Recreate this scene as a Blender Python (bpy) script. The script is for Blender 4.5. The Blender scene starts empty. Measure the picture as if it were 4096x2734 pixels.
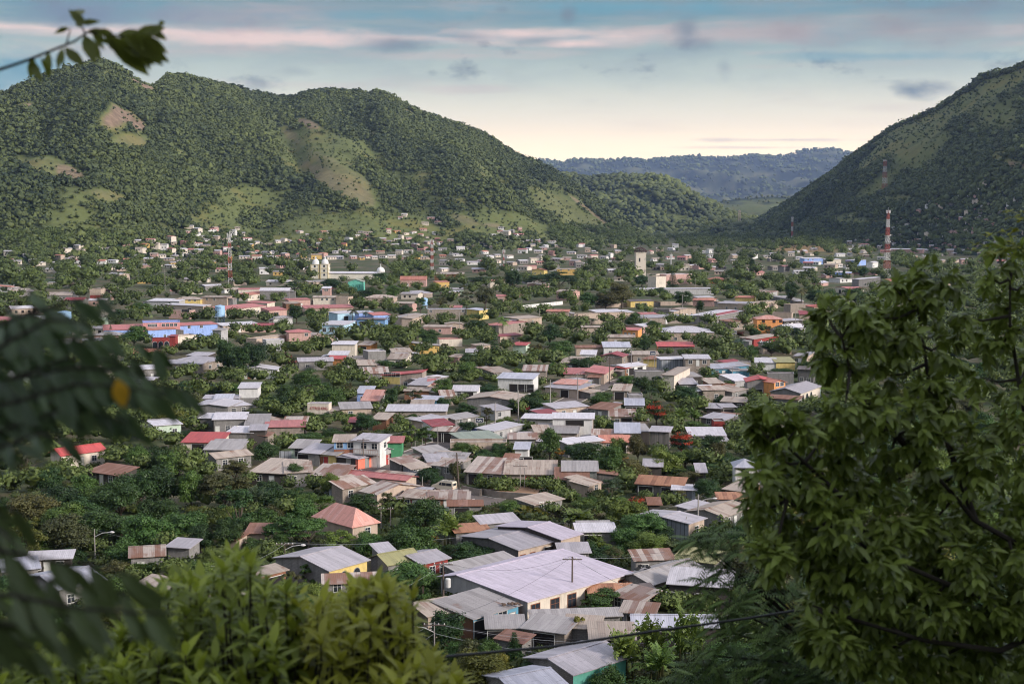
import bpy, math, random, bmesh, re
import numpy as np
from mathutils import Vector, Matrix, noise as mnoise
from mathutils.bvhtree import BVHTree
random.seed(7)
RS = np.random.RandomState(11)
SC = bpy.context.scene
COL = SC.collection
R = math.radians
 # ------------------------------------------------------------------ camera
F, HZ, CH = 5500.0, 850.0, 52.0            # focal length in photo pixels, horizon row, height above the valley
PIT = math.atan((1367 - HZ) / F)
cam_d = bpy.data.cameras.new("camera")
cam = bpy.data.objects.new("camera", cam_d)
COL.objects.link(cam)
cam.location = (0, 0, CH)
cam.rotation_euler = (math.pi / 2 - PIT, 0, 0)
cam_d.sensor_width = 36.0
cam_d.lens = 36.0 * F / 4096
cam_d.clip_start = 0.1
cam_d.clip_end = 90000
cam_d.dof.use_dof = True
cam_d.dof.focus_distance = 380
cam_d.dof.aperture_fstop = 2.8
SC.camera = cam
CP, SP = math.cos(PIT), math.sin(PIT)
def ray(u, v):
 x, y = (u - 2048) / F, (1367 - v) / F
 return Vector((x, CP + y * SP, -SP + y * CP))
 # ------------------------------------------------------------------ sun and sky
SUN_EL, SUN_AZ = R(24), R(118)             # azimuth clockwise from +Y (the way the camera looks)
sun_d = bpy.data.lights.new("sun", 'SUN')
sun_d.energy = 1.45
sun_d.angle = R(11)
sun_d.color = (1.0, 0.92, 0.84)
sun = bpy.data.objects.new("sun", sun_d)
COL.objects.link(sun)
_sd = Vector((math.sin(SUN_AZ) * math.cos(SUN_EL), math.cos(SUN_AZ) * math.cos(SUN_EL), math.sin(SUN_EL)))
sun.rotation_euler = (-_sd).to_track_quat('-Z', 'Y').to_euler()
sun.location = (0, 0, 500)
class NT:
 """small helper around a node tree"""
 def __init__(s, tree):
  s.t = tree
 def n(s, typ, inp=None, **kw):
  nd = s.t.nodes.new(typ)
  for k, v in kw.items():
   setattr(nd, k, v)
  for k, v in (inp or {}).items():
   sock = nd.inputs[k]
   if isinstance(v, bpy.types.NodeSocket):
    s.t.links.new(v, sock)
   elif isinstance(v, bpy.types.Node):
    s.t.links.new(v.outputs[0], sock)
   else:
    if sock.type == 'RGBA' and len(v) == 3:
     v = (*v, 1)
    sock.default_value = v
  return nd
 def math(s, op, a, b=0.0, c=0.0, clamp=False):
  nd = s.n('ShaderNodeMath', {0: a, 1: b, 2: c}, operation=op, use_clamp=clamp)
  return nd.outputs[0]
 def mix(s, f, a, b, blend='MIX'):
  nd = s.t.nodes.new('ShaderNodeMix'); nd.data_type = 'RGBA'; nd.blend_type = blend
  for i, v in ((0, f), (6, a), (7, b)):
   if isinstance(v, bpy.types.NodeSocket):
    s.t.links.new(v, nd.inputs[i])
   else:
    nd.inputs[i].default_value = (*v, 1) if (i > 0 and len(v) == 3) else v
  return nd.outputs[2]
 def ramp(s, f, stops, interp='LINEAR'):
  nd = s.t.nodes.new('ShaderNodeValToRGB')
  cr = nd.color_ramp
  cr.interpolation = interp
  while len(cr.elements) < len(stops):
   cr.elements.new(0.5)
  for e, (p, c) in zip(cr.elements, stops):
   e.position = p
   e.color = (c, c, c, 1) if isinstance(c, (int, float)) else (*c, 1)
  s.t.links.new(f, nd.inputs[0])
  return nd.outputs[0]
 def vec(s, x, y, z):
  return s.n('ShaderNodeCombineXYZ', {0: x, 1: y, 2: z}).outputs[0]
world = bpy.data.worlds.new("World")
SC.world = world
world.use_nodes = True
wt = NT(world.node_tree)
world.node_tree.nodes.clear()
sky = wt.n('ShaderNodeTexSky', sky_type='NISHITA', sun_disc=False, sun_elevation=SUN_EL, sun_rotation=SUN_AZ,
 air_density=1.0, dust_density=1.6, ozone_density=1.3)
tc = wt.n('ShaderNodeTexCoord').outputs['Generated']
sep = wt.n('ShaderNodeSeparateXYZ', {0: tc})
dx, dy, dz = sep.outputs
hv = wt.n('ShaderNodeVectorMath', {0: tc, 1: (7, 7, 75)}, operation='MULTIPLY').outputs[0]
n1 = wt.n('ShaderNodeTexNoise', {'Vector': hv, 'Scale': 1.0, 'Detail': 5, 'Roughness': 0.55}).outputs[0]
hv2 = wt.n('ShaderNodeVectorMath', {0: tc, 1: (16, 16, 48)}, operation='MULTIPLY').outputs[0]
n2 = wt.n('ShaderNodeTexNoise', {'Vector': hv2, 'Scale': 1.0, 'Detail': 6, 'Roughness': 0.6, 'Distortion': 0.4}).outputs[0]
skycol = wt.n('ShaderNodeMix', data_type='RGBA')
S = 8.0                                     # the clouds below are scaled like the sky texture, background strength is 0.1
veil = wt.ramp(dz, [(0.0, (.90, .66, .42)), (.045, (.78, .60, .385)), (.072, (.48, .43, .31)), (.095, (.26, .28, .225)), (.12, (.135, .175, .155)), (.155, (.055, .09, .095)), (.24, (.31, .31, .35)), (1.0, (.44, .43, .51))])
veilS = wt.mix(1.0, veil, (S, S, S), 'MULTIPLY')
vf = wt.ramp(dz, [(0.0, .985), (.10, .95), (.16, .92), (.3, .85)])
base = wt.mix(vf, sky.outputs[0], veilS)
gap = wt.math('MULTIPLY', wt.ramp(n1, [(.48, 0.0), (.60, .75)]), wt.ramp(dz, [(.108, 0.0), (.135, .8)]))
base = wt.mix(gap, base, (.05 * S, .125 * S, .15 * S))
pinkn = wt.math('MULTIPLY', wt.ramp(n1, [(.30, 1.0), (.47, 0.0)]), wt.ramp(dz, [(.055, 0.15), (.10, 0.9), (.22, .6)]))
base = wt.mix(wt.math('MULTIPLY', pinkn, .62), base, (.31 * S, .23 * S, .20 * S))
b1 = wt.math('SUBTRACT', dz, wt.math('ADD', .1235, wt.math('MULTIPLY', wt.math('SUBTRACT', n2, .5), .010)))
band = wt.math('MULTIPLY', wt.ramp(wt.math('ABSOLUTE', b1), [(0.0, 1.0), (.0028, .75), (.0058, 0.0)]), wt.ramp(n1, [(.42, 1.0), (.60, .25)]))
bx = wt.ramp(dx, [(0.0, .9), (.06, 1.0), (.12, .25)])
base = wt.mix(wt.math('MULTIPLY', band, wt.math('MULTIPLY', bx, .8)), base, (.47 * S, .34 * S, .29 * S))
hv3 = wt.n('ShaderNodeVectorMath', {0: tc, 1: (21, 21, 46)}, operation='MULTIPLY').outputs[0]
n3 = wt.n('ShaderNodeTexNoise', {'Vector': hv3, 'Scale': 1.0, 'Detail': 7, 'Roughness': 0.62}).outputs[0]
scud = wt.math('MULTIPLY', wt.ramp(n3, [(.57, 0.0), (.70, .85)]), wt.ramp(dz, [(.075, 0.0), (.10, 1.0)]))
base = wt.mix(scud, base, (.075 * S, .095 * S, .10 * S))
base = wt.mix(wt.math('MULTIPLY', wt.ramp(n2, [(.38, .38), (.56, 0.0)]), wt.ramp(dz, [(.07, 0.0), (.12, 1.0)])), base, (.12 * S, .145 * S, .15 * S))
az = wt.math('DIVIDE', dx, wt.math('MAXIMUM', dy, .05))
elv = wt.math('DIVIDE', dz, wt.math('MAXIMUM', dy, .05))
def bank(u, v, ru, rv, col, a, hard=1.15):
 global base
 d = ray(u, v)
 X, Y = d.x / d.y, d.z / d.y
 e = wt.math('ADD', wt.math('POWER', wt.math('DIVIDE', wt.math('SUBTRACT', az, X), ru / F), 2.0), wt.math('POWER', wt.math('DIVIDE', wt.math('SUBTRACT', elv, Y), rv / F), 2.0))
 m = wt.math('SUBTRACT', 1.0, wt.math('SQRT', e))
 m = wt.math('ADD', m, wt.math('MULTIPLY', wt.math('SUBTRACT', n3, .50), 2.6))
 m = wt.math('MULTIPLY', wt.math('MULTIPLY', m, hard, clamp=True), wt.math('LESS_THAN', 0.0, dy))
 base = wt.mix(wt.math('MULTIPLY', m, a), base, tuple(c * S for c in col))
PK, GY, TL = (.42, .31, .265), (.075, .095, .105), (.055, .15, .18)
for q in ((1150, 155, 620, 42, PK, .8), (2080, 135, 330, 26, PK, .75), (2290, 176, 170, 22, PK, .9), (900, 60, 700, 60, (.17, .15, .155), .6), (2950, 135, 600, 50, (.235, .19, .17), .7), (3700, 110, 700, 90, (.15, .13, .12), .6), (3900, 30, 500, 40, GY, .5), (350, 60, 430, 70, (.075, .10, .13), .8), (60, 300, 300, 130, TL, .8), (1500, 60, 500, 30, TL, .6), (2500, 30, 900, 30, TL, .7), (3500, 225, 700, 24, TL, .5),
 (1600, 180, 190, 44, GY, .7), (1860, 150, 120, 26, GY, .45), (2270, 62, 38, 46, GY, .8), (2010, 40, 40, 22, GY, .6), (2160, 165, 130, 26, GY, .4), (2750, 120, 60, 60, GY, .7), (2800, 180, 110, 40, GY, .5), (2900, 270, 50, 70, GY, .4), (3650, 360, 110, 46, (.07, .095, .10), .9), (3760, 350, 90, 34, GY, .6), (1180, 285, 110, 26, GY, .3), (3200, 560, 500, 10, (.36, .30, .27), .6), (3000, 590, 400, 7, (.36, .30, .27), .5)):
 bank(*q)
bg = wt.n('ShaderNodeBackground', {'Color': base, 'Strength': 0.1})
wout = wt.n('ShaderNodeOutputWorld', {0: bg})
SC.view_settings.view_transform = 'Standard'
SC.view_settings.look = 'None'
SC.view_settings.exposure = 1.70
SC.view_settings.gamma = 1.0
SC.render.engine = 'CYCLES'
SC.cycles.pixel_filter_type = 'BLACKMAN_HARRIS'
SC.cycles.filter_width = 1.1
cy = SC.cycles
cy.use_adaptive_sampling = True
cy.adaptive_threshold = 0.02
cy.use_denoising = True
cy.max_bounces = 5
cy.diffuse_bounces = 3
cy.glossy_bounces = 2
cy.transmission_bounces = 2
cy.transparent_max_bounces = 6
cy.volume_bounces = 0
cy.caustics_reflective = False
cy.caustics_refractive = False
try:
 cy.denoising_prefilter = 'ACCURATE'
except Exception:
 pass
 # ------------------------------------------------------------------ pixel <-> place
def gp(u, v, z=0.0):
 d = ray(u, v)
 t = (z - CH) / d.z
 return Vector((d.x * t, d.y * t, z))
def pd(u, v, dist):
 d = ray(u, v)
 t = dist / d.y
 return Vector((d.x * t, dist, CH + d.z * t))
def proj(p):
 x, y, z = p[0], p[1], p[2] - CH
 f = y * CP - z * SP
 up = y * SP + z * CP
 return 2048 + F * x / f, 1367 - F * up / f
CR = {'P': (0, 0, 1.0), 'A4': (0, 850, 2.61), 'A5': (800, 850, 2.61), 'A6': (1600, 850, 2.61), 'A7': (2400, 850, 2.61), 'A8': (3196, 850, 2.61),
 'B1': (0, 1350, 2.61), 'B2': (700, 1350, 2.851), 'B3': (1400, 1350, 2.851), 'B4': (2100, 1350, 2.851), 'B5': (2700, 1200, 2.851),
 'B6': (900, 1750, 2.851), 'B7': (1600, 1750, 2.851), 'B8': (2300, 1750, 2.851),
 'C1': (0, 1850, 1.774), 'C2': (900, 2084, 2.412), 'C3': (1700, 2084, 2.412), 'C4': (2400, 2084, 2.412)}
def cp(c, x, y):
 a = CR[c]
 return a[0] + x / a[2], a[1] + y / a[2]
 # ------------------------------------------------------------------ materials
MATS = {}
def newmat(name):
 m = bpy.data.materials.new(name)
 m.use_nodes = True
 m.node_tree.nodes.clear()
 return m, NT(m.node_tree)
def pbr(t, col, rough=.7, metal=0.0, spec=.4, bump=None, extra=None):
 b = t.n('ShaderNodeBsdfPrincipled', {'Base Color': col, 'Roughness': rough, 'Metallic': metal, 'Specular IOR Level': spec})
 if bump is not None:
  t.t.links.new(bump, b.inputs['Normal'])
 sh = b.outputs[0]
 if extra:
  sh = extra(sh)
 t.n('ShaderNodeOutputMaterial', {0: sh})
def plain(name, col, rough=.7, metal=0.0, var=.18, scale=1.5):
 if name in MATS:
  return MATS[name]
 m, t = newmat(name)
 oc = t.n('ShaderNodeTexCoord').outputs['Object']
 nz = t.n('ShaderNodeTexNoise', {'Vector': oc, 'Scale': scale, 'Detail': 4}).outputs[0]
 c = t.mix(t.math('MULTIPLY', t.ramp(nz, [(.35, 0.0), (.7, 1.0)]), var), col, tuple(x * .45 for x in col))
 pbr(t, c, rough, metal)
 MATS[name] = m
 return m
ROOFS = {  # base, second sheet colour, rust share, roughness, metal
 'zinc': ((.43, .395, .425), (.34, .315, .335), .10, .5, .05),
 'bright': ((.60, .565, .60), (.49, .46, .49), .03, .5, .0),
 'blue': ((.47, .465, .53), (.38, .38, .45), .04, .45, .05),
 'lav': ((.52, .455, .53), (.46, .40, .46), .10, .6, .0),
 'old': ((.36, .33, .325), (.27, .245, .24), .22, .6, .1),
 'tan': ((.42, .345, .29), (.33, .26, .22), .35, .7, .0),
 'stripe': ((.44, .37, .33), (.22, .13, .11), .5, .7, .0),
 'rust': ((.27, .145, .11), (.17, .075, .06), .6, .75, .0),
 'rusto': ((.40, .20, .12), (.28, .12, .07), .5, .75, .0),
 'red': ((.50, .085, .08), (.43, .07, .07), .04, .5, .0),
 'dred': ((.30, .05, .06), (.25, .045, .05), .06, .5, .0),
 'pinkred': ((.47, .17, .16), (.40, .14, .14), .08, .6, .0),
 'tile': ((.52, .215, .155), (.42, .16, .12), .05, .75, .0),
 'salmon': ((.56, .27, .22), (.60, .34, .29), .03, .7, .0),
 'olive': ((.33, .31, .15), (.29, .275, .135), .03, .6, .0),
 'green': ((.30, .34, .28), (.26, .30, .25), .08, .6, .0),
 'peri': ((.26, .37, .72), (.24, .34, .66), .0, .6, .0),
 'dark': ((.16, .13, .125), (.11, .09, .09), .2, .7, .0),
 }
def roofmat(kind):
 key = 'roof_' + kind
 if key in MATS:
  return MATS[key]
 base, alt, rust, rough, metal = ROOFS[kind]
 m, t = newmat(key)
 uv = t.n('ShaderNodeUVMap').outputs[0]
 s = t.n('ShaderNodeSeparateXYZ', {0: uv})
 u, v = s.outputs[0], s.outputs[1]
 orn = t.n('ShaderNodeObjectInfo').outputs['Random']
 a = t.math('FLOOR', t.math('DIVIDE', u, .82))
 b = t.math('FLOOR', t.math('DIVIDE', t.math('ADD', v, t.math('MULTIPLY', a, 1.3)), 3.0))
 wn = t.n('ShaderNodeTexWhiteNoise', {0: t.vec(a, b, t.math('MULTIPLY', orn, 57.0))}, noise_dimensions='3D').outputs[0]
 wc = t.n('ShaderNodeTexWhiteNoise', {0: t.vec(a, 3.0, t.math('MULTIPLY', orn, 91.0))}, noise_dimensions='3D').outputs[0]
 wn = t.math('ADD', t.math('MULTIPLY', wn, .3), t.math('MULTIPLY', wc, .7))
 oc = t.n('ShaderNodeTexCoord').outputs['Object']
 shift = t.n('ShaderNodeVectorMath', {0: oc, 1: t.vec(t.math('MULTIPLY', orn, 90.0), t.math('MULTIPLY', orn, 31.0), 0.0)}, operation='ADD').outputs[0]
 big = t.n('ShaderNodeTexNoise', {'Vector': shift, 'Scale': .22, 'Detail': 5, 'Roughness': .6}).outputs[0]
 st = t.n('ShaderNodeTexNoise', {'Vector': t.vec(t.math('MULTIPLY', u, 2.2), t.math('MULTIPLY', v, .28), t.math('MULTIPLY', orn, 40.0)), 'Scale': 1.0, 'Detail': 5, 'Roughness': .65}).outputs[0]
 pick = t.math('GREATER_THAN', wn, .62 if kind != 'stripe' else .5)
 c = t.mix(t.math('MULTIPLY', pick, .75 if kind not in ('lav', 'bright') else .35), base, alt)
 c = t.mix(t.ramp(st, [(.40, 0.0), (.72, .55)]), c, tuple(x * .52 for x in base))
 rm = t.math('ADD', t.math('MULTIPLY', big, .7), t.math('ADD', t.math('MULTIPLY', wn, .28), t.math('MULTIPLY', st, .30)))
 thr = .98 - rust * .62
 c = t.mix(t.ramp(rm, [(max(thr - .05, 0), 0.0), (min(thr + .06, 1), .85)]), c, (.20, .095, .06))
 fu = t.math('FRACT', t.math('DIVIDE', u, .82))
 seam = t.math('MULTIPLY', t.math('LESS_THAN', fu, .05), .35)
 fv = t.math('FRACT', t.math('DIVIDE', t.math('ADD', v, t.math('MULTIPLY', a, 1.3)), 3.0))
 seam2 = t.math('MULTIPLY', t.math('LESS_THAN', fv, .03), .35)
 c = t.mix(t.math('MAXIMUM', seam, seam2), c, tuple(x * .3 for x in base))
 br = t.math('ADD', .86, t.math('MULTIPLY', orn, .26))
 c = t.mix(1.0, c, t.vec(br, br, br), 'MULTIPLY')
 wv = t.math('SINE', t.math('MULTIPLY', u, 2 * math.pi / (.26 if kind not in ('tile', 'salmon') else .4)))
 hgt = t.math('ADD', t.math('MULTIPLY', wv, .5), t.math('MULTIPLY', wn, .6))
 bump = t.n('ShaderNodeBump', {'Strength': .35, 'Distance': .03, 'Height': hgt}).outputs[0]
 pbr(t, c, rough, metal, .4, bump)
 MATS[key] = m
 return m
WALLS = {
 'block': (.29, .275, .265), 'dblock': (.17, .16, .155), 'tanblock': (.36, .30, .255), 'white': (.70, .68, .66), 'cream': (.66, .58, .49),
 'tan': (.47, .37, .30), 'yellow': (.68, .52, .20), 'ochre': (.60, .40, .14), 'orange': (.75, .33, .12), 'coral': (.82, .22, .15),
 'pink': (.60, .28, .27), 'rose': (.52, .33, .29), 'dredw': (.28, .05, .045), 'blue': (.22, .38, .62), 'lblue': (.42, .60, .72), 'lavw': (.30, .42, .76),
 'teal': (.05, .42, .42), 'turq': (.16, .50, .40), 'mint': (.52, .62, .50), 'green': (.08, .28, .14), 'grey': (.42, .41, .41), 'dark': (.07, .06, .055),
 'brown': (.20, .10, .06), 'planks': (.20, .185, .17), 'sheet': (.36, .38, .42), 'sky': (.12, .30, .42), 'brick': (.38, .17, .11),
 }
def wallmat(kind):
 key = 'wall_' + kind
 if key in MATS:
  return MATS[key]
 col = WALLS[kind]
 m, t = newmat(key)
 uv = t.n('ShaderNodeUVMap').outputs[0]
 oc = t.n('ShaderNodeTexCoord').outputs['Object']
 orn = t.n('ShaderNodeObjectInfo').outputs['Random']
 s = t.n('ShaderNodeSeparateXYZ', {0: uv})
 u, v = s.outputs[0], s.outputs[1]
 stn = t.n('ShaderNodeTexNoise', {'Vector': t.vec(t.math('MULTIPLY', u, 1.3), t.math('MULTIPLY', v, .35), t.math('MULTIPLY', orn, 60.0)), 'Scale': 1.0, 'Detail': 6, 'Roughness': .65}).outputs[0]
 blot = t.n('ShaderNodeTexNoise', {'Vector': oc, 'Scale': .9, 'Detail': 4}).outputs[0]
 c = t.mix(t.ramp(stn, [(.45, 0.0), (.75, .6)]), col, tuple(x * .42 for x in col))
 c = t.mix(t.ramp(blot, [(.5, 0.0), (.8, .35)]), c, tuple(min(1, x * 1.25) for x in col))
 bump = None
 if kind in ('block', 'dblock', 'tanblock', 'brick'):
  bk = t.n('ShaderNodeTexBrick', {'Vector': uv, 'Color1': (1, 1, 1), 'Color2': (.80, .80, .80), 'Mortar': (.55, .55, .55), 'Scale': 1.0, 'Mortar Size': .018,
 'Brick Width': .42, 'Row Height': .21}, offset=.5)
  c = t.mix(1.0, c, bk.outputs[0], 'MULTIPLY')
  bump = t.n('ShaderNodeBump', {'Strength': .3, 'Distance': .02, 'Height': bk.outputs[1]}, invert=True).outputs[0]
  col_fac = t.math('LESS_THAN', t.math('FRACT', t.math('DIVIDE', u, 3.2)), .07)   # concrete ribs between block panels
  c = t.mix(t.math('MULTIPLY', col_fac, .5), c, tuple(x * .55 for x in col))
 if kind in ('planks', 'sheet'):
  f = t.math('FRACT', t.math('DIVIDE', u, .24 if kind == 'planks' else .8))
  wn = t.n('ShaderNodeTexWhiteNoise', {0: t.vec(t.math('FLOOR', t.math('DIVIDE', u, .24 if kind == 'planks' else .8)), 0.0, orn)}, noise_dimensions='3D').outputs[0]
  c = t.mix(t.math('MULTIPLY', wn, .7), c, tuple(x * .35 for x in col))
  c = t.mix(t.math('LESS_THAN', f, .1), c, (.02, .02, .02))
 pbr(t, c, .85, 0, .25, bump)
 MATS[key] = m
 return m
def leafmat(name, col, col2, flower=None, transl=.22, rough=.5, var=1.0):
 key = 'leaf_' + name
 if key in MATS:
  return MATS[key]
 m, t = newmat(key)
 orn = t.n('ShaderNodeObjectInfo').outputs['Random']
 tint = t.n('ShaderNodeAttribute', attribute_name='tint').outputs['Fac']
 hs = t.math('FRACT', t.math('MULTIPLY', orn, 7.31))
 c = t.mix(tint, col, col2)
 c = t.mix(t.math('MULTIPLY', hs, .45), c, tuple(x * f for x, f in zip(col2, (1.35, 1.0, .7))))
 br = t.math('ADD', 1 - .28 * var, t.math('MULTIPLY', orn, .56 * var))
 c = t.mix(1.0, c, t.vec(br, br, br), 'MULTIPLY')
 if flower:
  c = t.mix(t.math('GREATER_THAN', t.n('ShaderNodeAttribute', attribute_name='flower').outputs['Fac'], .5), c, flower)
 def ex(sh):
  tr = t.n('ShaderNodeBsdfTranslucent', {'Color': c})
  return t.n('ShaderNodeMixShader', {0: transl, 1: sh, 2: tr.outputs[0]}).outputs[0]
 pbr(t, c, rough, 0, .35, None, ex)
 MATS[key] = m
 return m
 # ------------------------------------------------------------------ mesh helpers
class MB:
 """collects polygons; build() links ONE mesh object"""
 def __init__(s):
  s.v, s.f, s.m = [], [], []
 def poly(s, pts, mi=0):
  k = len(s.v)
  s.v += [tuple(p) for p in pts]
  s.f.append(tuple(range(k, k + len(pts))))
  s.m.append(mi)
 def box(s, x0, y0, z0, x1, y1, z1, mi=0):
  k = len(s.v)
  s.v += [(x0, y0, z0), (x1, y0, z0), (x1, y1, z0), (x0, y1, z0), (x0, y0, z1), (x1, y0, z1), (x1, y1, z1), (x0, y1, z1)]
  for f in ((0, 3, 2, 1), (4, 5, 6, 7), (0, 1, 5, 4), (1, 2, 6, 5), (2, 3, 7, 6), (3, 0, 4, 7)):
   s.f.append(tuple(k + i for i in f)); s.m.append(mi)
 def slab(s, top, th, mi=0):
  """closed plate under the polygon `top` (counter-clockwise from above)"""
  k, n = len(s.v), len(top)
  s.v += [tuple(p) for p in top] + [(p[0], p[1], p[2] - th) for p in top]
  s.f.append(tuple(k + i for i in range(n))); s.m.append(mi)
  s.f.append(tuple(k + n + i for i in reversed(range(n)))); s.m.append(mi)
  for i in range(n):
   j = (i + 1) % n
   s.f.append((k + j, k + i, k + n + i, k + n + j)); s.m.append(mi)
 def tube(s, pts, rads, seg=6, mi=0, cap=True):
  k0 = len(s.v)
  pts = [Vector(p) for p in pts]
  for i, p in enumerate(pts):
   d = (pts[min(i + 1, len(pts) - 1)] - pts[max(i - 1, 0)]).normalized()
   a = d.cross(Vector((0, 0, 1)) if abs(d.z) < .9 else Vector((1, 0, 0))).normalized()
   b = d.cross(a)
   r = rads[i] if hasattr(rads, '__len__') else rads
   for j in range(seg):
    an = 2 * math.pi * j / seg
    s.v.append(tuple(p + a * (r * math.cos(an)) + b * (r * math.sin(an))))
  for i in range(len(pts) - 1):
   for j in range(seg):
    j2 = (j + 1) % seg
    s.f.append((k0 + i * seg + j, k0 + i * seg + j2, k0 + (i + 1) * seg + j2, k0 + (i + 1) * seg + j)); s.m.append(mi)
  if cap:
   s.f.append(tuple(k0 + j for j in reversed(range(seg)))); s.m.append(mi)
   s.f.append(tuple(k0 + (len(pts) - 1) * seg + j for j in range(seg))); s.m.append(mi)
 def lathe(s, prof, cx=0, cy=0, seg=16, mi=0):
  k0 = len(s.v)
  for r, z in prof:
   for j in range(seg):
    an = 2 * math.pi * j / seg
    s.v.append((cx + r * math.cos(an), cy + r * math.sin(an), z))
  for i in range(len(prof) - 1):
   for j in range(seg):
    j2 = (j + 1) % seg
    s.f.append((k0 + i * seg + j, k0 + i * seg + j2, k0 + (i + 1) * seg + j2, k0 + (i + 1) * seg + j)); s.m.append(mi)
  s.f.append(tuple(k0 + j for j in reversed(range(seg)))); s.m.append(mi)
  s.f.append(tuple(k0 + (len(prof) - 1) * seg + j for j in range(seg))); s.m.append(mi)
 def build(s, name, mats, parent=None, uv=True, smooth=False):
  me = bpy.data.meshes.new(name)
  me.from_pydata(s.v, [], s.f)
  for m in (mats if isinstance(mats, (list, tuple)) else [mats]):
   me.materials.append(m)
  if any(s.m):
   me.polygons.foreach_set('material_index', s.m)
  if smooth:
   me.polygons.foreach_set('use_smooth', [True] * len(s.f))
  me.update()
  if uv:
   lay = me.uv_layers.new(name='UVMap')
   for p in me.polygons:
    n = p.normal
    if abs(n.z) < .35:
     tx = Vector((-n.y, n.x, 0)).normalized()
     ty = Vector((0, 0, 1))
    else:
     h = Vector((n.x, n.y, 0))
     tx = Vector((-h.y, h.x, 0)).normalized() if h.length > .02 else Vector((1, 0, 0))
     ty = n.cross(tx).normalized()
    for li in p.loop_indices:
     co = me.vertices[me.loops[li].vertex_index].co
     lay.data[li].uv = (co.dot(tx), co.dot(ty))
  o = bpy.data.objects.new(name, me)
  COL.objects.link(o)
  if parent:
   o.parent = parent
  return o
def tag(o, label=None, cat=None, group=None, kind=None):
 if label: o['label'] = label
 if cat: o['category'] = cat
 if group: o['group'] = group
 if kind: o['kind'] = kind
 return o
def empty(name, loc=(0, 0, 0), rz=0.0):
 o = bpy.data.objects.new(name, None)
 COL.objects.link(o)
 o.empty_display_size = .5
 o.location = loc
 o.rotation_euler = (0, 0, rz)
 return o
def copy_tree(o, parent=None):
 c = o.copy()
 COL.objects.link(c)
 c.parent = parent
 for ch in list(o.children):
  copy_tree(ch, c)
 return c
def npmesh(name, V, Fq, mats, attrs=None, smooth=False):
 """V (n,3), Fq (m,k) constant polygon size; attrs: {name: per-vertex array}"""
 me = bpy.data.meshes.new(name)
 k = Fq.shape[1]
 me.vertices.add(len(V)); me.vertices.foreach_set('co', np.ascontiguousarray(V, dtype=np.float32).ravel())
 me.loops.add(len(Fq) * k); me.loops.foreach_set('vertex_index', np.ascontiguousarray(Fq, dtype=np.int32).ravel())
 me.polygons.add(len(Fq)); me.polygons.foreach_set('loop_start', np.arange(0, len(Fq) * k, k, dtype=np.int32))
 if smooth:
  me.polygons.foreach_set('use_smooth', np.ones(len(Fq), dtype=bool))
 for m in (mats if isinstance(mats, (list, tuple)) else [mats]):
  me.materials.append(m)
 for an, arr in (attrs or {}).items():
  a = me.attributes.new(an, 'FLOAT', 'POINT')
  a.data.foreach_set('value', np.ascontiguousarray(arr, dtype=np.float32))
 me.update(calc_edges=True)
 me.validate()
 return me
def link(me, name, parent=None):
 o = bpy.data.objects.new(name, me)
 COL.objects.link(o)
 if parent:
  o.parent = parent
 return o
HAZE_DENSITY = 3.4e-5
 # ------------------------------------------------------------------ the ground
def slope_z(x, y):
 """the hillside under the viewer, falling to the valley floor"""
 r = (x - .45 * max(y, 0) - 8) * .62
 if y < 150 and r > 0:                      # unseen rise added right of and behind the viewer, to shade the near plants
  return min(62, r) * min(1, max(0, (150 - y) / 100)) + base_slope(x, y)
 return base_slope(x, y)
def base_slope(x, y):
 b = 118 + 14 * math.sin(x * .021) + 8 * math.sin(x * .05 + 1)
 if y >= b:
  return 0.0
 t = min(1.0, max(0.0, (b - y) / b))
 z = 49.5 * t ** 1.12
 if y < 0:
  z = 49.5 + min(60, -y * .3)
 return z
gm, gt = newmat('ground_soil_and_grass')
oc = gt.n('ShaderNodeTexCoord').outputs['Object']
ga = gt.n('ShaderNodeTexNoise', {'Vector': oc, 'Scale': .035, 'Detail': 6}).outputs[0]
gb = gt.n('ShaderNodeTexNoise', {'Vector': oc, 'Scale': .6, 'Detail': 5}).outputs[0]
gc = gt.mix(gt.ramp(ga, [(.42, 0.0), (.58, 1.0)]), (.055, .075, .028), (.14, .115, .075))
gc = gt.mix(gt.ramp(gb, [(.4, 0.0), (.7, .7)]), gc, (.05, .065, .025))
pbr(gt, gc, .95, 0, .2)
xs = sorted(set([-40000, -20000, -9000, -5000] + list(range(-3000, 3001, 500)) + list(range(-400, 401, 16)) + [5000, 9000, 20000, 40000]))
ys = sorted(set([-600, -200, -100, -40, -20, -10] + list(range(-4, 60, 4)) + list(range(60, 180, 8)) + list(range(180, 1000, 40)) + list(range(1000, 6000, 500)) + [9000, 15000, 25000, 50000]))
V = np.array([(x, y, slope_z(x, y)) for y in ys for x in xs])
nx = len(xs)
Fc = np.array([(j * nx + i, j * nx + i + 1, (j + 1) * nx + i + 1, (j + 1) * nx + i) for j in range(len(ys) - 1) for i in range(nx - 1)])
ground_me = npmesh('ground', V, Fc, gm, smooth=True)
ground = tag(link(ground_me, 'ground'), 'valley floor of earth and rough grass with the slope below the viewer', kind='structure')
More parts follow.
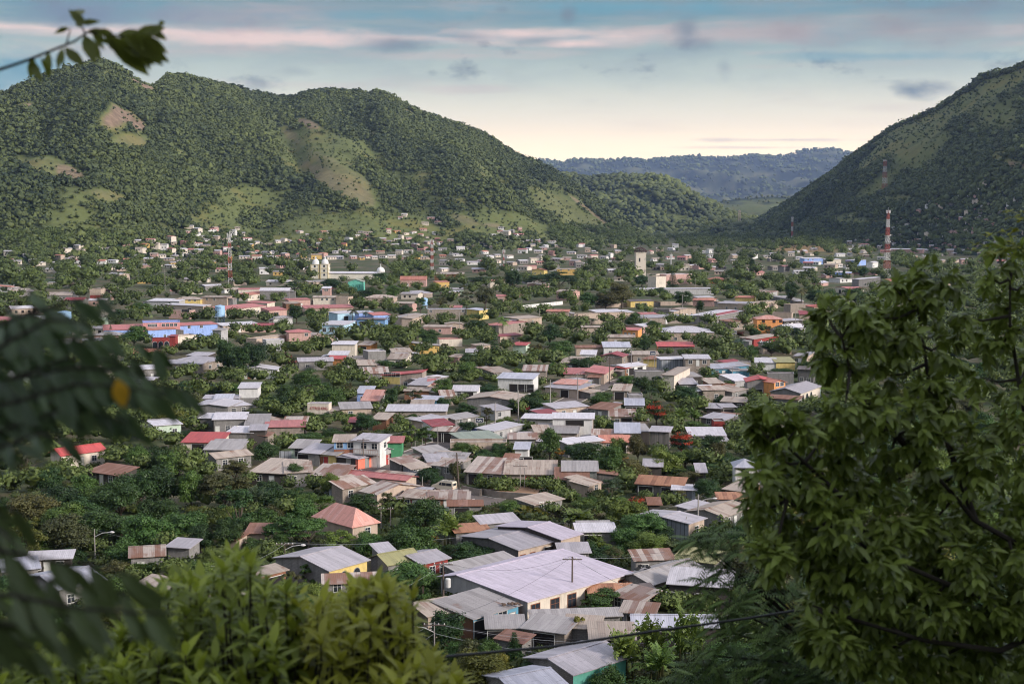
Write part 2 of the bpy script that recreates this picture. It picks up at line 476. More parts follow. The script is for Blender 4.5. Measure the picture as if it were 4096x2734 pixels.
 # ------------------------------------------------------------------ hills
def ipl(pts, s):
 """interpolate rows (first column is the key)"""
 if s <= pts[0][0]:
  return pts[0]
 for a, b in zip(pts, pts[1:]):
  if s <= b[0]:
   t = (s - a[0]) / (b[0] - a[0])
   return tuple(p + (q - p) * t for p, q in zip(a, b))
 return pts[-1]
def hillmat(name, floor, grass, soil):
 m, t = newmat(name)
 oc = t.n('ShaderNodeTexCoord').outputs['Object']
 cov = t.n('ShaderNodeAttribute', attribute_name='cover').outputs['Fac']
 a = t.n('ShaderNodeTexNoise', {'Vector': oc, 'Scale': .012, 'Detail': 7, 'Roughness': .65}).outputs[0]
 b = t.n('ShaderNodeTexNoise', {'Vector': oc, 'Scale': .07, 'Detail': 6, 'Roughness': .7}).outputs[0]
 f = t.mix(t.ramp(b, [(.35, 0.0), (.65, 1.0)]), floor, tuple(x * .5 for x in floor))
 g = t.mix(t.ramp(b, [(.4, 0.0), (.7, .8)]), grass, tuple(x * .62 for x in grass))
 g = t.mix(t.ramp(a, [(.5, 0.0), (.62, .7)]), g, tuple(x * y for x, y in zip(grass, (1.35, 1.05, .95))))
 k = t.mix(t.ramp(b, [(.4, 0.0), (.6, .8)]), soil, tuple(x * .5 for x in soil))
 c = t.mix(t.math('MULTIPLY', cov, 2.0, clamp=True), f, g)
 c = t.mix(t.math('MULTIPLY', t.math('SUBTRACT', cov, .5), 2.0, clamp=True), c, k)
 pbr(t, c, .95, 0, .15)
 return m
HILLS = {}
def hill(name, ridge, foot, patches, mat, label, ns=240, nt=70, amp=48, prof=1.25, back=900, seed=0.0, base=-4.0, meadow=.08):
 """ridge: (u, v, distance) along the skyline; foot: (u, distance) where it meets the valley"""
 u0, u1 = ridge[0][0], ridge[-1][0]
 rows = [-1.0, -.6, -.3, -.12, -.04] + [i / nt for i in range(nt + 1)]
 V, cov = [], []
 for i in range(ns + 1):
  u = u0 + (u1 - u0) * i / ns
  _, rv, rd = ipl(ridge, u)
  Rp = pd(u, rv, rd)
  fu, fd = ipl(foot, u)
  Fp = Vector(((u - 2048) / F * fd, fd, base))
  for t in rows:
   if t >= 0:
    x, y = Rp.x + (Fp.x - Rp.x) * t, Rp.y + (Fp.y - Rp.y) * t
    h = Rp.z - base
    q = (1 - t) ** prof
    w = math.sin(math.pi * min(1, t)) ** .8
    gx = x + .35 * y
    sp = mnoise.fractal(Vector((gx / 420 + seed, y / 1100 + seed, 0)), 1.0, 2.0, 5)
    sp2 = .35 - 2.0 * abs(mnoise.noise(Vector((gx / 260 + seed, y / 900, 3.3)))) - .8 * abs(mnoise.noise(Vector((gx / 110 + seed, y / 400, 7.3))))
    z = base + h * q + w * (amp * sp - amp * .75 * sp2) * min(1, h / 120)
    lim = CH + (Rp.z - CH) * (y / Rp.y) - .5 * t if Rp.z > CH else 1e9
    if t > 0: z = min(z, lim - (1.5 + 20 * t) * min(1, t * 4))
   else:
    x, y = Rp.x * (1 - .03 * t), Rp.y - back * t
    z = Rp.z + (base - Rp.z) * (-t) ** 1.1 + (-t) * 2
    if t == -.04: z = Rp.z - 1.5
   V.append((x, y, z))
   pu, pv = proj((x, y, z))
   c = 0.0
   nn = mnoise.fractal(Vector((x / 160 + seed, y / 300, z / 120)), 1.0, 2.0, 4)
   for (cu, cv, ru, rv_, kind, rot) in patches:
    a, b = pu - cu, pv - cv
    ca, sa = math.cos(rot), math.sin(rot)
    a, b = a * ca + b * sa, -a * sa + b * ca
    d = math.hypot(a / ru, b / rv_) + nn * 1.15
    if d < 1 and t >= 0:
     k = min(1, (1 - d) * 1.8)
     c = max(c, kind * k)
   if meadow and 0 < t < .92:
    g2 = mnoise.fractal(Vector((x / 380 + seed, y / 520, 2.2)), 1.0, 2.0, 5) + .35 * (t - .45) + nn * .25
    c = max(c, min(.5, max(0, (g2 - meadow) * 2.2)))
   cov.append(c)
 nr = len(rows)
 V = np.array(V)
 Fc = np.array([(i * nr + j, i * nr + j + 1, (i + 1) * nr + j + 1, (i + 1) * nr + j) for i in range(ns) for j in range(nr - 1)])
 me = npmesh(name, V, Fc, mat, {'cover': np.array(cov)}, smooth=True)
 o = tag(link(me, name), label, kind='structure')
 HILLS[name] = (V, Fc, np.array(cov), nr)
 return o
HM = hillmat('hillside_scrub', (.018, .036, .016), (.125, .145, .050), (.26, .185, .13))
HM2 = hillmat('far_hillside', (.035, .05, .03), (.13, .14, .07), (.26, .19, .14))
hill('left_mountain',
 [(-900, 520, 2000), (-300, 450, 2100), (0, 385, 2150), (130, 330, 2200), (250, 285, 2250), (330, 268, 2280), (395, 244, 2300), (450, 268, 2330), (520, 308, 2400), (570, 336, 2450), (625, 346, 2550), (660, 310, 2620), (720, 305, 2700),
 (800, 322, 2800), (900, 347, 2900), (1000, 372, 2950), (1080, 385, 3000), (1165, 394, 3000), (1240, 372, 3000), (1330, 366, 3000), (1440, 372, 3000), (1480, 378, 3000), (1510, 370, 3000), (1545, 378, 3000), (1600, 412, 3000), (1700, 458, 3000), (1780, 488, 3000),
 (1920, 532, 3000), (2000, 580, 3000), (2080, 632, 2980), (2150, 655, 2950), (2230, 700, 2900), (2300, 745, 2850), (2400, 815, 2750), (2480, 880, 2650), (2560, 940, 2550), (2640, 985, 2450)],
 [(-900, 1300), (0, 1380), (500, 1500), (1000, 1650), (1500, 1800), (2000, 1950), (2350, 2150), (2640, 2350)],
 [(470, 470, 110, 45, 1.0, -.3), (560, 330, 70, 22, 1.0, .6), (420, 300, 60, 30, .9, .3), (540, 570, 120, 40, .62, 0), (560, 500, 30, 26, 1.1, .2), (1000, 640, 170, 90, .5, .5), (1050, 800, 220, 80, .5, .2), (900, 850, 160, 60, .5, 0), (1300, 640, 230, 40, .62, .55),
 (1330, 720, 200, 36, .72, .5), (1180, 560, 80, 24, .7, .6), (1640, 450, 40, 12, 1.0, .6), (1500, 540, 30, 10, .9, .3), (1870, 880, 150, 30, .68, .3), (1980, 905, 120, 16, .8, .15), (150, 660, 160, 40, .55, .2), (280, 690, 60, 30, .9, .3), (80, 430, 60, 18, .9, -.3),
 (2130, 850, 130, 70, .5, .5), (2200, 830, 150, 60, .5, .6), (2350, 900, 190, 42, .5, .42), (2290, 868, 250, 62, .55, .45), (2430, 928, 170, 26, .55, .3), (2230, 905, 160, 46, .5, .3), (2060, 940, 90, 14, .75, 0), (300, 900, 130, 40, .45, .3), (2380, 860, 120, 6, .9, .66), (1240, 500, 40, 14, .9, .4), (740, 620, 90, 26, .6, .4), (420, 780, 80, 20, .6, .2)],
 HM, 'long wooded mountain with bare rock patches rising behind the town')
hill('middle_hill',
 [(2000, 660, 4300), (2150, 665, 4300), (2230, 690, 4300), (2330, 712, 4200), (2440, 712, 4100), (2530, 708, 4100), (2620, 712, 4050), (2700, 728, 4000), (2750, 768, 3950), (2820, 806, 3900), (2900, 848, 3800), (2990, 880, 3700), (3080, 905, 3600)],
 [(2000, 3000), (2400, 2900), (2800, 3000), (3080, 3150)],
 [(2700, 860, 60, 14, .5, .3), (2500, 760, 40, 8, .6, .2)], HM, 'dark wooded hill between the mountain and the valley gap', ns=80, nt=26, amp=40, seed=4.2, meadow=.45)
hill('pasture_hill',
 [(2700, 880, 6200), (2800, 840, 6200), (2880, 806, 6200), (2960, 795, 6200), (3030, 790, 6200), (3100, 786, 6200), (3200, 800, 6200), (3300, 840, 6200), (3400, 880, 6200)],
 [(2700, 4600), (3400, 4600)], [(2980, 825, 170, 36, .5, 0), (3120, 815, 90, 24, .5, 0)], HM, 'low pale green pasture hill in the valley gap', ns=50, nt=20, amp=22, seed=9.1)
hill('far_ridge',
 [(1700, 670, 15500), (1950, 655, 15500), (2130, 650, 15500), (2180, 646, 15500), (2240, 650, 15500), (2330, 641, 15500), (2420, 646, 15500), (2500, 641, 15500), (2600, 640, 15500), (2680, 632, 15500), (2780, 629, 15500), (2860, 634, 15500), (2960, 628, 15500), (3010, 622, 15500),
 (3080, 628, 15500), (3160, 622, 15500), (3220, 604, 15500), (3260, 597, 15500), (3340, 598, 15500), (3390, 610, 15500), (3450, 618, 15500), (3560, 612, 15500), (3800, 640, 15500), (4200, 700, 15500)],
 [(1700, 8200), (4200, 8200)], [(3370, 690, 70, 10, 1.0, 0), (2900, 760, 200, 10, .6, 0), (3050, 700, 150, 12, .5, 0), (2600, 690, 150, 10, .5, 0)], HM2, 'far blue ridge closing the end of the valley', ns=140, nt=40, amp=95, prof=1.7, back=3000, seed=2.7)
hill('right_mountain',
 [(2880, 935, 3500), (2990, 905, 3450), (3070, 870, 3400), (3130, 832, 3300), (3200, 790, 3250), (3270, 735, 3150), (3330, 692, 3100), (3385, 648, 3000), (3440, 610, 2950), (3500, 566, 2900), (3560, 525, 2850), (3620, 492, 2800), (3670, 476, 2750), (3720, 452, 2700), (3770, 430, 2650), (3800, 408, 2600),
 (3850, 372, 2550), (3900, 350, 2500), (3925, 318, 2480), (3970, 304, 2450), (4040, 286, 2400), (4096, 262, 2350), (4200, 215, 2300), (4600, 120, 2200), (5200, 60, 2100)],
 [(2880, 3100), (3200, 2400), (3600, 1900), (4096, 1500), (5200, 1100)],
 [(3560, 700, 150, 30, .5, -.55), (3660, 640, 120, 34, .5, -.6), (3480, 760, 110, 26, .5, -.3), (3600, 800, 80, 20, .42, 0), (3340, 870, 80, 18, .6, -.2), (4060, 660, 40, 16, .95, 0), (4070, 500, 50, 12, .8, 0), (3400, 890, 120, 20, .5, 0), (3990, 590, 50, 60, .4, 0), (3280, 925, 60, 10, .7, 0)],
 HM, 'steep dark mountainside in shade above the edge of the town', ns=190, nt=60, amp=42, seed=6.4, meadow=.08)
hill('quarry_knoll', [(2960, 1010, 2150), (3040, 985, 2120), (3120, 972, 2100), (3200, 966, 2080), (3300, 962, 2060), (3400, 966, 2040), (3470, 972, 2040), (3520, 1000, 2030), (3600, 1020, 2030)],
 [(2960, 1500), (3200, 1480), (3600, 1520)],
 [(3460, 992, 58, 18, 1.6, .1), (3300, 985, 60, 14, .95, 0), (3200, 990, 120, 14, .8, 0), (3220, 1010, 200, 20, .5, 0), (3100, 1000, 120, 20, .45, 0)],
 hillmat('quarry_bank', (.03, .045, .02), (.16, .15, .07), (.42, .25, .13)), 'low scrubby knoll with an orange quarried earth bank', ns=50, nt=20, amp=4, prof=1.4, back=250, seed=1.9)
_bv, _bf = [], []
for me in [ground_me] + [bpy.data.meshes[k] for k in HILLS]:
 k0 = len(_bv)
 _bv += [v.co.copy() for v in me.vertices]
 _bf += [tuple(k0 + i for i in p.vertices) for p in me.polygons]
LAND = BVHTree.FromPolygons(_bv, _bf)
def landhit(u, v):
 d = ray(u, v).normalized()
 h = LAND.ray_cast(Vector((0, 0, CH)) + d * 100, d)
 return h[0]
def landz(x, y):
 h = LAND.ray_cast(Vector((x, y, 3000)), Vector((0, 0, -1)))
 return h[0].z if h[0] is not None else 0.0
 # ------------------------------------------------------------------ houses
GLASS = plain('dark_window_glass', (.03, .035, .045), .15, 0, .1)
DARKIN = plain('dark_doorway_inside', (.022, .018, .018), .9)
def trimmat(c):
 return plain('painted_trim_' + '_'.join(str(int(x * 100)) for x in c), c, .6)
WHITE_T, BROWN_T, GREY_T, RED_T = trimmat((.68, .67, .64)), trimmat((.26, .10, .05)), trimmat((.30, .29, .28)), trimmat((.38, .04, .035))
TRIM = {'w': WHITE_T, 'b': BROWN_T, 'g': GREY_T, 'r': RED_T}
FOOT = []           # footprints: (centre x, y, half diagonal)
SOLID = []          # (polygon in pixels, nearest distance) of things to keep in sight
LAND_MARKS = []     # (name, u, v)
def open_part(parent, kind, face, s, z0, w, hh, trim, sub):
 """one window / door / opening; face = (origin, dirx, outward normal) in house coordinates"""
 o, dx_, n_ = face
 def P(a, z, out):
  p = o + dx_ * a + n_ * out
  return (p.x, p.y, z)
 def boxed(m, a0, a1, za, zb, o0, o1, mi=0):
  lo = [P(a0, za, o0), P(a1, za, o0), P(a1, za, o1), P(a0, za, o1)]
  hi = [P(a0, zb, o0), P(a1, zb, o0), P(a1, zb, o1), P(a0, zb, o1)]
  k = len(m.v); m.v += lo + hi
  for f in ((0, 3, 2, 1), (4, 5, 6, 7), (0, 1, 5, 4), (1, 2, 6, 5), (2, 3, 7, 6), (3, 0, 4, 7)):
   m.f.append(tuple(k + i for i in f)); m.m.append(mi)
 a0, a1 = s - w / 2, s + w / 2
 fr = .09
 m = MB()
 if kind == 'arch':
  r = w / 2
  zc = z0 + hh - r
  def outline(rr, out):
   return [P(s - rr, z0 - (rr - r), out), P(s + rr, z0 - (rr - r), out)] + [P(s + rr * math.cos(t), zc + rr * math.sin(t), out) for t in [math.pi * i / 8 for i in range(9)]]
  A, B = outline(r + fr, .05), outline(r + fr, -.02)
  k = len(A)
  m.poly(A); n0 = len(m.v); m.v += A + B
  for i in range(k):
   j = (i + 1) % k
   m.f.append((n0 + i, n0 + k + i, n0 + k + j, n0 + j)); m.m.append(0)
  fo = m.build('window', TRIM[trim], parent)
  g = MB(); g.poly(outline(r, .056)); 
  po = g.build('pane', GLASS, fo)
  return
 boxed(m, a0 - fr, a0, z0 - fr, z0 + hh + fr, -.02, .06)
 boxed(m, a1, a1 + fr, z0 - fr, z0 + hh + fr, -.02, .06)
 boxed(m, a0, a1, z0 + hh, z0 + hh + fr, -.02, .06)
 if kind == 'win':
  boxed(m, a0, a1, z0 - fr, z0, -.02, .075)
  boxed(m, s - .025, s + .025, z0, z0 + hh, .0, .05)
  boxed(m, a0, a1, z0 + hh * .62, z0 + hh * .62 + .04, .0, .048)
  if sub:
   fo = m.build('window', TRIM[trim], parent)
   g = MB(); boxed(g, a0, a1, z0, z0 + hh, -.01, .025)
   g.build('pane', GLASS, fo)
  else:
   boxed(m, a0, a1, z0, z0 + hh, -.01, .025, 1)
   m.build('window', [TRIM[trim], GLASS], parent)
 elif kind == 'door':
  boxed(m, a0, a1, z0, z0 + hh, -.01, .035, 1)
  m.build('door', [GREY_T, TRIM[trim]], parent)
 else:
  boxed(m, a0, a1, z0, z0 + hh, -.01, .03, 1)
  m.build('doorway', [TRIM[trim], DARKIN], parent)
RA = random.Random(99)
def make_house(name, loc, yaw, W, D, h, kind, rise, rmat, wall, ops='', trim='w', oh=.42, sub=False, asym=.5, wall2=None, lowh=0, rth=.10, annex=False):
 root = empty(name, loc, yaw)
 ws = wall.split('|')
 wa, wb = ws[0], ws[-1]
 mats = [wallmat(wa), wallmat(wb), wallmat(wall2 or wb)]
 z0 = -.6
 m = MB()
 A, B, C, Dp = (0, 0), (W, 0), (W, D), (0, D)
 zt = {'A': h, 'B': h, 'C': h, 'D': h}
 if kind == 's1': zt['C'] = zt['D'] = h + rise
 if kind == 's-1': zt['A'] = zt['B'] = h + rise
 if kind == 'sR': zt['B'] = zt['C'] = h + rise
 if kind == 'sL': zt['A'] = zt['D'] = h + rise
 zl = z0
 if wall2:
  m.poly([(0, 0, z0), (W, 0, z0), (W, 0, lowh), (0, 0, lowh)], 2); m.poly([(W, 0, z0), (W, D, z0), (W, D, lowh), (W, 0, lowh)], 2)
  m.poly([(W, D, z0), (0, D, z0), (0, D, lowh), (W, D, lowh)], 2); m.poly([(0, D, z0), (0, 0, z0), (0, 0, lowh), (0, D, lowh)], 2)
  zl = lowh
 fa = [(0, 0, zl), (W, 0, zl), (W, 0, zt['B']), (0, 0, zt['A'])]
 fb = [(W, 0, zl), (W, D, zl), (W, D, zt['C']), (W, 0, zt['B'])]
 fc = [(W, D, zl), (0, D, zl), (0, D, zt['D']), (W, D, zt['C'])]
 fd = [(0, D, zl), (0, 0, zl), (0, 0, zt['A']), (0, D, zt['D'])]
 if kind == 'g2':
  fa.insert(3, (W * asym, 0, h + rise)); fc.insert(3, (W * asym, D, h + rise))
 if kind == 'g1':
  fb.insert(3, (W, D * asym, h + rise)); fd.insert(3, (0, D * asym, h + rise))
 m.poly(fa, 0); m.poly(fb, 1); m.poly(fc, 1); m.poly(fd, 1)
 m.poly([(0, 0, z0), (0, D, z0), (W, D, z0), (W, 0, z0)], 1)
 if kind in ('f',):
  pass
 wo = m.build('wall', mats, root)
 r = MB()
 e = oh
 up = .03
 if kind == 'g1':
  y = D * asym; s1 = rise / y; s2 = rise / (D - y)
  r.slab([(-e, -e, h - s1 * e + up), (W + e, -e, h - s1 * e + up), (W + e, y, h + rise + up), (-e, y, h + rise + up)], rth)
  r.slab([(-e, y, h + rise + up), (W + e, y, h + rise + up), (W + e, D + e, h - s2 * e + up), (-e, D + e, h - s2 * e + up)], rth)
  r.box(-e, y - .16, h + rise + up - .02, W + e, y + .16, h + rise + up + .05)
 elif kind == 'g2':
  x = W * asym; s1 = rise / x; s2 = rise / (W - x)
  r.slab([(-e, -e, h - s1 * e + up), (x, -e, h + rise + up), (x, D + e, h + rise + up), (-e, D + e, h - s1 * e + up)], rth)
  r.slab([(x, -e, h + rise + up), (W + e, -e, h - s2 * e + up), (W + e, D + e, h - s2 * e + up), (x, D + e, h + rise + up)], rth)
  r.box(x - .16, -e, h + rise + up - .02, x + .16, D + e, h + rise + up + .05)
 elif kind in ('s1', 's-1', 'sR', 'sL'):
  gx = (zt['B'] - zt['A']) / W; gy = (zt['D'] - zt['A']) / D
  zz = lambda x, y: h + (rise if kind == 's-1' else 0) * 1.0 + (rise if kind == 'sL' else 0) + gx * x + gy * y + up
  if kind == 's-1': zz = lambda x, y: zt['A'] + gy * y + up
  r.slab([(x, y, zz(x, y)) for x, y in ((-e, -e), (W + e, -e), (W + e, D + e), (-e, D + e))], rth)
 elif kind == 'h':
  q = min(W, D) / 2 * .98
  if W >= D: p1, p2 = (q, D / 2), (W - q, D / 2)
  else: p1, p2 = (W / 2, q), (W / 2, D - q)
  k = e * rise / q
  E = [(-e, -e, h - k + up), (W + e, -e, h - k + up), (W + e, D + e, h - k + up), (-e, D + e, h - k + up)]
  a, b = (*p1, h + rise + up), (*p2, h + rise + up)
  if W >= D: fs = [[E[0], E[1], b, a], [E[1], E[2], b], [E[2], E[3], a, b], [E[3], E[0], a]]
  else: fs = [[E[0], E[1], a], [E[1], E[2], b, a], [E[2], E[3], b], [E[3], E[0], a, b]]
  for f in fs: r.poly(f)
  r.poly([(x, y, z - .1) for x, y, z in reversed(E)])
  for i in range(4):
   j = (i + 1) % 4
   r.poly([E[j], E[i], (E[i][0], E[i][1], E[i][2] - .1), (E[j][0], E[j][1], E[j][2] - .1)])
 elif kind == 'f':
  r.slab([(.12, .12, h - .25), (W - .12, .12, h - .25), (W - .12, D - .12, h - .2), (.12, D - .12, h - .2)], .1)
  for (x0, y0, x1, y1) in ((-.03, -.03, W + .03, .15), (-.03, D - .15, W + .03, D + .03), (-.03, .15, .15, D - .15), (W - .15, .15, W + .03, D - .15)):
   r.box(x0, y0, h - .02, x1, y1, h + .10)
 r.build('roof', roofmat(rmat), root)
 if annex and W > 5:
  q = RA.random()
  m2 = roofmat(RA.choice(['zinc', 'old', 'tan', 'stripe', 'rust', 'bright', 'tan', 'old']))
  if q < .55:                    # a lean-to against one side
   w2, hh = RA.uniform(2.0, 4.2), h - RA.uniform(.25, .6)
   x0, x1 = (W + .02, W + w2) if q < .3 else (-w2, -.02)
   y0, y1 = RA.uniform(0, .25) * D, D * RA.uniform(.75, 1.1)
   hl, hr = (hh, hh - .45) if q < .3 else (hh - .45, hh)
   a = MB()
   a.poly([(x0, y0, z0), (x1, y0, z0), (x1, y0, hr), (x0, y0, hl)]); a.poly([(x1, y0, z0), (x1, y1, z0), (x1, y1, hr), (x1, y0, hr)])
   a.poly([(x1, y1, z0), (x0, y1, z0), (x0, y1, hl), (x1, y1, hr)]); a.poly([(x0, y1, z0), (x0, y0, z0), (x0, y0, hl), (x0, y1, hl)])
   aw = a.build('annex', wallmat(RA.choice(['block', 'tanblock', 'planks', 'dblock', wb])), root)
   a = MB(); a.slab([(x0 - .2 * (q >= .3), y0 - .35, hl + .04), (x1 + .2 * (q < .3), y0 - .35, hr + .04), (x1 + .2 * (q < .3), y1 + .3, hr + .04), (x0 - .2 * (q >= .3), y1 + .3, hl + .04)], .07)
   a.build('annex_roof', m2, aw)
  if RA.random() < .5:           # a lower roof at the back
   d2, hh = RA.uniform(2.0, 4.0), zt['D'] - RA.uniform(.3, .7)
   x0, x1 = W * RA.uniform(0, .4), W * RA.uniform(.6, 1)
   a = MB(); y0, y1 = D + .02, D + d2
   a.poly([(x0, y0, z0), (x1, y0, z0), (x1, y0, hh), (x0, y0, hh)]); a.poly([(x1, y0, z0), (x1, y1, z0), (x1, y1, hh + .3), (x1, y0, hh)])
   a.poly([(x1, y1, z0), (x0, y1, z0), (x0, y1, hh + .3), (x1, y1, hh + .3)]); a.poly([(x0, y1, z0), (x0, y0, z0), (x0, y0, hh), (x0, y1, hh + .3)])
   aw = a.build('annex', wallmat(RA.choice(['block', 'tanblock', 'sheet', wb])), root)
   a = MB(); a.slab([(x0 - .3, y0, hh + .04), (x1 + .3, y0, hh + .04), (x1 + .3, y1 + .3, hh + .34), (x0 - .3, y1 + .3, hh + .34)], .07)
   a.build('annex_roof', m2, aw)
 faces = {'a': (Vector((0, 0, 0)), Vector((1, 0, 0)), Vector((0, -1, 0)), W), 'b': (Vector((W, 0, 0)), Vector((0, 1, 0)), Vector((1, 0, 0)), D), 'd': (Vector((0, D, 0)), Vector((0, -1, 0)), Vector((-1, 0, 0)), D)}
 if ops:
  for part in ops.split(';'):
   fk, lst = part.split(':')
   o, dxx, nn, L = faces[fk]
   for it in lst.split(','):
    tr = trim
    if it[-1] in 'wbgr' and not it[-1].isdigit():
     tr = it[-1]; it = it[:-1]
    c, pos = it[0], float(it[1:])
    s = L * pos / 100
    up2 = max(2.9, h - 2.4)
    lim = min(1.0, L * .5)
    if c == 'w': open_part(root, 'win', (o, dxx, nn), s, 1.0, min(1.2, lim), 1.1, tr, sub)
    elif c == 'W': open_part(root, 'win', (o, dxx, nn), s, up2 + .75, 1.2, 1.1, tr, sub)
    elif c == 'l': open_part(root, 'win', (o, dxx, nn), s, .9, 1.5, 1.7, tr, sub)
    elif c == 'd': open_part(root, 'door', (o, dxx, nn), s, 0.02, 1.0, 2.05, tr, sub)
    elif c == 'D': open_part(root, 'door', (o, dxx, nn), s, up2, 1.0, 2.05, tr, sub)
    elif c == 'o': open_part(root, 'arch', (o, dxx, nn), s, .9, 1.15, 1.6, tr, sub)
    elif c == 'A': open_part(root, 'arch', (o, dxx, nn), s, .02, 1.7, 2.5, tr, sub)
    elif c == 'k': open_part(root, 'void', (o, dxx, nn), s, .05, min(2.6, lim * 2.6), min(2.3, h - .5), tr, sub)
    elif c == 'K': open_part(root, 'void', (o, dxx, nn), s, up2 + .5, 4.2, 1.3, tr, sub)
 return root
PX, LOOK, TREEI = {}, {}, {}
def add_px_solid(root_loc, yaw, W, D, zt, weight=1.0):
 M = Matrix.Translation(root_loc) @ Matrix.Rotation(yaw, 4, 'Z')
 pts = [M @ Vector(p) for p in ((0, 0, 0), (W, 0, 0), (W, D, 0), (0, D, 0), (0, 0, zt), (W, 0, zt), (W, D, zt), (0, D, zt))]
 px = [proj(p) for p in pts]
 us, vs = [p[0] for p in px], [p[1] for p in px]
 c = M @ Vector((W / 2, D / 2, 0))
 FOOT.append((c.x, c.y, W / 2, D / 2, yaw))
 vb = max(vs); vt = min(vs)
 SOLID.append((min(us), vt, max(us), vb - ((vb - vt) * .3 if weight <= 2.0 and W > 3 else 0), c.y, weight))
 return (min(us) + max(us)) / 2, (vt + vb) / 2
HN = {'house': 'a', 'warehouse': 'w'}
def H(c, ax, ay, bx, by, C, h, kind, rise, rmat, wall, ops='', label=None, name='house', trim='w', lm=None, cat=None, asym=.5, wall2=None, lowh=0, oh=.42, zoff=None):
 if isinstance(C, (int, float)) and kind in ('sL', 'sR', 's-1'): C = float(C)
 za = h + (rise if kind in ('sL', 's-1') else 0)
 zb = h + (rise if kind in ('sR', 's-1') else 0)
 base = 0.0
 au, av = cp(c, ax, ay); bu, bv_ = cp(c, bx, by)
 if zoff is not None:
  base = zoff
 A, B = gp(au, av, za + base), gp(bu, bv_, zb + base)
 A.z = B.z = 0
 d = B - A
 W = d.length
 if W < 1.5: W = 1.5
 yaw = math.atan2(d.y, d.x)
 if isinstance(C, (int, float)):
  f_ = min(1.0, max(.36, 1 - (av - 1620) * .00078))
  D = max(1.8, C * f_); rise *= .55 + .45 * f_
 else:
  cu, cv = cp(c, C[0], C[1])
  zc = h + base + (rise if kind in ('s1',) or (kind == 'sR' and cu > (au + bu) / 2) or (kind == 'sL' and cu <= (au + bu) / 2) else 0)
  Cp = gp(cu, cv, zc); Cp.z = 0
  near = A if cu < (au + bu) / 2 else B
  e = Cp - near
  n = Vector((-math.sin(yaw), math.cos(yaw), 0))
  D = e.dot(n)
  sk = math.degrees(math.atan2(e.dot(d / W), D))
  if D < 2.5 or D > 45 or abs(sk) > 35:
   print("HSKEW", label or rmat, c, ax, ay, 'W%.1f D%.1f skew%.0f' % (W, D, sk))
  if abs(sk) > 20 and D > 2:          # share the error between the two sides
   D = max(D, e.length * .85)
  D = min(max(D, 3.0), 40)
 sub = av > 1620
 if not ops and name == 'house' and kind != 'f' and W > 4: ops = RA.choice(['a:w30', 'a:w25,w70', 'a:d60,w25', 'a:k40', 'a:w60', 'a:d30', 'a:w20,d45,w75', '', 'a:k65,w25'])
 lab_auto = label is None
 root = make_house(name, (A.x, A.y, base), yaw, W, D, h, kind, rise, rmat, wall, ops, trim, oh, sub, asym, wall2, lowh, annex=(not lm and name == 'house' and kind != 'f' and av < 2150))
 pu, pv = add_px_solid(Vector((A.x, A.y, base)), yaw, W, D, h + rise, 2.0 if lm else 1.0)
 root['category'] = cat or ('warehouse' if name == 'warehouse' else 'house' if name == 'house' else 'building')
 PX[root.name] = (pu, pv)
 if name in ('house', 'warehouse', 'shed', 'shop'):
  root['group'] = 'tin roofed buildings of the town'
 if label:
  root['label'] = label
 else:
  LOOK[root.name] = (rmat, wall)
 if lm:
  LAND_MARKS.append((lm, pu, pv))
 return root
 # ================================================================== nearest houses (lowest in the view)
HALL = H('C3', 990, 765, 1985, 492, (205, 512), 3.3, 'g1', .85, 'lav', 'cream|grey', 'a:l7b,l25b,l41b,l58b,l73b,l91b', 'big hall with one wide lavender tin roof and brown framed windows', 'hall', 'b', 'lavender roofed hall', asym=.79)
H('C3', 465, 932, 900, 800, (200, 742), 2.9, 's1', .7, 'old', 'sky|brown', 'a:k18,d45w,l64,d86', 'low house with grey tin roof and blue painted porch wall', trim='w', lm='blue porch house')
H('C3', 30, 905, 345, 845, (-150, 800), 3.0, 's1', .6, 'tan', 'tan', '', 'plain tan roofed house just below the power pole with a transformer')
H('C3', 610, 1022, 945, 1016, 9, 2.6, 's1', .6, 'old', 'block', 'a:k30,w70', 'low grey roofed shed with broken tiles piled on its ridge')
H('C3', 955, 1020, 1345, 1072, 11, 2.7, 's1', .7, 'old', 'tanblock', 'a:k50', None)
H('C3', 1345, 1010, 1660, 1030, 9, 2.7, 's1', .6, 'tan', 'block', '', None)
H('C3', 1610, 1128, 2010, 1130, 12, 2.8, 's1', .8, 'tan', 'dark', '', None)
H('C3', 1040, 925, 1880, 900, 4, 2.5, 's1', .4, 'old', 'block', '', 'long low grey tin roof row below the big hall')
H('C3', 700, 1120, 935, 1165, 6, 2.3, 's1', .4, 'rust', 'block', '', None)
LAVH = H('C3', 1430, 1462, 1950, 1300, (880, 1338), 3.0, 'g1', .8, 'zinc', 'turq|block', 'a:w60', 'wide pale grey gabled roof behind the dark fir branches', lm='pale gabled house')
H('C3', 900, 1655, 1345, 1562, (445, 1506), 3.0, 'g1', .7, 'blue', 'block', '', 'pale bluish roof cut off by the lower edge of the view')
H('C3', 300, 475, 860, 352, 5, 3.0, 's1', .5, 'old', 'block', '', 'narrow tan grey roof right behind the big hall')
H('C3', 1475, 97, 1830, 93, 6, 3.0, 's1', .5, 'bright', 'block', '', 'small grey walled house with bright white tin roof behind banana leaves')
H('C3', 1310, 300, 1580, 292, 5, 2.6, 's1', .8, 'zinc', 'block', '', None)
H('C3', 1915, 560, 2110, 590, 6, 2.5, 's1', .5, 'rust', 'dredw|dark', 'a:k60', 'dark red shed against the end of the big hall', 'shed')
H('C3', 1600, 700, 2000, 690, 5, 2.4, 's1', .8, 'rusto', 'block', '', 'low roof of orange rusted sheets beside the spreading tree')
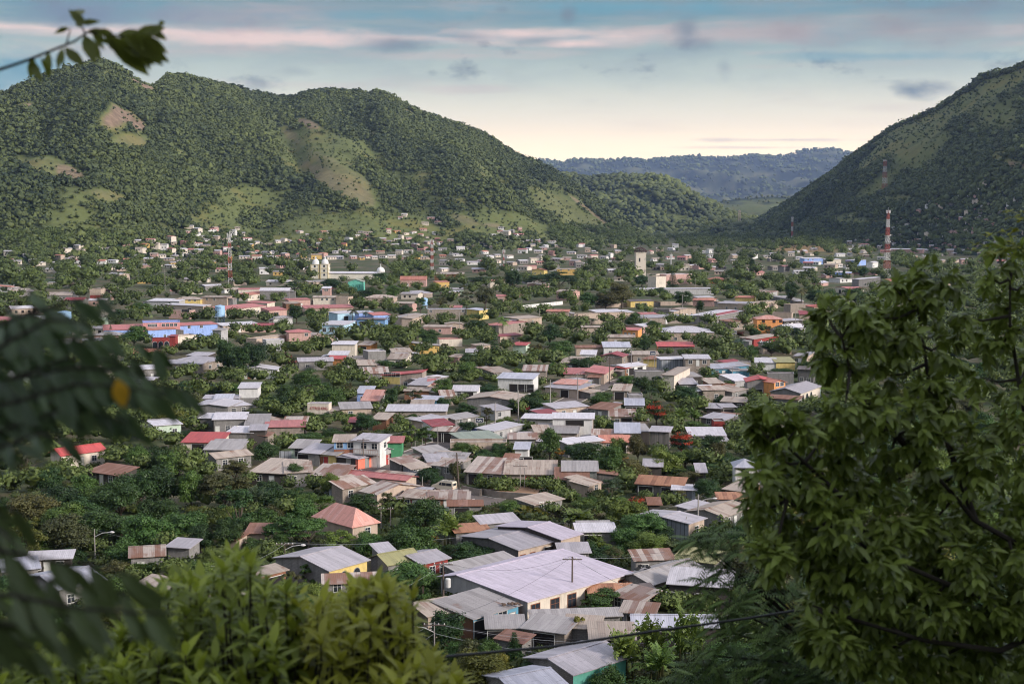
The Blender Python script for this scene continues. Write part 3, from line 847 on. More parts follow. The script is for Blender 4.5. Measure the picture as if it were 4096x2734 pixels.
H('C4', 500, 600, 1000, 452, (288, 490), 2.9, 'g1', .8, 'old', 'tan|block', 'a:w15,k35', 'grey tin house with old tyres and stones lying on the roof', lm='tyre weighted roof')
H('C4', 670, 590, 1250, 628, 9, 3.6, 's1', 1.3, 'bright', 'dark|dark', 'a:k12,k60', 'open sided shelter under a bright white tin roof', 'shed', lm='bright white shelter')
H('C4', 345, 368, 700, 352, 5, 2.9, 's1', .8, 'stripe', 'block', '', 'rust streaked roof behind the tyre weighted roof')
H('C4', 720, 350, 1100, 400, 8, 2.9, 's1', .8, 'olive', 'block', '', None)
H('C4', 332, 996, 1120, 1002, 10, 3.2, 'g1', 1.0, 'blue', 'dark', 'a:k12w,k38w,k64w', 'smooth blue grey roof on white posts above the banana plants', 'shed', lm='blue grey roof on posts')
H('C4', 212, 862, 512, 888, 7, 2.7, 's1', .7, 'stripe', 'sheet', 'a:k50g', None)
H('C4', 405, 690, 540, 675, 5, 2.5, 's1', .6, 'dark', 'dark', '', None, 'shed')
H('C4', 100, 700, 400, 770, 9, 2.4, 's1', .8, 'stripe', 'block', '', None)
 # ---- left of the lower middle
YEL = H('C2', 1005, 466, 1370, 366, (390, 370), 3.3, 'g1', 1.05, 'zinc', 'yellow|block', 'a:o14g,o38g,o72g', 'yellow walled house with arched windows under a grey gabled roof', lm='yellow arched-window house')
H('C2', 1575, 408, 1885, 352, (1375, 348), 3.0, 'g1', .9, 'olive', 'block', '', 'house with a mustard green tin roof', lm='mustard green roof')
H('C2', 1895, 403, 2150, 346, (1640, 330), 2.9, 'g1', .6, 'zinc', 'dredw|block', 'a:w40,w80', 'pale tin roofed house with red shuttered front')
H('C2', 1500, 300, 1640, 285, 7, 3.0, 's1', .5, 'zinc', 'block', '', None)
H('C2', 960, 592, 1450, 572, 4.5, 2.3, 's1', .7, 'stripe', 'block', '', 'low rust striped roofs below the yellow arched-window house')
H('C2', 310, 530, 585, 462, 5, 3.0, 's1', .4, 'tan', 'brick', '', 'long low roof with brick wall beside the yellow arched-window house')
H('C2', -20, 780, 200, 700, 6, 2.6, 's1', .5, 'tan', 'tan', 'a:k40', None)
H('C1', 420, 890, 735, 825, (20, 830), 3.2, 'g1', .9, 'blue', 'block', '', 'wide blue grey roof half hidden by dark drooping leaves', lm='wide blue grey roof')
H('C1', 30, 765, 270, 740, 8, 3.2, 's1', .8, 'blue', 'block', '', None)
H('C1', 930, 662, 1160, 648, (838, 612), 3.0, 'g1', .8, 'stripe', 'block', '', 'half rusted half pale roof among trees near a lamp post', lm='half rusted roof')
H('C1', 200, 683, 500, 670, 5, 2.6, 's1', .5, 'bright', 'dark', '', None)
H('C1', 965, 862, 1215, 905, 7, 2.8, 's1', .7, 'tan', 'block', '', None)
H('C1', 1190, 590, 1340, 600, 6, 2.6, 's1', .5, 'zinc', 'block', '', None)
H('B6', 1455, 992, 1738, 938, (1150, 850), 3.0, 'h', 2.0, 'salmon', 'tan', '', 'salmon coloured hipped roof standing alone among trees', lm='salmon hipped roof')
H('B6', 250, 1078, 490, 1080, 6, 2.4, 's1', .7, 'rust', 'tan', '', 'little dark rusty roofs almost swallowed by trees')
H('B6', 30, 1150, 130, 1160, 5, 2.4, 's1', .4, 'rust', 'tan', '', None)
H('B7', 1350, 1270, 1830, 1152, (768, 1105), 3.1, 'g1', .7, 'zinc', 'tan|dblock', 'a:w10b,w33b,k75', 'broad pale zinc roof with one rusty orange panel area', lm='broad zinc roof')
H('B7', 1835, 1150, 2055, 1090, (1215, 978), 3.7, 'g1', .8, 'lav', 'tan|dark', 'a:k25,k75', 'raised pale roof rising above the broad zinc roof')
H('B7', 640, 1072, 1010, 1045, 5, 2.8, 's1', .5, 'rusto', 'block', '', None)
H('B7', 935, 975, 1350, 940, 5, 3.2, 's1', .6, 'zinc', 'block', '', None)
 # ================================================================== street level, middle of the view
H('B6', 292, 384, 690, 406, 12, 2.7, 's1', 1.0, 'tan', 'dark', '', 'long tan hall roof with rusty left corner beside small trees', lm='long tan hall roof')
H('B6', 700, 395, 985, 385, 10, 2.9, 's1', .7, 'tan', 'block', '', None)
H('B6', 985, 418, 1330, 436, 8, 2.4, 's1', 1.0, 'stripe', 'block', '', 'roof of alternating pale and brown sheets opposite the coral wall')
H('B6', 1300, 405, 2060, 480, 5, 2.2, 'g1', .5, 'pinkred', 'tan', '', 'long roof with faded pink red ridge along the street')
H('B6', 1340, 574, 1700, 505, (1230, 500), 2.8, 's1', .8, 'stripe', 'tanblock', '', None)
H('B6', 1735, 640, 2235, 545, (1560, 600), 2.5, 'g2', 1.1, 'stripe', 'tan', 'a:w60g', 'gabled house with boldly striped rusty roof near the white van', lm='striped gabled house')
H('B6', 2010, 665, 2270, 690, 5, 2.2, 's1', .5, 'tan', 'dredw', '', None)
H('B7', 0, 680, 330, 700, 6, 2.0, 's1', .7, 'tan', 'brown', '', None)
H('B7', 330, 690, 780, 690, 4, 2.2, 's1', .6, 'stripe', 'brown|tan', '', 'ragged low roofs right below the white van')
H('B7', 560, 770, 930, 765, 3, 2.0, 's1', .4, 'rust', 'block', '', None)
H('B7', 755, 380, 1195, 408, 9, 2.6, 's1', 1.7, 'stripe', 'tanblock', 'a:k22,w62', 'tan block house with brown striped roof across from the white van', lm='brown striped roof house')
H('B7', 1170, 270, 1310, 275, 5, 2.9, 's1', .9, 'rust', 'block', '', None)
H('B7', 1200, 406, 1765, 412, 8, 2.7, 's1', 1.5, 'tan', 'tanblock', 'a:w47r,d65r,w92', 'house with bright red door and red shutter under a rust striped porch roof', lm='red door house')
H('B7', 1778, 472, 2140, 476, 7, 2.6, 's1', 1.3, 'rust', 'turq', 'a:k12,w68', 'turquoise fronted house with a brown rusted roof', lm='turquoise fronted house')
H('B7', 1862, 372, 2245, 374, 6, 3.6, 's1', 1.0, 'old', 'block', 'b:w50', None)
H('B7', 1312, 124, 1460, 126, (1540, 52), 4.0, 's1', .6, 'blue', 'white', 'a:w45,k82', 'small tall white shed with sloping blue white roof and black opening', lm='tall white shed')
H('B7', 2150, 530, 2285, 500, 7, 2.5, 's1', .7, 'tan', 'tan', '', None)
H('B7', 325, 270, 560, 260, 6, 2.7, 's1', .6, 'zinc', 'block', '', None)
H('B7', 20, 300, 230, 270, 5, 2.4, 's1', .6, 'stripe', 'dblock', '', None)
H('B7', 290, 180, 560, 150, 6, 2.6, 's1', .6, 'old', 'block', '', None)
H('B7', 1530, 760, 1850, 690, 6, 2.0, 's1', .5, 'tan', 'block', '', 'crooked patchwork roof slanting below the stone steps')
H('B3', 92, 1376, 316, 1332, 5, 2.3, 's1', .35, 'zinc', 'coral', 'a:d45g', 'bright coral painted house on the street corner', lm='coral corner house')
H('B2', 1850, 1352, 2085, 1374, 5, 2.3, 's1', .4, 'zinc', 'dark|dark', 'a:d55g', 'dark wooden shack with a blue grey sheet door beside the coral house', 'shed', trim='g')
H('B3', 318, 1308, 553, 1276, 6, 2.8, 'g2', .7, 'zinc', 'grey|green', 'a:d45r,k75', 'pale grey house with green trim and little porch gable')
H('B3', 38, 1165, 338, 1182, 6, 5.4, 's1', .6, 'zinc', 'white', 'a:W40,W80;b:W50', 'white two storey house with upstairs balcony near the coral house', lm='white two storey house')
H('B3', 340, 1190, 590, 1190, 5, 4.6, 's1', .5, 'pinkred', 'green', '', None)
H('B2', 1812, 1184, 2035, 1182, 6, 5.0, 's1', .6, 'tan', 'blue', 'a:W30,W85', 'blue upper storey on orange boards next to the white two storey house', wall2='brick', lowh=3.4, lm='blue upper storey house')
H('B2', 1430, 1302, 1645, 1318, 7, 2.7, 's1', .9, 'zinc', 'block', 'a:k15', None)
H('B2', 1652, 1320, 1832, 1336, 8, 2.6, 's1', 1.0, 'old', 'yellow', 'a:d10b,d38r', 'low house with yellow wall and two brown doors', lm='yellow wall house')
H('B2', 1315, 1250, 1560, 1258, 6, 2.7, 's1', .9, 'old', 'mint', 'a:l38g', 'cream green cottage with one dark window and grey roof', lm='cream green cottage')
H('B3', 700, 1492, 900, 1466, 3.5, 2.2, 's1', .5, 'tan', 'sheet', '', None)
H('B3', 1310, 1172, 1735, 1140, 9, 2.6, 's1', .5, 'green', 'block', '', 'flat greenish grey slab roof beside the parked dark cars', lm='greenish slab roof')
H('B3', 1640, 1062, 1965, 985, 5, 2.7, 's1', .3, 'bright', 'grey', '', None)
H('B3', 1142, 1196, 1790, 1192, 5, 3.0, 'f', 0, 'tan', 'tan', '', 'long blank tan walled building with a thin pale roof edge', 'warehouse')
H('B3', 1815, 1150, 2120, 1150, 5, 2.8, 's1', .6, 'stripe', 'block', '', None)
H('B3', 2120, 1078, 2281, 1075, 6, 3.0, 's1', .8, 'tan', 'tan', '', None)
H('B3', 1967, 915, 2311, 924, 6, 3.2, 's1', .25, 'bright', 'block', '', 'grey block building with a clean white roof strip', 'warehouse')
H('B3', 905, 1365, 1300, 1380, 5, 2.6, 's1', .5, 'old', 'tanblock', '', None)
H('B3', 870, 1440, 1180, 1470, 6, 2.4, 's1', .6, 'stripe', 'block', '', None)
BIGW = H('B4', 316, 914, 772, 920, (925, 862), 5.2, 's1', .5, 'bright', 'white|tan', 'a:K55', 'large white hall with a wide dark upper window and white roof', 'warehouse', lm='large white hall')
H('B4', 135, 1078, 592, 1086, 9, 2.9, 's1', .8, 'old', 'tanblock', 'b:w40', 'wide old grey roof just below the large white hall')
H('B4', 1035, 1080, 1303, 1083, 9, 3.1, 's1', 1.0, 'blue', 'tan', 'a:k12,k60', 'tan house under a clean pale blue tin roof', lm='pale blue roof house')
H('B4', 1312, 1066, 1420, 1064, 7, 3.1, 's1', .7, 'old', 'tan', '', None)
H('B4', 1430, 1062, 1640, 1070, 5, 4.0, 's1', .4, 'zinc', 'planks', '', 'tall shed of weathered grey planks', 'shed', lm='grey plank shed')
H('B4', 772, 1104, 1040, 1108, 4, 2.6, 's1', .7, 'stripe', 'dark', '', None)
H('B4', 490, 1208, 890, 1165, 4, 3.0, 's1', .4, 'bright', 'block', '', None)
H('B4', 872, 1186, 1200, 1184, 4, 2.6, 's1', .8, 'tile', 'tan', '', None)
H('B4', 985, 892, 1250, 894, 5, 2.8, 's1', 1.0, 'stripe', 'tan', '', 'roof of orange and rust striped sheets beside the large white hall')
H('B4', 350, 805, 710, 775, 6, 2.9, 's1', .5, 'zinc', 'tan', '', None)
H('B4', 720, 800, 945, 820, 7, 2.7, 's1', .7, 'rust', 'block', '', None)
H('B4', 250, 890, 430, 870, 6, 2.6, 's1', .6, 'dred', 'block', '', None)
H('B4', 1148, 766, 1350, 768, 6, 2.9, 's1', .9, 'blue', 'dark', 'a:k30,k70', 'open shed with a blue grey roof against a low block wall')
H('B4', 1180, 655, 1345, 655, 5, 4.6, 'f', 0, 'old', 'block', '', None)
H('B4', 1885, 1110, 2281, 1110, 7, 3.0, 's1', .8, 'bright', 'grey', '', 'long pale roof beyond the grey plank shed')
H('B4', 630, 535, 758, 485, 9, 2.8, 'g1', .6, 'zinc', 'teal|tan', 'a:w35,d70', 'bright teal house at the bend of the street', lm='teal house')
H('B4', 230, 560, 600, 590, 9, 2.6, 's1', .6, 'zinc', 'tan', 'a:k60', None)
H('B4', 330, 520, 620, 535, 7, 3.2, 's1', .5, 'salmon', 'tan', '', None)
H('B4', 452, 408, 900, 412, 7, 3.0, 's1', .9, 'pinkred', 'tanblock', 'a:w90;b:w30', 'long house with faded red roof standing above the street', lm='faded red long roof')
H('B4', 905, 410, 1010, 340, 6, 3.2, 's1', .6, 'pinkred', 'tan', '', None)
H('B4', -22, 374, 242, 376, (335, 312), 4.2, 's1', .7, 'stripe', 'tanblock', '', 'tall tan block building with rust streaked sheets on top', 'warehouse')
H('B4', 1142, 335, 1383, 305, 7, 2.9, 'g1', .5, 'bright', 'white|red' if False else 'white', 'a:k30,k70', 'white walled shop with a pale roof edged in red', 'shop')
H('B4', 1140, 350, 1270, 320, 3, 2.6, 's1', .3, 'red', 'brown', '', None)
H('B4', 866, 206, 1108, 214, 8, 3.2, 'g2', .9, 'dred', 'tanblock', 'b:w40', 'tan block house with dark red brown gable roof', lm='dark red gable')
TWO = H('B4', 1830, 238, 2110, 238, (2158, 192), 5.6, 's1', .6, 'bright', 'tanblock', 'a:W20,D50,W78', 'two storey block house with two square dark upstairs windows', lm='two storey block house')
H('B4', 1555, 246, 1822, 240, 5, 4.8, 's1', .3, 'bright', 'sheet', '', None)
H('B4', 1566, 422, 1700, 428, (1835, 335), 5.4, 's1', .4, 'tan', 'cream', '', 'narrow tall cream building with rusty patched roof', lm='narrow cream building')
H('B4', 1775, 527, 1960, 525, 7, 2.8, 's1', .8, 'zinc', 'block', '', None)
H('B4', 1850, 445, 2010, 440, 7, 3.4, 's1', .5, 'old', 'dark', '', None)
H('B4', 402, 286, 600, 292, 8, 2.8, 's1', 1.0, 'tan', 'block', '', None)
H('B4', 636, 190, 800, 192, 7, 3.4, 's1', .8, 'bright', 'white', 'a:k60', 'small white house with black doorway by a round tree')
H('B4', 900, 105, 1200, 105, 8, 3.6, 's1', 1.1, 'blue', 'white', '', 'white house under a big smooth blue white roof near a palm', lm='smooth white roof house')
H('B4', 585, 112, 900, 110, 3, 3.0, 's1', .5, 'rust', 'tan', '', None)
H('B4', 1000, 600, 1190, 604, 8, 2.7, 's1', .8, 'tan', 'tanblock', '', None)
H('B4', 1230, 192, 1520, 192, 7, 3.2, 's1', .5, 'tan', 'tanblock', '', None)
H('B4', 1350, 236, 1535, 242, 5, 2.8, 'h', .9, 'rust', 'yellow', 'b:w30,w70', 'small house with brown roof and vivid yellow side wall', lm='vivid yellow side wall')
H('B4', 1255, 385, 1590, 385, 5, 3.0, 'f', 0, 'old', 'block', '', None)
H('B4', 1520, 97, 1925, 98, 8, 3.4, 's1', .8, 'red', 'dblock|orange', 'b:d40', 'dark block house with scarlet tin roof below the white pavilion', lm='scarlet roof house')
H('B4', 2150, 300, 2281, 340, 8, 3.0, 's1', .6, 'zinc', 'sky', '', None)
H('B4', 2105, 520, 2260, 515, 5, 3.6, 's1', .5, 'tan', 'brown', '', None)
H('B4', 2030, 595, 2281, 590, 5, 3.4, 's1', .5, 'tan', 'tanblock', '', None)
H('B4', 2075, 800, 2240, 805, 6, 2.6, 's1', .4, 'zinc', 'dark', '', None)
H('B4', 2010, 905, 2281, 935, 6, 2.4, 's1', .5, 'zinc', 'dblock', '', None)
H('B4', 2155, 950, 2281, 950, 4, 3.4, 'f', 0, 'old', 'dredw', '', 'short brick red block wall room among trees')
H('B5', 822, 925, 1128, 928, 8, 4.6, 'g2', .9, 'red', 'block', '', 'tall grey block gable wall under a red roof', lm='red roofed block gable')
H('B5', 1430, 1058, 1660, 976, (1140, 1018), 3.2, 'g1', 1.1, 'zinc', 'cream|block', 'a:A12,A32,A52;b:w30', 'wide zinc gabled house with a row of arches facing the street', lm='arcaded zinc roof house')
H('B5', 1540, 1015, 1662, 985, 3, 2.9, 's1', .2, 'zinc', 'teal', 'a:d30g,d70', None, 'shop')
H('B5', 1130, 938, 1258, 928, 5, 4.8, 'g2', .6, 'tile', 'orange', 'a:W30,W70', 'little orange upper storey with a tiled gable')
H('B5', 1152, 706, 1368, 706, (1440, 648), 3.2, 's1', .7, 'olive', 'yellow', '', 'yellow house with khaki tin roof', lm='khaki roofed yellow house')
H('B5', 920, 708, 1148, 712, 7, 3.0, 's1', .8, 'bright', 'white', '', None)
H('B5', 722, 706, 862, 708, 5, 3.6, 'f', 0, 'old', 'tan', 'a:k75', None)
H('B5', 420, 778, 720, 775, 6, 2.8, 's1', .8, 'blue', 'sky', '', 'blue walled low house under pale metal roof')
H('B5', 620, 722, 800, 704, 5, 3.0, 's1', .5, 'dred', 'tan', '', None)
H('B5', 685, 918, 880, 905, 7, 3.0, 's1', 1.0, 'bright', 'grey', '', None)
H('B5', 1050, 832, 1355, 838, 4, 4.2, 'f', 0, 'old', 'block', '', None)
H('B5', 1402, 786, 1580, 792, 6, 4.6, 's1', .3, 'dark', 'dblock', '', 'dark unplastered block cube near the leafy tree')
H('B5', 650, 1044, 815, 1010, 6, 2.8, 's1', .6, 'tan', 'block', '', None)
H('B5', 1060, 1112, 1405, 1132, 4, 2.6, 's1', .4, 'rust', 'block', 'b:k50', None)
H('B5', 530, 1152, 800, 1164, 6, 2.7, 's1', .5, 'tan', 'dark', '', None)
H('B5', 540, 1218, 690, 1215, 4, 2.8, 's1', .3, 'zinc', 'dark', 'a:k50', None)
H('B5', 870, 444, 1180, 402, 5, 2.8, 's1', .4, 'tan', 'dredw', '', None)
H('B5', 1358, 632, 1500, 640, 7, 3.0, 's1', .8, 'zinc', 'tan', '', None)
H('B5', 392, 942, 520, 940, 6, 3.0, 's1', .7, 'tan', 'tan', '', None)
H('B5', 470, 990, 600, 1000, 5, 2.8, 's1', .5, 'rusto', 'tan', '', None)
H('B5', 360, 1600, 600, 1600, 5, 2.4, 's1', .3, 'zinc', 'grey', '', None)
H('B8', 705, 513, 1222, 546, 4, 2.9, 's1', .9, 'rusto', 'planks', 'a:k20,k70', 'board shed with a strongly rusted red brown roof', 'shed', lm='rusty board shed')
H('B8', 1297, 972, 1474, 912, (862, 832), 3.0, 'g1', .4, 'zinc', 'tan|sheet', 'a:w50', 'zinc roofed long house beside a street lamp pole', lm='zinc long house')
H('B8', 1690, 893, 1990, 790, (1342, 812), 2.7, 'g1', .7, 'tan', 'block', '', 'broad tan patchwork roof beside the leafy tree edge')
H('B8', 1640, 690, 1900, 692, 4, 2.6, 's1', .5, 'rusto', 'block', '', None)
H('B8', 1700, 580, 1930, 612, 8, 2.6, 's1', .7, 'tan', 'brown', '', 'pale flat roof with stones below the balcony house')
H('B8', 1832, 322, 2060, 324, 6, 5.2, 'h', 1.0, 'blue', 'white', 'a:W50', 'white house with railed balcony and small hipped roof', lm='balcony house')
H('B8', 2066, 384, 2281, 384, 5, 3.2, 'f', 0, 'bright', 'cream', '', None)
H('B8', 792, 318, 985, 322, 4, 2.7, 's1', .8, 'zinc', 'dark', '', 'dark shack with a mossy zinc roof among trees', 'shed')
H('B8', 152, 545, 300, 500, 5, 2.4, 's1', .5, 'tan', 'tan', '', None)
H('B8', 1118, 584, 1370, 592, 4, 2.7, 's1', .3, 'bright', 'sheet', '', None)
H('B8', 850, 755, 970, 755, 4, 2.2, 's1', .6, 'rust', 'dark', '', None)
H('B8', 1400, 385, 1470, 385, 4, 3.0, 's1', 1.0, 'zinc', 'planks', '', None)
 # ================================================================== around the lettered wall
MK = H('B2', 1508, 750, 1752, 754, (1818, 736), 3.9, 'f', 0, 'bright', 'cream', '', 'white walled building with red painted lettering on its front', 'warehouse', lm='red lettered white building')
H('B2', 730, 572, 943, 570, (1057, 508), 5.4, 's1', .5, 'bright', 'white', '', 'tall white box storey standing on a grey block ground floor', 'warehouse', wall2='block', lowh=2.7, lm='tall white box building')
H('B2', 325, 692, 725, 690, 5, 3.0, 's1', .3, 'zinc', 'block', '', None)
H('B2', 450, 708, 640, 706, 5, 3.0, 's1', .8, 'blue', 'block', '', None)
H('B2', 192, 774, 600, 782, 11, 3.1, 'g2', .5, 'bright', 'block', '', 'long grey block warehouse with a white edged low gable', 'warehouse', lm='white edged block warehouse')
H('B2', 608, 782, 858, 762, 8, 2.7, 's1', .2, 'bright', 'block', '', None)
H('B2', 440, 930, 798, 924, 8, 3.7, 's1', .5, 'bright', 'block', 'a:d12,w45', 'grey block house with a pale curved looking roof edge', lm='pale edged block house')
H('B2', 285, 912, 430, 915, 6, 3.6, 's1', .3, 'bright', 'dblock', '', None)
H('B2', 806, 994, 1054, 990, 9, 2.8, 's1', 1.3, 'old', 'dark', '', 'square weathered grey roof between block buildings')
H('B2', 1080, 960, 1230, 930, 7, 2.8, 's1', .8, 'tan', 'tan', '', None)
H('B2', 1232, 992, 1480, 990, 8, 2.7, 's1', .8, 'stripe', 'dark', '', 'small roof with strong white and rust stripes')
H('B2', 1030, 1018, 1468, 1010, (1820, 944), 2.9, 's1', .3, 'pinkred', 'tanblock', '', 'long tan block wall building with a thin pinkish roof', 'warehouse', lm='long tan block wall')
H('B2', 600, 1076, 882, 1080, 7, 3.6, 's1', .4, 'bright', 'block', 'a:w10g,d45g,w80g', 'weathered two level grey house behind a leaning lamp pole')
H('B2', 852, 1052, 1028, 1050, 5, 4.2, 's1', .5, 'zinc', 'dark', '', None, 'shed')
H('B2', 90, 1186, 515, 1190, 8, 2.8, 's1', 1.0, 'red', 'cream', '', 'red tin roof beside the cream topped bus', lm='red roof by the bus')
H('B2', 340, 1270, 735, 1274, 7, 2.8, 's1', .8, 'old', 'block', '', None)
H('B2', 470, 1370, 868, 1326, (314, 1330), 2.7, 'g1', .6, 'tan', 'block', '', 'faded broad pinkish grey roof with sagging edge', lm='faded sagging roof')
H('B2', 1900, 810, 2240, 800, 6, 2.8, 's1', .8, 'old', 'tan', '', None)
H('B2', 1110, 620, 1005, 620, 5, 4, 's1', .3, 'old', 'block', '', None) if False else None
H('B2', 1990, 960, 2120, 960, 4, 2.6, 's1', .5, 'dred', 'dark', '', None)
H('B2', 1410, 270, 1800, 262, 7, 3.0, 'g1', .9, 'zinc', 'block', '', 'low pale gabled roof between the dark red blossomed tree and a small red roof')
H('B2', 1750, 195, 1960, 195, 7, 3.4, 's1', .6, 'bright', 'block', '', None)
H('B2', 1740, 235, 1910, 240, 3, 2.6, 's1', .6, 'red', 'orange', '', 'small red roofed shop front with orange wall', 'shop')
H('B2', 1790, 75, 2050, 76, 6, 5.2, 's1', .6, 'bright', 'cream', 'a:k40', 'two storey pale house under a bright white roof', lm='bright white two storey roof')
H('B2', 2090, 80, 2225, 85, 6, 3.0, 's1', .8, 'tan', 'orange', '', None)
H('B2', -20, 260, 330, 290, 9, 3.0, 's1', .8, 'zinc', 'tanblock', 'b:w30,w70', 'long pale metal roof stepping down from the white topped sheds')
 # ================================================================== yellow house quarter
H('B3', 572, 415, 820, 392, 7, 4.4, 'sR', .7, 'red', 'tanblock', '', 'blank tan block rear half of the yellow fronted house, under the same slanting red roof', wall2='block', lowh=1.4)
H('B3', 365, 423, 568, 415, 8, 4.0, 'sR', .45, 'red', 'yellow|block', 'a:W22,W45,W66,W90', 'yellow fronted house with three upstairs windows and a slanting red roof', wall2='block', lowh=1.4, lm='yellow house with slanting red roof')
H('B3', 205, 158, 408, 150, 6, 5.6, 'f', 0, 'bright', 'block', '', 'plain grey box upper floor with a white rim')
H('B3', 432, 240, 635, 242, 7, 3.0, 's1', 1.1, 'tan', 'cream', '', None)
H('B3', 490, 165, 700, 160, 6, 3.4, 's1', .7, 'tan', 'cream', '', None)
H('B3', 100, 312, 290, 308, 7, 2.8, 's1', .8, 'tan', 'block', '', None)
H('B3', 60, 250, 420, 228, 6, 2.8, 's1', .5, 'tan', 'cream', '', None)
H('B3', 78, 632, 238, 632, (432, 552), 3.0, 's1', .6, 'blue', 'lavw', 'a:w40', 'white house with a light blue white roof beside the orange tiled roof')
H('B3', 137, 712, 345, 714, 8, 2.7, 's1', 1.7, 'salmon', 'white', '', 'orange tiled roof sloping down beside a round tree', lm='orange tiled roof')
H('B3', 670, 532, 880, 542, 8, 2.8, 's1', 1.0, 'zinc', 'tan', 'a:w30,w70', None)
H('B3', 822, 484, 1110, 440, 4, 3.0, 's1', .2, 'bright', 'block', '', None)
H('B3', 620, 602, 900, 604, 4, 2.6, 's1', .4, 'tan', 'brown', '', None)
H('B3', 890, 520, 960, 520, 4, 3.0, 's1', .8, 'pinkred', 'rose', '', None)
H('B3', 1175, 602, 1450, 604, 10, 2.4, 'g1', .9, 'bright', 'white', '', 'white low house under a wide whitish roof below the round ball tree', lm='wide whitish roof')
H('B3', 1040, 668, 1190, 665, 5, 2.6, 's1', 1.0, 'stripe', 'tan', '', None)
H('B3', 1335, 692, 1850, 712, 12, 3.4, 'g2', .8, 'tan', 'block', '', 'big grey gable fronted warehouse with a tan roof', 'warehouse', lm='tan gabled warehouse')
H('B3', 1655, 830, 1830, 810, 6, 2.6, 's1', .6, 'zinc', 'grey', '', None)
H('B3', 1686, 458, 2085, 470, 7, 4.0, 's1', .8, 'blue', 'white', 'a:k45,k70,k90', 'white house with a deep railed porch under pale blue roof', lm='white porch house')
H('B3', 1645, 400, 1850, 385, 8, 2.8, 's1', .8, 'tan', 'block', '', None)
H('B3', 418, 834, 1092, 834, 8, 3.5, 's1', .5, 'bright', 'tanblock', 'a:k45,k62,w78', 'long flat white roofed building half open in front', 'warehouse', lm='half open white roof building')
H('B3', 895, 965, 1120, 905, 5, 2.8, 's1', .4, 'zinc', 'tan', '', None)
H('B3', 945, 1006, 1175, 985, 5, 3.2, 's1', .7, 'dred', 'white', '', 'dark red roofed shed just behind the parked dark car', 'shed', lm='dark red shed roof')
H('B3', 940, 1058, 1185, 1066, 4, 2.6, 's1', .4, 'stripe', 'dark', 'a:k25,k70', None, 'shed')
H('B3', 255, 925, 415, 930, 6, 2.8, 's1', .7, 'tan', 'brown', '', None)
H('B3', 700, 770, 940, 770, 5, 2.6, 's1', .7, 'tan', 'tan', '', None)
H('B3', 745, 700, 985, 712, 5, 2.8, 's1', .4, 'blue', 'sky', '', None)
H('B3', 1200, 930, 1460, 890, 4, 2.4, 's1', .5, 'old', 'block', '', None)
H('B3', 1325, 165, 1440, 165, 5, 3.2, 's1', .7, 'zinc', 'mint', '', None)
H('B3', 1860, 80, 2005, 85, 4, 3.2, 's1', .6, 'red', 'mint', '', 'tiny red topped shelter high among trees', 'shed', lm='tiny red topped shelter')
H('B3', 1020, 18, 1280, 12, 6, 3.0, 'f', 0, 'pinkred', 'cream', '', None)
H('B3', 1125, 215, 1235, 220, 5, 2.8, 's1', .4, 'tan', 'rose', '', None)
H('B3', 1480, 95, 1600, 80, 4, 2.6, 's1', .4, 'tan', 'tan', '', None)
 # ================================================================== beside the drooping leaves
H('B1', 640, 1222, 1092, 1162, (500, 1196), 3.1, 'g1', 1.0, 'red', 'cream', '', 'isolated bright red gabled roof among dark trees', lm='isolated red roof')
H('B1', 920, 1388, 1230, 1432, 6, 2.5, 's1', .8, 'rust', 'dark', '', None)
H('B1', 62, 410, 370, 404, 9, 3.6, 's1', .8, 'zinc', 'mint', '', None)
H('B1', 480, 340, 720, 345, 8, 3.4, 'g1', .8, 'zinc', 'grey', '', None)
H('B1', 1328, 442, 1575, 446, 6, 2.9, 's1', .3, 'bright', 'dark', 'a:k50', 'open shed with white roof edge below stepped block houses', 'shed')
H('B1', 1435, 335, 1690, 318, 8, 3.6, 's1', .4, 'bright', 'block', '', 'block house with white roof edge in a stepped row', lm='stepped block houses')
H('B1', 1692, 268, 2110, 272, 7, 3.2, 's1', .5, 'zinc', 'tanblock', '', None)
H('B1', 1955, 182, 2160, 188, 6, 3.4, 's1', .5, 'zinc', 'dark', '', None)
H('B1', 2165, 255, 2235, 258, 4, 2.8, 's1', .3, 'tan', 'green', '', None)
H('B1', 1615, 916, 1890, 896, 6, 3.2, 's1', .3, 'bright', 'mint', 'a:w20,w75', 'pale mint house seen between drooping leaves')
H('B1', 1450, 640, 1550, 640, 4, 3.2, 's1', .4, 'old', 'orange', '', None)
H('B1', 325, 105, 480, 100, 6, 3.0, 'g1', .8, 'pinkred', 'cream', '', None)
H('B1', 1130, 180, 1255, 168, 4, 3.4, 'f', 0, 'tan', 'cream', '', None)
 # ================================================================== farther rows
H('A7', 622, 1248, 1185, 1248, (1395, 1216), 4.2, 'h', 1.9, 'bright', 'tan', 'a:w12,w30,w50,w70', 'great white hip roofed pavilion with panelled tan walls', 'pavilion', lm='white pavilion')
H('A7', 1640, 1108, 1905, 1108, 9, 6.4, 'h', 1.3, 'salmon', 'orange', 'a:W25b,W67b,W93b,l70b', 'bright orange two storey house with a tiled hip roof', lm='orange two storey house')
H('A7', 1175, 1087, 1488, 1024, (1032, 1062), 3.7, 'g1', .4, 'bright', 'block', '', 'long grey building with red and white stripes along its roof', lm='red striped long roof')
H('A7', 1225, 1068, 1440, 1026, 2, 3.95, 's1', .2, 'dred', 'block', '', None)
H('A7', 1232, 942, 1540, 956, 8, 4.0, 's1', .7, 'zinc', 'tan', 'a:w30,w60', None)
H('A7', 1545, 955, 1860, 918, 6, 4.2, 'f', 0, 'tan', 'tan', '', None)
H('A7', 1412, 884, 1600, 888, 7, 3.6, 's1', .6, 'tile', 'yellow', '', 'yellow house with orange red tiles near the orange two storey house')
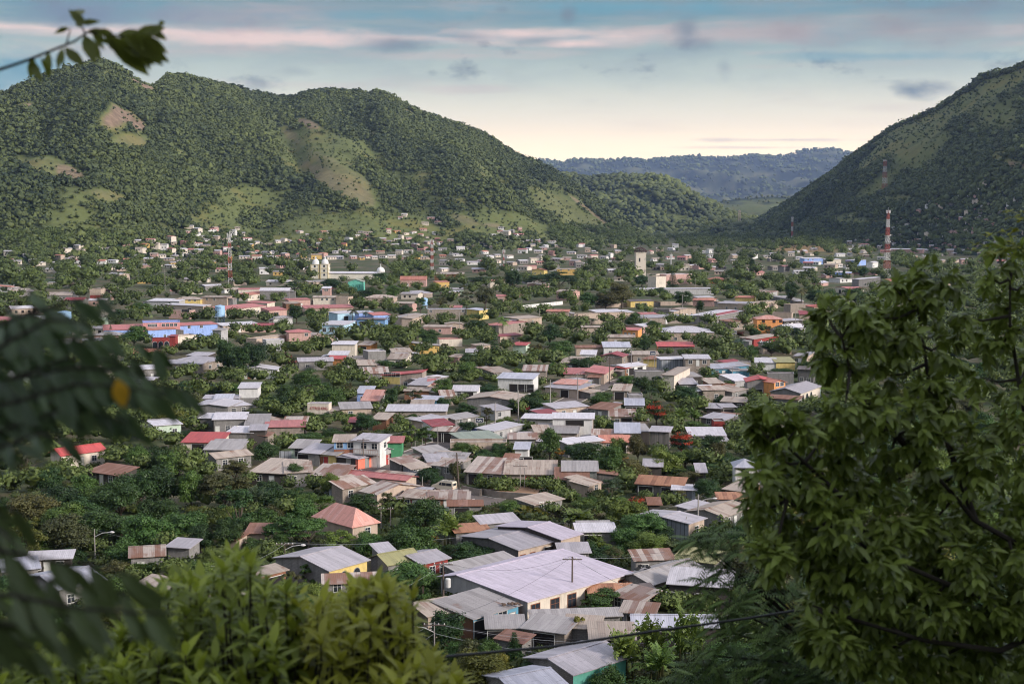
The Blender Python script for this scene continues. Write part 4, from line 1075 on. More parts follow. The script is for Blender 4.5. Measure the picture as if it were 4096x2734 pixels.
H('A7', 395, 797, 1215, 792, 6, 4.0, 's1', .3, 'bright', 'grey', '', 'very long low white roofed building below the ruined tower', 'warehouse', lm='very long white roof')
H('A7', 60, 1045, 350, 1036, 8, 3.6, 's1', .6, 'bright', 'tan', 'a:w30,w60', None)
H('A7', -230, 1060, 30, 1050, 5, 5.0, 'f', 0, 'tan', 'tan', '', None)
H('A7', 560, 1004, 720, 1008, 6, 4.5, 'f', 0, 'old', 'dblock', '', None)
H('A7', 832, 1010, 1000, 1000, 6, 4.4, 'g2', .5, 'tan', 'tan', '', None)
H('A7', 415, 1100, 880, 1086, 8, 3.2, 's1', .7, 'zinc', 'tanblock', '', None)
H('A7', 440, 1062, 600, 1058, 5, 3.8, 's1', .5, 'pinkred', 'tan', '', None)
H('A7', 80, 1298, 360, 1300, 6, 3.2, 's1', .5, 'tan', 'tan', '', None)
H('A7', 235, 1220, 395, 1226, 5, 3.4, 's1', .5, 'pinkred', 'orange', '', 'small orange walled house beside a low pink roof')
H('A7', 1605, 1320, 1860, 1280, 4, 3.0, 's1', .4, 'tan', 'dredw', '', None)
H('A7', 1990, 960, 2230, 952, 6, 4.6, 'f', 0, 'tan', 'tanblock', '', 'tan block building standing left of the dark red roof')
H('A7', 2085, 1060, 2265, 1062, 7, 3.4, 's1', 1.2, 'dred', 'tan', 'a:A85', 'house with deep red roof and an arched opening', lm='deep red roof')
H('A7', 2235, 985, 2349, 975, 5, 4.6, 's1', .5, 'red', 'tan', '', None)
H('A7', 1360, 1140, 1630, 1110, 6, 4.0, 's1', .5, 'rust', 'tanblock', 'a:w30,w55', None)
H('A7', 1800, 1045, 2000, 1050, 5, 4.0, 'f', 0, 'tan', 'tan', '', None)
H('A7', 1920, 1130, 2110, 1120, 6, 3.0, 's1', .4, 'zinc', 'dark', '', None)
H('A7', 970, 910, 1190, 915, 5, 3.6, 's1', .5, 'tile', 'rose', '', None)
H('A7', 1020, 885, 1190, 880, 5, 4.0, 's1', .4, 'bright', 'rose', '', None)
H('A7', 320, 925, 560, 920, 6, 3.4, 's1', .5, 'dark', 'yellow', 'a:k30,k60', None)
H('A7', 1130, 690, 1250, 695, 8, 3.4, 'h', 1.4, 'tile', 'orange', '', 'orange temple like roof in two tiers among trees', 'pavilion')
H('A7', 2135, 480, 2330, 478, 10, 6.0, 's1', .8, 'bright', 'lavw', 'a:W20,W45', 'big pale two storey building at the foot of the quarried bank')
H('A6', 288, 1010, 690, 1008, 7, 5.0, 'f', 0, 'blue', 'tanblock', 'a:W8,W92', 'grey industrial building with a blue roof edge', 'warehouse', lm='blue edged industrial building')
H('A6', 130, 1088, 285, 1060, 6, 3.4, 's1', .4, 'old', 'planks', '', None)
H('A6', 828, 1018, 925, 1006, 7, 4.8, 's1', .4, 'blue', 'yellow', '', None)
H('A6', 1010, 870, 1110, 870, 5, 4.0, 's1', .5, 'pinkred', 'rose', '', None)
H('A6', 1530, 1030, 1760, 1032, 6, 3.6, 's1', .6, 'tile', 'tan', 'a:w40,w70', None)
H('A6', 1030, 1180, 1340, 1135, 8, 5.0, 'f', 0, 'pinkred', 'tanblock', '', 'tall tan block building with pinkish top behind a coconut palm', 'warehouse')
H('A6', 1045, 1290, 1270, 1272, 4, 3.0, 's1', .4, 'dred', 'tan', '', None)
H('A6', 1240, 1110, 1480, 1090, 8, 3.2, 's1', .5, 'tan', 'tan', '', None)
H('A6', 1820, 1060, 2060, 1050, 4, 5.0, 'f', 0, 'tan', 'tan', '', None)
H('A6', 2060, 1040, 2349, 1030, 8, 4.6, 's1', .6, 'bright', 'tan', '', None)
H('A6', 490, 1160, 650, 1158, 6, 3.8, 'g2', .4, 'tan', 'tan', '', None)
H('A6', 245, 1190, 530, 1192, 5, 3.2, 's1', .4, 'tan', 'rose', '', None)
H('A6', 500, 990, 640, 990, 6, 4.0, 's1', .6, 'pinkred', 'cream', '', None)
H('A6', 1900, 1195, 2120, 1195, 5, 3.6, 's1', .3, 'tan', 'tan', '', None)
H('A6', 1640, 590, 1845, 590, 6, 5.0, 's1', .4, 'tan', 'ochre', 'a:W20,W60', 'long ochre building in front of the far trees', lm='long ochre building')
H('A6', 1380, 598, 1505, 600, 8, 4.4, 'g2', 1.2, 'tile', 'yellow', '', None)
H('A6', 380, 725, 515, 722, 6, 4.2, 's1', .4, 'tile', 'ochre', 'a:w30,w70', 'ochre house with two arched openings behind the park trees')
H('A6', 360, 640, 665, 640, 12, 5.0, 's1', .8, 'tan', 'brown', '', None)
H('A6', 0, 700, 270, 700, 14, 5.0, 'g1', 2.2, 'tile', 'rose', '', 'large red roofed hall with tall gable beside the small white dome', lm='tall gabled rose hall')
H('A4', 1490, 1150, 1880, 1142, 12, 6.6, 'f', 0, 'peri', 'pink', 'a:W18,W26,W34,W55,W66,W77,W88', 'pink two storey school block with a blue rim and small windows', 'school', lm='pink school block')
H('A4', 1085, 1225, 1500, 1215, 10, 3.6, 's1', 1.3, 'pinkred', 'lavw', '', 'low wing with pink red roof and blue wall next to the school')
H('A4', 1545, 1225, 1835, 1210, 4, 4.4, 's1', .3, 'tile', 'lavw|lavw', '', None)
H('A4', 1845, 1180, 2270, 1160, 8, 5.0, 's1', .5, 'pinkred', 'lavw', 'a:W30,W60', 'blue walled school wing under a pinkish roof', lm='blue school wing')
H('A4', 1590, 1312, 1765, 1308, 3, 3.8, 'f', 0, 'dred', 'dredw', 'a:A15w,A50w,A85w', 'dark red wall with three white outlined arches', 'chapel', lm='dark red arched wall')
H('A4', 1768, 1290, 1830, 1290, 4, 5.2, 's1', .3, 'dred', 'dredw', '', None)
H('A4', 1830, 1292, 2060, 1272, 5, 4.2, 'f', 0, 'tan', 'cream', '', None)
H('A4', 1810, 905, 2090, 905, 9, 4.6, 'h', 1.2, 'tan', 'yellow', 'a:W40,W60,W80', 'yellow house with dark red side under ochre hipped roof', lm='ochre hipped roof house')
H('A4', 1540, 920, 1870, 925, 10, 4.0, 's1', .8, 'bright', 'grey', '', None)
H('A4', 1720, 958, 2120, 975, 6, 3.8, 's1', .4, 'bright', 'tan', '', 'long pale wall with white roof edge near the blue water tank')
H('A4', 1760, 1018, 1980, 1022, 6, 4.2, 'f', 0, 'tan', 'rose', 'a:K80', None)
H('A4', 935, 800, 1050, 800, 8, 6.5, 'f', 0, 'tan', 'tan', '', None)
H('A4', 940, 868, 1090, 866, 4, 4.8, 'f', 0, 'dred', 'dredw', '', 'dark red wall front below a tan upper block', 'building')
H('A4', 960, 1090, 1130, 1085, 6, 3.6, 's1', .5, 'tan', 'mint', '', 'light green house left of the park trees')
H('A4', 15, 1130, 220, 1105, 10, 4.0, 's1', .8, 'pinkred', 'brown', '', None)
H('A4', 160, 1110, 470, 1112, 9, 3.8, 's1', .8, 'bright', 'tan', '', None)
H('A5', 262, 1012, 690, 972, 9, 4.0, 's1', 1.0, 'pinkred', 'cream', 'a:w32,w40,w48,w56,w64,w72,w80,w88', 'long school like building with pinkish red roof and a row of windows', lm='long pinkish school roof')
H('A5', 722, 1020, 905, 1010, 8, 3.6, 's1', 1.0, 'pinkred', 'rose', '', None)
H('A5', 1100, 1000, 1600, 988, 9, 3.6, 's1', 1.0, 'pinkred', 'tan', '', 'broad faded red roof above the blue houses', lm='broad faded red roof')
H('A5', 1180, 886, 1420, 885, 6, 5.2, 's1', .6, 'tan', 'cream', 'a:W40,W60,W85', None)
H('A5', 1420, 880, 1545, 882, 8, 5.6, 'f', 0, 'tan', 'tan', '', None)
H('A5', 925, 912, 1150, 905, 6, 4.2, 's1', .5, 'pinkred', 'rose', '', None)
H('A5', 900, 950, 1050, 945, 6, 3.6, 's1', .5, 'tan', 'brown', '', None)
H('A5', 928, 1248, 1155, 1242, 8, 6.0, 'h', .8, 'pinkred', 'rose', 'a:W80', 'two storey pinkish house with red hipped roof', lm='pinkish hipped house')
H('A5', 590, 1318, 925, 1275, 5, 4.2, 'f', 0, 'tan', 'tan', '', None)
H('A5', 690, 1330, 880, 1322, 5, 4.2, 'f', 0, 'bright', 'grey', '', None)
H('A5', 1246, 1168, 1500, 1172, (1590, 1128), 4.0, 's1', .5, 'bright', 'lblue', 'a:l20,l50', 'pale blue hall with large glass front and whitish roof', 'hall', lm='pale blue hall')
H('A5', 1500, 1172, 1590, 1150, 5, 3.9, 's1', .3, 'bright', 'lavw', '', None)
H('A5', 1436, 1052, 1655, 1038, 7, 4.0, 's1', .4, 'bright', 'lblue', '', None)
H('A5', 1812, 1070, 1985, 1062, 6, 4.0, 's1', .8, 'pinkred', 'lavw', '', 'lavender blue house with red roof near the palms', lm='lavender blue house')
H('A5', 1640, 1112, 1930, 1116, 5, 3.4, 's1', .3, 'dark', 'blue', 'a:k20,d40,w60,d80', 'deep blue low house with a shaded porch')
H('A5', 1660, 1045, 1810, 1040, 6, 4.6, 's1', .5, 'blue', 'lavw', '', None)
H('A5', 480, 935, 700, 945, 6, 4.4, 's1', .4, 'pinkred', 'cream', '', None)
H('A5', 130, 1225, 220, 1228, 5, 5.6, 's1', .4, 'old', 'grey', '', None)
H('A5', 240, 1180, 620, 1160, 8, 3.4, 's1', .6, 'bright', 'tan', '', None)
H('A5', 20, 880, 280, 885, 6, 5.6, 's1', .5, 'tan', 'tan', 'a:W20,W50', None)
H('A5', 400, 800, 640, 798, 7, 4.2, 's1', .3, 'pinkred', 'cream', '', None)
H('A5', 500, 860, 700, 835, 6, 3.6, 's1', .8, 'tile', 'cream', '', None)
H('A5', 1275, 790, 1360, 790, 6, 6.0, 's1', .8, 'bright', 'rose', 'a:W40,W60', None)
H('A5', 1545, 722, 1705, 722, 10, 6.0, 'g2', 1.6, 'green', 'turq', '', 'sea green hall with dark painted writing below the twin domed church', 'hall', lm='sea green hall')
H('A5', 2215, 1105, 2349, 1065, 5, 3.6, 's1', .4, 'tan', 'tan', '', None)
H('A5', 2015, 945, 2215, 950, 6, 4.2, 's1', .5, 'tan', 'rose', 'a:w30,w60', None)
H('A8', 865, 710, 1035, 715, 7, 3.8, 's1', 1.0, 'tile', 'tan', '', None)
H('A8', 335, 620, 480, 628, 7, 4.4, 's1', .6, 'bright', 'lavw', '', None)
H('A8', 380, 780, 500, 790, 7, 3.6, 'g2', .8, 'pinkred', 'cream', '', None)
H('A8', 520, 795, 680, 790, 6, 3.6, 's1', .8, 'pinkred', 'cream', '', None)
H('A8', 945, 380, 1290, 385, 8, 5.0, 's1', .8, 'bright', 'rose', 'a:w30,w60', 'long pale building right of the tallest red white mast')
H('A8', 1000, 450, 1200, 455, 8, 4.6, 's1', .8, 'bright', 'rose', '', None)
H('A8', 290, 490, 440, 488, 8, 4.6, 's1', .6, 'bright', 'cream', '', None)
H('A8', 565, 500, 700, 492, 8, 5.5, 's1', .6, 'bright', 'lavw', '', None)
H('A8', 540, 590, 800, 600, 8, 4.2, 'f', 0, 'tan', 'rose', '', None)
 # ================================================================== special buildings
def solid_px(o, W, D, h, w=1.0):
 add_px_solid(Vector(o.location), o.rotation_euler.z, W, D, h, w)
STUC = wallmat('cream')
CHW = plain('whitewashed_church_plaster', (.80, .74, .63), .8, 0, .35, .4)
CHD = plain('pale_dome_plaster', (.78, .76, .74), .7, 0, .25, .6)
CHY = plain('yellow_church_band', (.66, .55, .32), .8, 0, .2)
def dome_profile(r, z, h, n=7):
 return [(r * math.cos(i * math.pi / 2 / n), z + h * math.sin(i * math.pi / 2 / n)) for i in range(n)] + [(.05, z + h)]
def church():
 p = gp(*cp('A5', 1158, 690))
 root = tag(empty('twin_domed_church', p, R(-6)), 'cream church with two domed bell towers and a small dome over its far end', 'church')
 k = p.y / F                               # metres per photo pixel here
 tw = 88 / 2.61 * k
 m = MB()
 m.box(tw * 2.1, 1.5, -1, tw * 2.1 + 520 / 2.61 * k, 12, 9.0 * 62 / 62 * (58 / 2.61 * k) / 9.0, 0)
 L0, L1, hn = tw * 2.1, tw * 2.1 + 520 / 2.61 * k, 58 / 2.61 * k
 m.build('nave_wall', CHW, root)
 m = MB()
 m.slab([(L0 - .4, .9, hn), (L1 + .4, .9, hn), (L1 + .4, 7, hn + 1.2), (L0 - .4, 7, hn + 1.2)], .15)
 m.slab([(L0 - .4, 7, hn + 1.2), (L1 + .4, 7, hn + 1.2), (L1 + .4, 12.6, hn), (L0 - .4, 12.6, hn)], .15)
 m.build('nave_roof', roofmat('bright'), root)
 for i, (x0, top) in enumerate(((0, 1.0), (tw * 1.12, 1.02))):
  H0 = 150 / 2.61 * k * top
  m = MB()
  m.box(x0, 0, -1, x0 + tw * .98, tw * .98, H0)
  t = m.build('bell_tower', CHW, root)
  b = MB()
  for z in (H0 * .42, H0 * .72, H0):
   b.box(x0 - .25, -.25, z - .35, x0 + tw * .98 + .25, tw * .98 + .25, z)
  for xx in (x0 - .12, x0 + tw * .98 - .6):
   b.box(xx, -.12, 0, xx + .72, .5, H0 - .36)
  b.build('cornice', CHY, t)
  for zz, hh in ((H0 * .2, H0 * .15), (H0 * .48, H0 * .15), (H0 * .79, H0 * .15)):
   for (fo, dxx, nn) in ((Vector((x0, 0, 0)), Vector((1, 0, 0)), Vector((0, -1, 0))), (Vector((x0 + tw * .98, 0, 0)), Vector((0, 1, 0)), Vector((1, 0, 0)))):
    open_part(t, 'arch', (fo, dxx, nn), tw * .49, zz, 1.5, hh, 'w', False)
  r = tw * .44
  m = MB()
  m.lathe([(r, H0), (r, H0 + .5)] + dome_profile(r * .97, H0 + .5, r * 1.25), x0 + tw * .49, tw * .49, 18)
  d = m.build('dome', CHD, t, smooth=False)
  m = MB(); zt = H0 + .5 + r * 1.2
  m.lathe([(.55, zt), (.55, zt + 1.3), (.75, zt + 1.35), (.05, zt + 2.2)], x0 + tw * .49, tw * .49, 8)
  m.build('lantern', CHD, t)
 cx = (1882 - 1158) / 2.61 * k
 m = MB(); r = 42 / 2.61 * k; zb = 72 / 2.61 * k
 m.lathe([(r, 0), (r, zb), (r * 1.06, zb + .1), (r * 1.06, zb + .6)] + dome_profile(r, zb + .6, r * 1.0), cx, 6.5, 20)
 m.lathe([(.4, zb + r), (.4, zb + r + 1.4), (.05, zb + r + 3.2)], cx, 6.5, 8)
 m.build('crossing_dome', CHD, root)
 solid_px(root, L1, 8, H0, 5.0)
 LAND_MARKS.append(('twin domed church', 1310, 1080))
 return root
CHURCH = church()
def small_dome():
 p = gp(*cp('A5', 1660, 630)); p.y += 12
 return
def ruin():
 u, v = cp('A7', 428, 665)
 p = gp(u, v + 3)
 k = p.y / F
 w = 104 / 2.61 * k
 Hh = 250 / 2.61 * k
 root = tag(empty('ruined_church_tower', (p.x - w / 2, p.y, 0), R(4)), 'tall bare plaster church tower crowned by an open iron lantern frame', 'tower')
 m = MB()
 m.box(0, 0, -1, w, w, Hh)
 mt, t = newmat('weathered_tower_plaster')
 oc = t.n('ShaderNodeTexCoord').outputs['Object']
 nz = t.n('ShaderNodeTexNoise', {'Vector': t.n('ShaderNodeVectorMath', {0: oc, 1: (.45, .45, .12)}, operation='MULTIPLY').outputs[0], 'Scale': 1.0, 'Detail': 6, 'Roughness': .6}).outputs[0]
 pbr(t, t.mix(t.ramp(nz, [(.56, 0.0), (.68, .85)]), (.64, .56, .47), (.10, .095, .09)), .9, 0, .2)
 tw = m.build('shaft', mt, root)
 b = MB()
 b.box(-.3, -.3, Hh, w + .3, w + .3, Hh + .5); b.box(-.2, -.2, Hh * .32, w + .2, w + .2, Hh * .32 + .35)
 b.build('cornice', mt, root)
 for zz in (Hh * .02, Hh * .62):
  open_part(root, 'void', (Vector((0, 0, 0)), Vector((1, 0, 0)), Vector((0, -1, 0))), w * .35, zz + .3, 1.1, 3.0, 'g', False)
  open_part(root, 'void', (Vector((w, 0, 0)), Vector((0, 1, 0)), Vector((1, 0, 0))), w * .5, zz + .3, 1.1, 3.0, 'g', False)
 iron = plain('rusty_iron', (.07, .04, .035), .7)
 b = MB(); c = w / 2
 for i in range(8):
  a = i * math.pi / 4
  pr = [(w * .62, Hh + .5), (w * .62, Hh + 1.9), (w * .48, Hh + 3.2), (w * .25, Hh + 4.0), (.1, Hh + 4.4)]
  b.tube([(c + r * math.cos(a), c + r * math.sin(a), z) for r, z in pr], .30, 4)
 for r, z in ((w * .62, Hh + 1.3), (w * .62, Hh + 1.9), (w * .50, Hh + 3.1)):
  b.tube([(c + r * math.cos(i * math.pi / 8), c + r * math.sin(i * math.pi / 8), z) for i in range(17)], .26, 4)
 b.tube([(c, c, Hh + 4.3), (c, c, Hh + 6)], .12, 4)
 b.build('lantern_frame', iron, root)
 solid_px(root, w, w, Hh + 4, 5.0)
 H('A7', 585, 668, 690, 664, 8, 9.5, 'f', 0, 'tan', 'cream', 'a:w30', 'pale tall church front beside the bare plaster tower', 'church')
 H('A7', 692, 648, 960, 640, 10, 7.0, 'f', 0, 'bright', 'rose', '', 'long low church body with pale roof edge beside the bare plaster tower', 'church')
 H('A7', 487, 640, 584, 642, 8, 7.5, 'f', 0, 'tan', 'cream', '', 'lower annex joined to the bare plaster tower', 'church')
 LAND_MARKS.append(('bare church tower', 2562, 1050))
ruin()
 # ------------------------------------------------------------------ red and white masts
RED_M = plain('mast_red_paint', (.38, .10, .08), .6)
WHT_M = plain('mast_white_paint', (.62, .60, .59), .6)
TANM = plain('mast_dull_steel', (.50, .40, .34), .6)
def mast(c, x, ytop, ybase, wpx, nb, label, mats=(RED_M, WHT_M), taper=.45, plat=(), start=0, dist=None, top='ant', land=False):
 u, v = cp(c, x, ybase)
 if land:
  p = landhit(u, v)
 elif dist:
  p = pd(u, v, dist); p.z = landz(p.x, p.y)
 else:
  p = gp(u, v)
 k = p.y / F
 _, vt = cp(c, x, ytop)
 Hh = pd(u, vt, p.y).z - p.z
 w = wpx / CR[c][2] * k * .68
 root = tag(empty('radio_mast', p, R(12)), label, 'radio mast', 'red and white lattice masts')
 t = max(.18, .52 * k)
 lv = nb
 for i in range(lv):
  z0, z1 = Hh * i / lv, Hh * (i + 1) / lv
  w0, w1 = w / 2 * (1 - (1 - taper) * i / lv), w / 2 * (1 - (1 - taper) * (i + 1) / lv)
  b = MB()
  cs0 = [(-w0, -w0), (w0, -w0), (w0, w0), (-w0, w0)]
  cs1 = [(-w1, -w1), (w1, -w1), (w1, w1), (-w1, w1)]
  sub = 2
  for j in range(4):
   j2 = (j + 1) % 4
   b.tube([(*cs0[j], z0), (*cs1[j], z1)], t, 4)
   for q in range(sub):
    fa, fb = q / sub, (q + 1) / sub
    A = [cs0[j][m_] + (cs1[j][m_] - cs0[j][m_]) * fa for m_ in (0, 1)] + [z0 + (z1 - z0) * fa]
    B = [cs0[j2][m_] + (cs1[j2][m_] - cs0[j2][m_]) * fb for m_ in (0, 1)] + [z0 + (z1 - z0) * fb]
    A2 = [cs0[j2][m_] + (cs1[j2][m_] - cs0[j2][m_]) * fa for m_ in (0, 1)] + [z0 + (z1 - z0) * fa]
    B2 = [cs0[j][m_] + (cs1[j][m_] - cs0[j][m_]) * fb for m_ in (0, 1)] + [z0 + (z1 - z0) * fb]
    b.tube([A, B], t * .62, 3); b.tube([A2, B2], t * .62, 3)
    b.tube([A, A2], t * .62, 3)
  b.build('lattice_section', mats[(i + start) % len(mats)], root, uv=False)
 a = MB()
 wt_ = w / 2 * taper
 if top == 'ant':
  for i in range(8):
   an = i * math.pi / 4
   rr = wt_ + .9 * max(1, k * 1.4)
   a.box(rr * math.cos(an) - .22, rr * math.sin(an) - .22, Hh - 2.2, rr * math.cos(an) + .22, rr * math.sin(an) + .22, Hh + .4)
  a.tube([((wt_ + .8) * math.cos(i * math.pi / 4), (wt_ + .8) * math.sin(i * math.pi / 4), Hh - 1) for i in range(9)], .12, 3)
 a.tube([(0, 0, Hh - 1), (0, 0, Hh + 2.5)], .1, 4)
 for z in plat:
  zz = Hh * z; ww = w / 2 * (1 - (1 - taper) * z) + .7
  a.box(-ww, -ww, zz, ww, ww, zz + .25)
  a.lathe([(.9, zz + .5), (.9, zz + 1.0)], ww, 0, 10)
 a.build('antenna', WHT_M, root, uv=False)
 solid_px(root, w * .4, w * .4, Hh, .8)
 return root
mast('A5', 316, 225, 748, 62, 7, 'tall red and white lattice mast between the park trees and the cream church', plat=(.72, .84), start=1, taper=.5)
mast('A6', 334, 290, 600, 38, 8, 'slim red and white mast at the foot of the mountain near the brown hall', start=1, taper=.8)
mast('A6', 1082, 395, 600, 18, 6, 'thin red and white pole mast close to the dark red roofed hall', start=1, taper=.7)
mast('A8', 915, -20, 668, 82, 8, 'tallest red and white mast with side platform at the right edge of town', plat=(.62, .52, .40), start=1, taper=.3)
mast('P', 3538, 640, 757, 24, 5, 'small red and white mast standing on a hillside clearing', start=0, taper=.55, land=True)
mast('P', 3168, 868, 962, 8, 5, 'thin red and white mast on the low quarried knoll', start=1, taper=.9, land=True)
mast('P', 2957, 840, 904, 16, 3, 'dull tan lattice mast in the valley gap', mats=(TANM,), dist=3300, top='')
mast('A7', 741, 440, 560, 12, 4, 'short white mast behind the white church body', mats=(WHT_M,), taper=.8)
 # ------------------------------------------------------------------ water tanks
def tank(c, x0, x1, ytop, ybot, ybase, label, lattice=True):
 u, v = cp(c, (x0 + x1) / 2, ybase)
 p = gp(u, v); k = p.y / F / CR[c][2]
 r = (x1 - x0) / 2 * k
 z1, z0 = (ybase - ytop) * k, (ybase - ybot) * k
 root = tag(empty('water_tank', p), label, 'water tank', 'blue water tanks on stands')
 m = MB()
 m.lathe([(r * .98, z0), (r, z0 + .1), (r, z1 - .5), (r * 1.02, z1 - .45), (.2, z1)], 0, 0, 24)
 m.build('tank', plain('light_blue_tank_paint', (.36, .56, .80), .5, 0, .2, .3), root, uv=False)
 w = MB()
 for i, (dx_, wd) in enumerate(((-.3, .5), (.1, .3), (.45, .25), (-.1, .35), (.3, .3))):
  zz = z1 - 1.3 - .45 * (i // 3)
  a = -math.pi / 2 + dx_ * .8
  w.box(r * 1.01 * math.cos(a) - wd * .6, r * 1.0 * math.sin(a) - .05, zz, r * 1.01 * math.cos(a) + wd * .6, r * 1.0 * math.sin(a) + .1, zz + .22)
 w.build('lettering', plain('dark_blue_lettering', (.06, .1, .25), .6), root, uv=False)
 s = MB()
 for i in range(6):
  a = i * math.pi / 3; b = a + math.pi / 3
  A, B = (r * .9 * math.cos(a), r * .9 * math.sin(a)), (r * .9 * math.cos(b), r * .9 * math.sin(b))
  s.tube([(*A, 0), (*A, z0)], .16, 4)
  if lattice:
   s.tube([(*A, 0), (*B, z0)], .1, 3); s.tube([(*B, 0), (*A, z0)], .1, 3)
 s.box(-r, -r, z0 - .2, r, r, z0 - .01)
 s.build('stand', plain('pale_blue_steel', (.34, .42, .5), .5), root, uv=False)
 solid_px(root, r, r, z1, 1.5)
 return root
tank('A5', 160, 262, 962, 1082, 1150, 'big sky blue water tank with dark lettering beside the blue school wing')
tank('A4', 608, 748, 1022, 1130, 1260, 'sky blue water tank partly behind the blurred drooping leaves', False)
tank('A6', 236, 290, 888, 965, 1000, 'narrow pale blue tank tower beside the blue edged industrial building', False)
LAND_MARKS.append(('big blue water tank', 880, 1240))
def monument():
 p = gp(*cp('A6', 1270, 885)); k = p.y / F / 2.61
 root = tag(empty('spired_monument', p), 'small pinkish spired monument among rocks by the park', 'monument')
 m = MB()
 m.lathe([(22 * k, 0), (22 * k, 45 * k), (26 * k, 47 * k), (26 * k, 52 * k), (15 * k, 75 * k), (2 * k, 118 * k)], 0, 0, 8)
 m.build('spire', wallmat('pink'), root)
 m = MB()
 for i in range(9):
  a = i * .7; rr = (35 + 18 * (i % 3)) * k; s_ = (12 + 5 * (i % 2)) * k
  m.lathe([(s_, 0), (s_ * .9, s_ * .8), (s_ * .3, s_ * 1.5)], rr * math.cos(a), rr * math.sin(a) * .5, 6)
 m.build('rockwork', wallmat('rose'), root)
monument()
 # ------------------------------------------------------------------ painted words
def words(txt, parent, loc, rot, size, mat, name='lettering'):
 cu = bpy.data.curves.new(name, 'FONT')
 cu.body = txt; cu.size = size; cu.extrude = .01
 o = bpy.data.objects.new(name, cu)
 dg = bpy.context.evaluated_depsgraph_get()
 me = bpy.data.meshes.new_from_object(o, depsgraph=dg) if False else None
 COL.objects.link(o)
 bpy.context.view_layer.update()
 ev = o.evaluated_get(bpy.context.evaluated_depsgraph_get())
 me = bpy.data.meshes.new_from_object(ev)
 me.materials.clear(); me.materials.append(mat)
 COL.objects.unlink(o); bpy.data.objects.remove(o)
 q = link(me, name, parent)
 q.location = loc; q.rotation_euler = rot
 return q
REDP = plain('red_sign_paint', (.42, .06, .05), .7)
WHP = plain('white_sign_paint', (.75, .75, .75), .7)
Wk = [c for c in MK.children if c.name.startswith('wall')][0]
Wx = max(v.co.x for v in Wk.data.vertices)
tx = words('ATTRESS KING', MK, (Wx * .11, -.05, 2.35), (math.pi / 2, 0, 0), 1.0, REDP)
wd = max(v.co.x for v in tx.data.vertices)
tx.scale = (Wx * .84 / wd, 1.05, 1)
def find(lbl):
 return [o for o in COL.objects if o.get('label', '').startswith(lbl)][0]
sg = find('sea green hall')
wx = max(v.co.x for v in sg.children[0].data.vertices)
q_ = words('2 FIT', sg, (wx * .25, -.06, 2.2), (math.pi / 2, 0, 0), 2.6, plain('dark_green_lettering', (.03, .13, .08), .7))
q_.scale = (wx * .55 / max(v.co.x for v in q_.data.vertices), 1, 1)
mw = find('white low house under a wide')
for i, (a, w_, h_) in enumerate(((.5, .5, .3), (1.2, .3, .6), (1.8, .6, .25), (2.6, .35, .5), (3.2, .5, .35), (4.0, .3, .6), (4.5, .4, .3))):
 g = MB(); g.tube([(a, -.03, .9 + .3 * (i % 2)), (a + w_ * .5, -.03, .9 + h_), (a + w_, -.03, .8 + .2 * (i % 3))], .05, 4)
 g.build('painted_scrawl', plain('black_spray_paint', (.03, .03, .04), .6), mw, uv=False)
 # ------------------------------------------------------------------ signs on posts
def sign(c, x0, y0, x1, y1, ybase, label, face, frame, kind, txt=None):
 u, v = cp(c, (x0 + x1) / 2, ybase)
 p = gp(u, v); k = p.y / F / CR[c][2]
 w, h = (x1 - x0) * k, (y1 - y0) * k
 z0 = (ybase - y1) * k
 root = tag(empty('street_sign', p), label, 'sign', 'advertising signs on posts')
 m = MB(); m.box(-w / 2, -.05, z0, w / 2, .05, z0 + h); m.build('board', face, root)
 m = MB(); t = max(.08, w * .035)
 for b in ((-w / 2 - t, -.08, z0 - t, w / 2 + t, .08, z0), (-w / 2 - t, -.08, z0 + h, w / 2 + t, .08, z0 + h + t), (-w / 2 - t, -.08, z0, -w / 2, .08, z0 + h), (w / 2, -.08, z0, w / 2 + t, .08, z0 + h)):
  m.box(*b)
 m.build('rim', frame, root)
 m = MB(); m.tube([(w * .35, 0, -.2), (w * .35, 0, z0)], .09, 6)
 if kind == 'arm':
  m = MB(); m.tube([(w * .75, 0, -.2), (w * .75, 0, z0 + .2), (w * .3, 0, z0 - .08)], .1, 6)
 m.build('post', GREY_T, root)
 if kind in ('mask', 'arm'):      # dark picture of looping bands
  for i in range(3):
   g = MB(); g.tube([(-w * .38 + w * .26 * i + w * .24 * q / 5, -.07, z0 + h * (.45 + .22 * math.sin(q * 1.2 + i))) for q in range(6)], h * .05, 5); g.build('painted_band', WHP, root)
 if txt:
  for i, ln in enumerate(txt):
   q = words(ln, root, (-w * .42, -.07, z0 + h * (.62 - .42 * i)), (math.pi / 2, 0, 0), h * .38, WHP)
   bw = max(v_.co.x for v_ in q.data.vertices)
   q.scale = (min(1.6, w * (.84 - .3 * i) / bw), 1, 1)
 add_px_solid(Vector(p), 0, w, .3, z0 + h, 1.2)
 return root
DKB = plain('dark_sign_face', (.03, .035, .07), .4)
RDB = plain('crimson_sign_face', (.55, .04, .09), .4)
sign('B3', 1436, 912, 1520, 962, 1070, 'white framed dark advertising board on a bent post above the parked cars', DKB, WHITE_T, 'arm')
sign('B3', 1996, 772, 2054, 832, 890, 'crimson and white sign board on two posts beside the tall lamp pole', RDB, WHITE_T, 'post')
sign('B4', 1424, 152, 1486, 196, 360, 'dark blue sign with white lettering above the low grey roofs', DKB, WHITE_T, 'mask')
sign('A7', 1370, 1234, 1424, 1266, 1345, 'white framed dark sign next to the white pavilion', DKB, WHITE_T, 'mask')
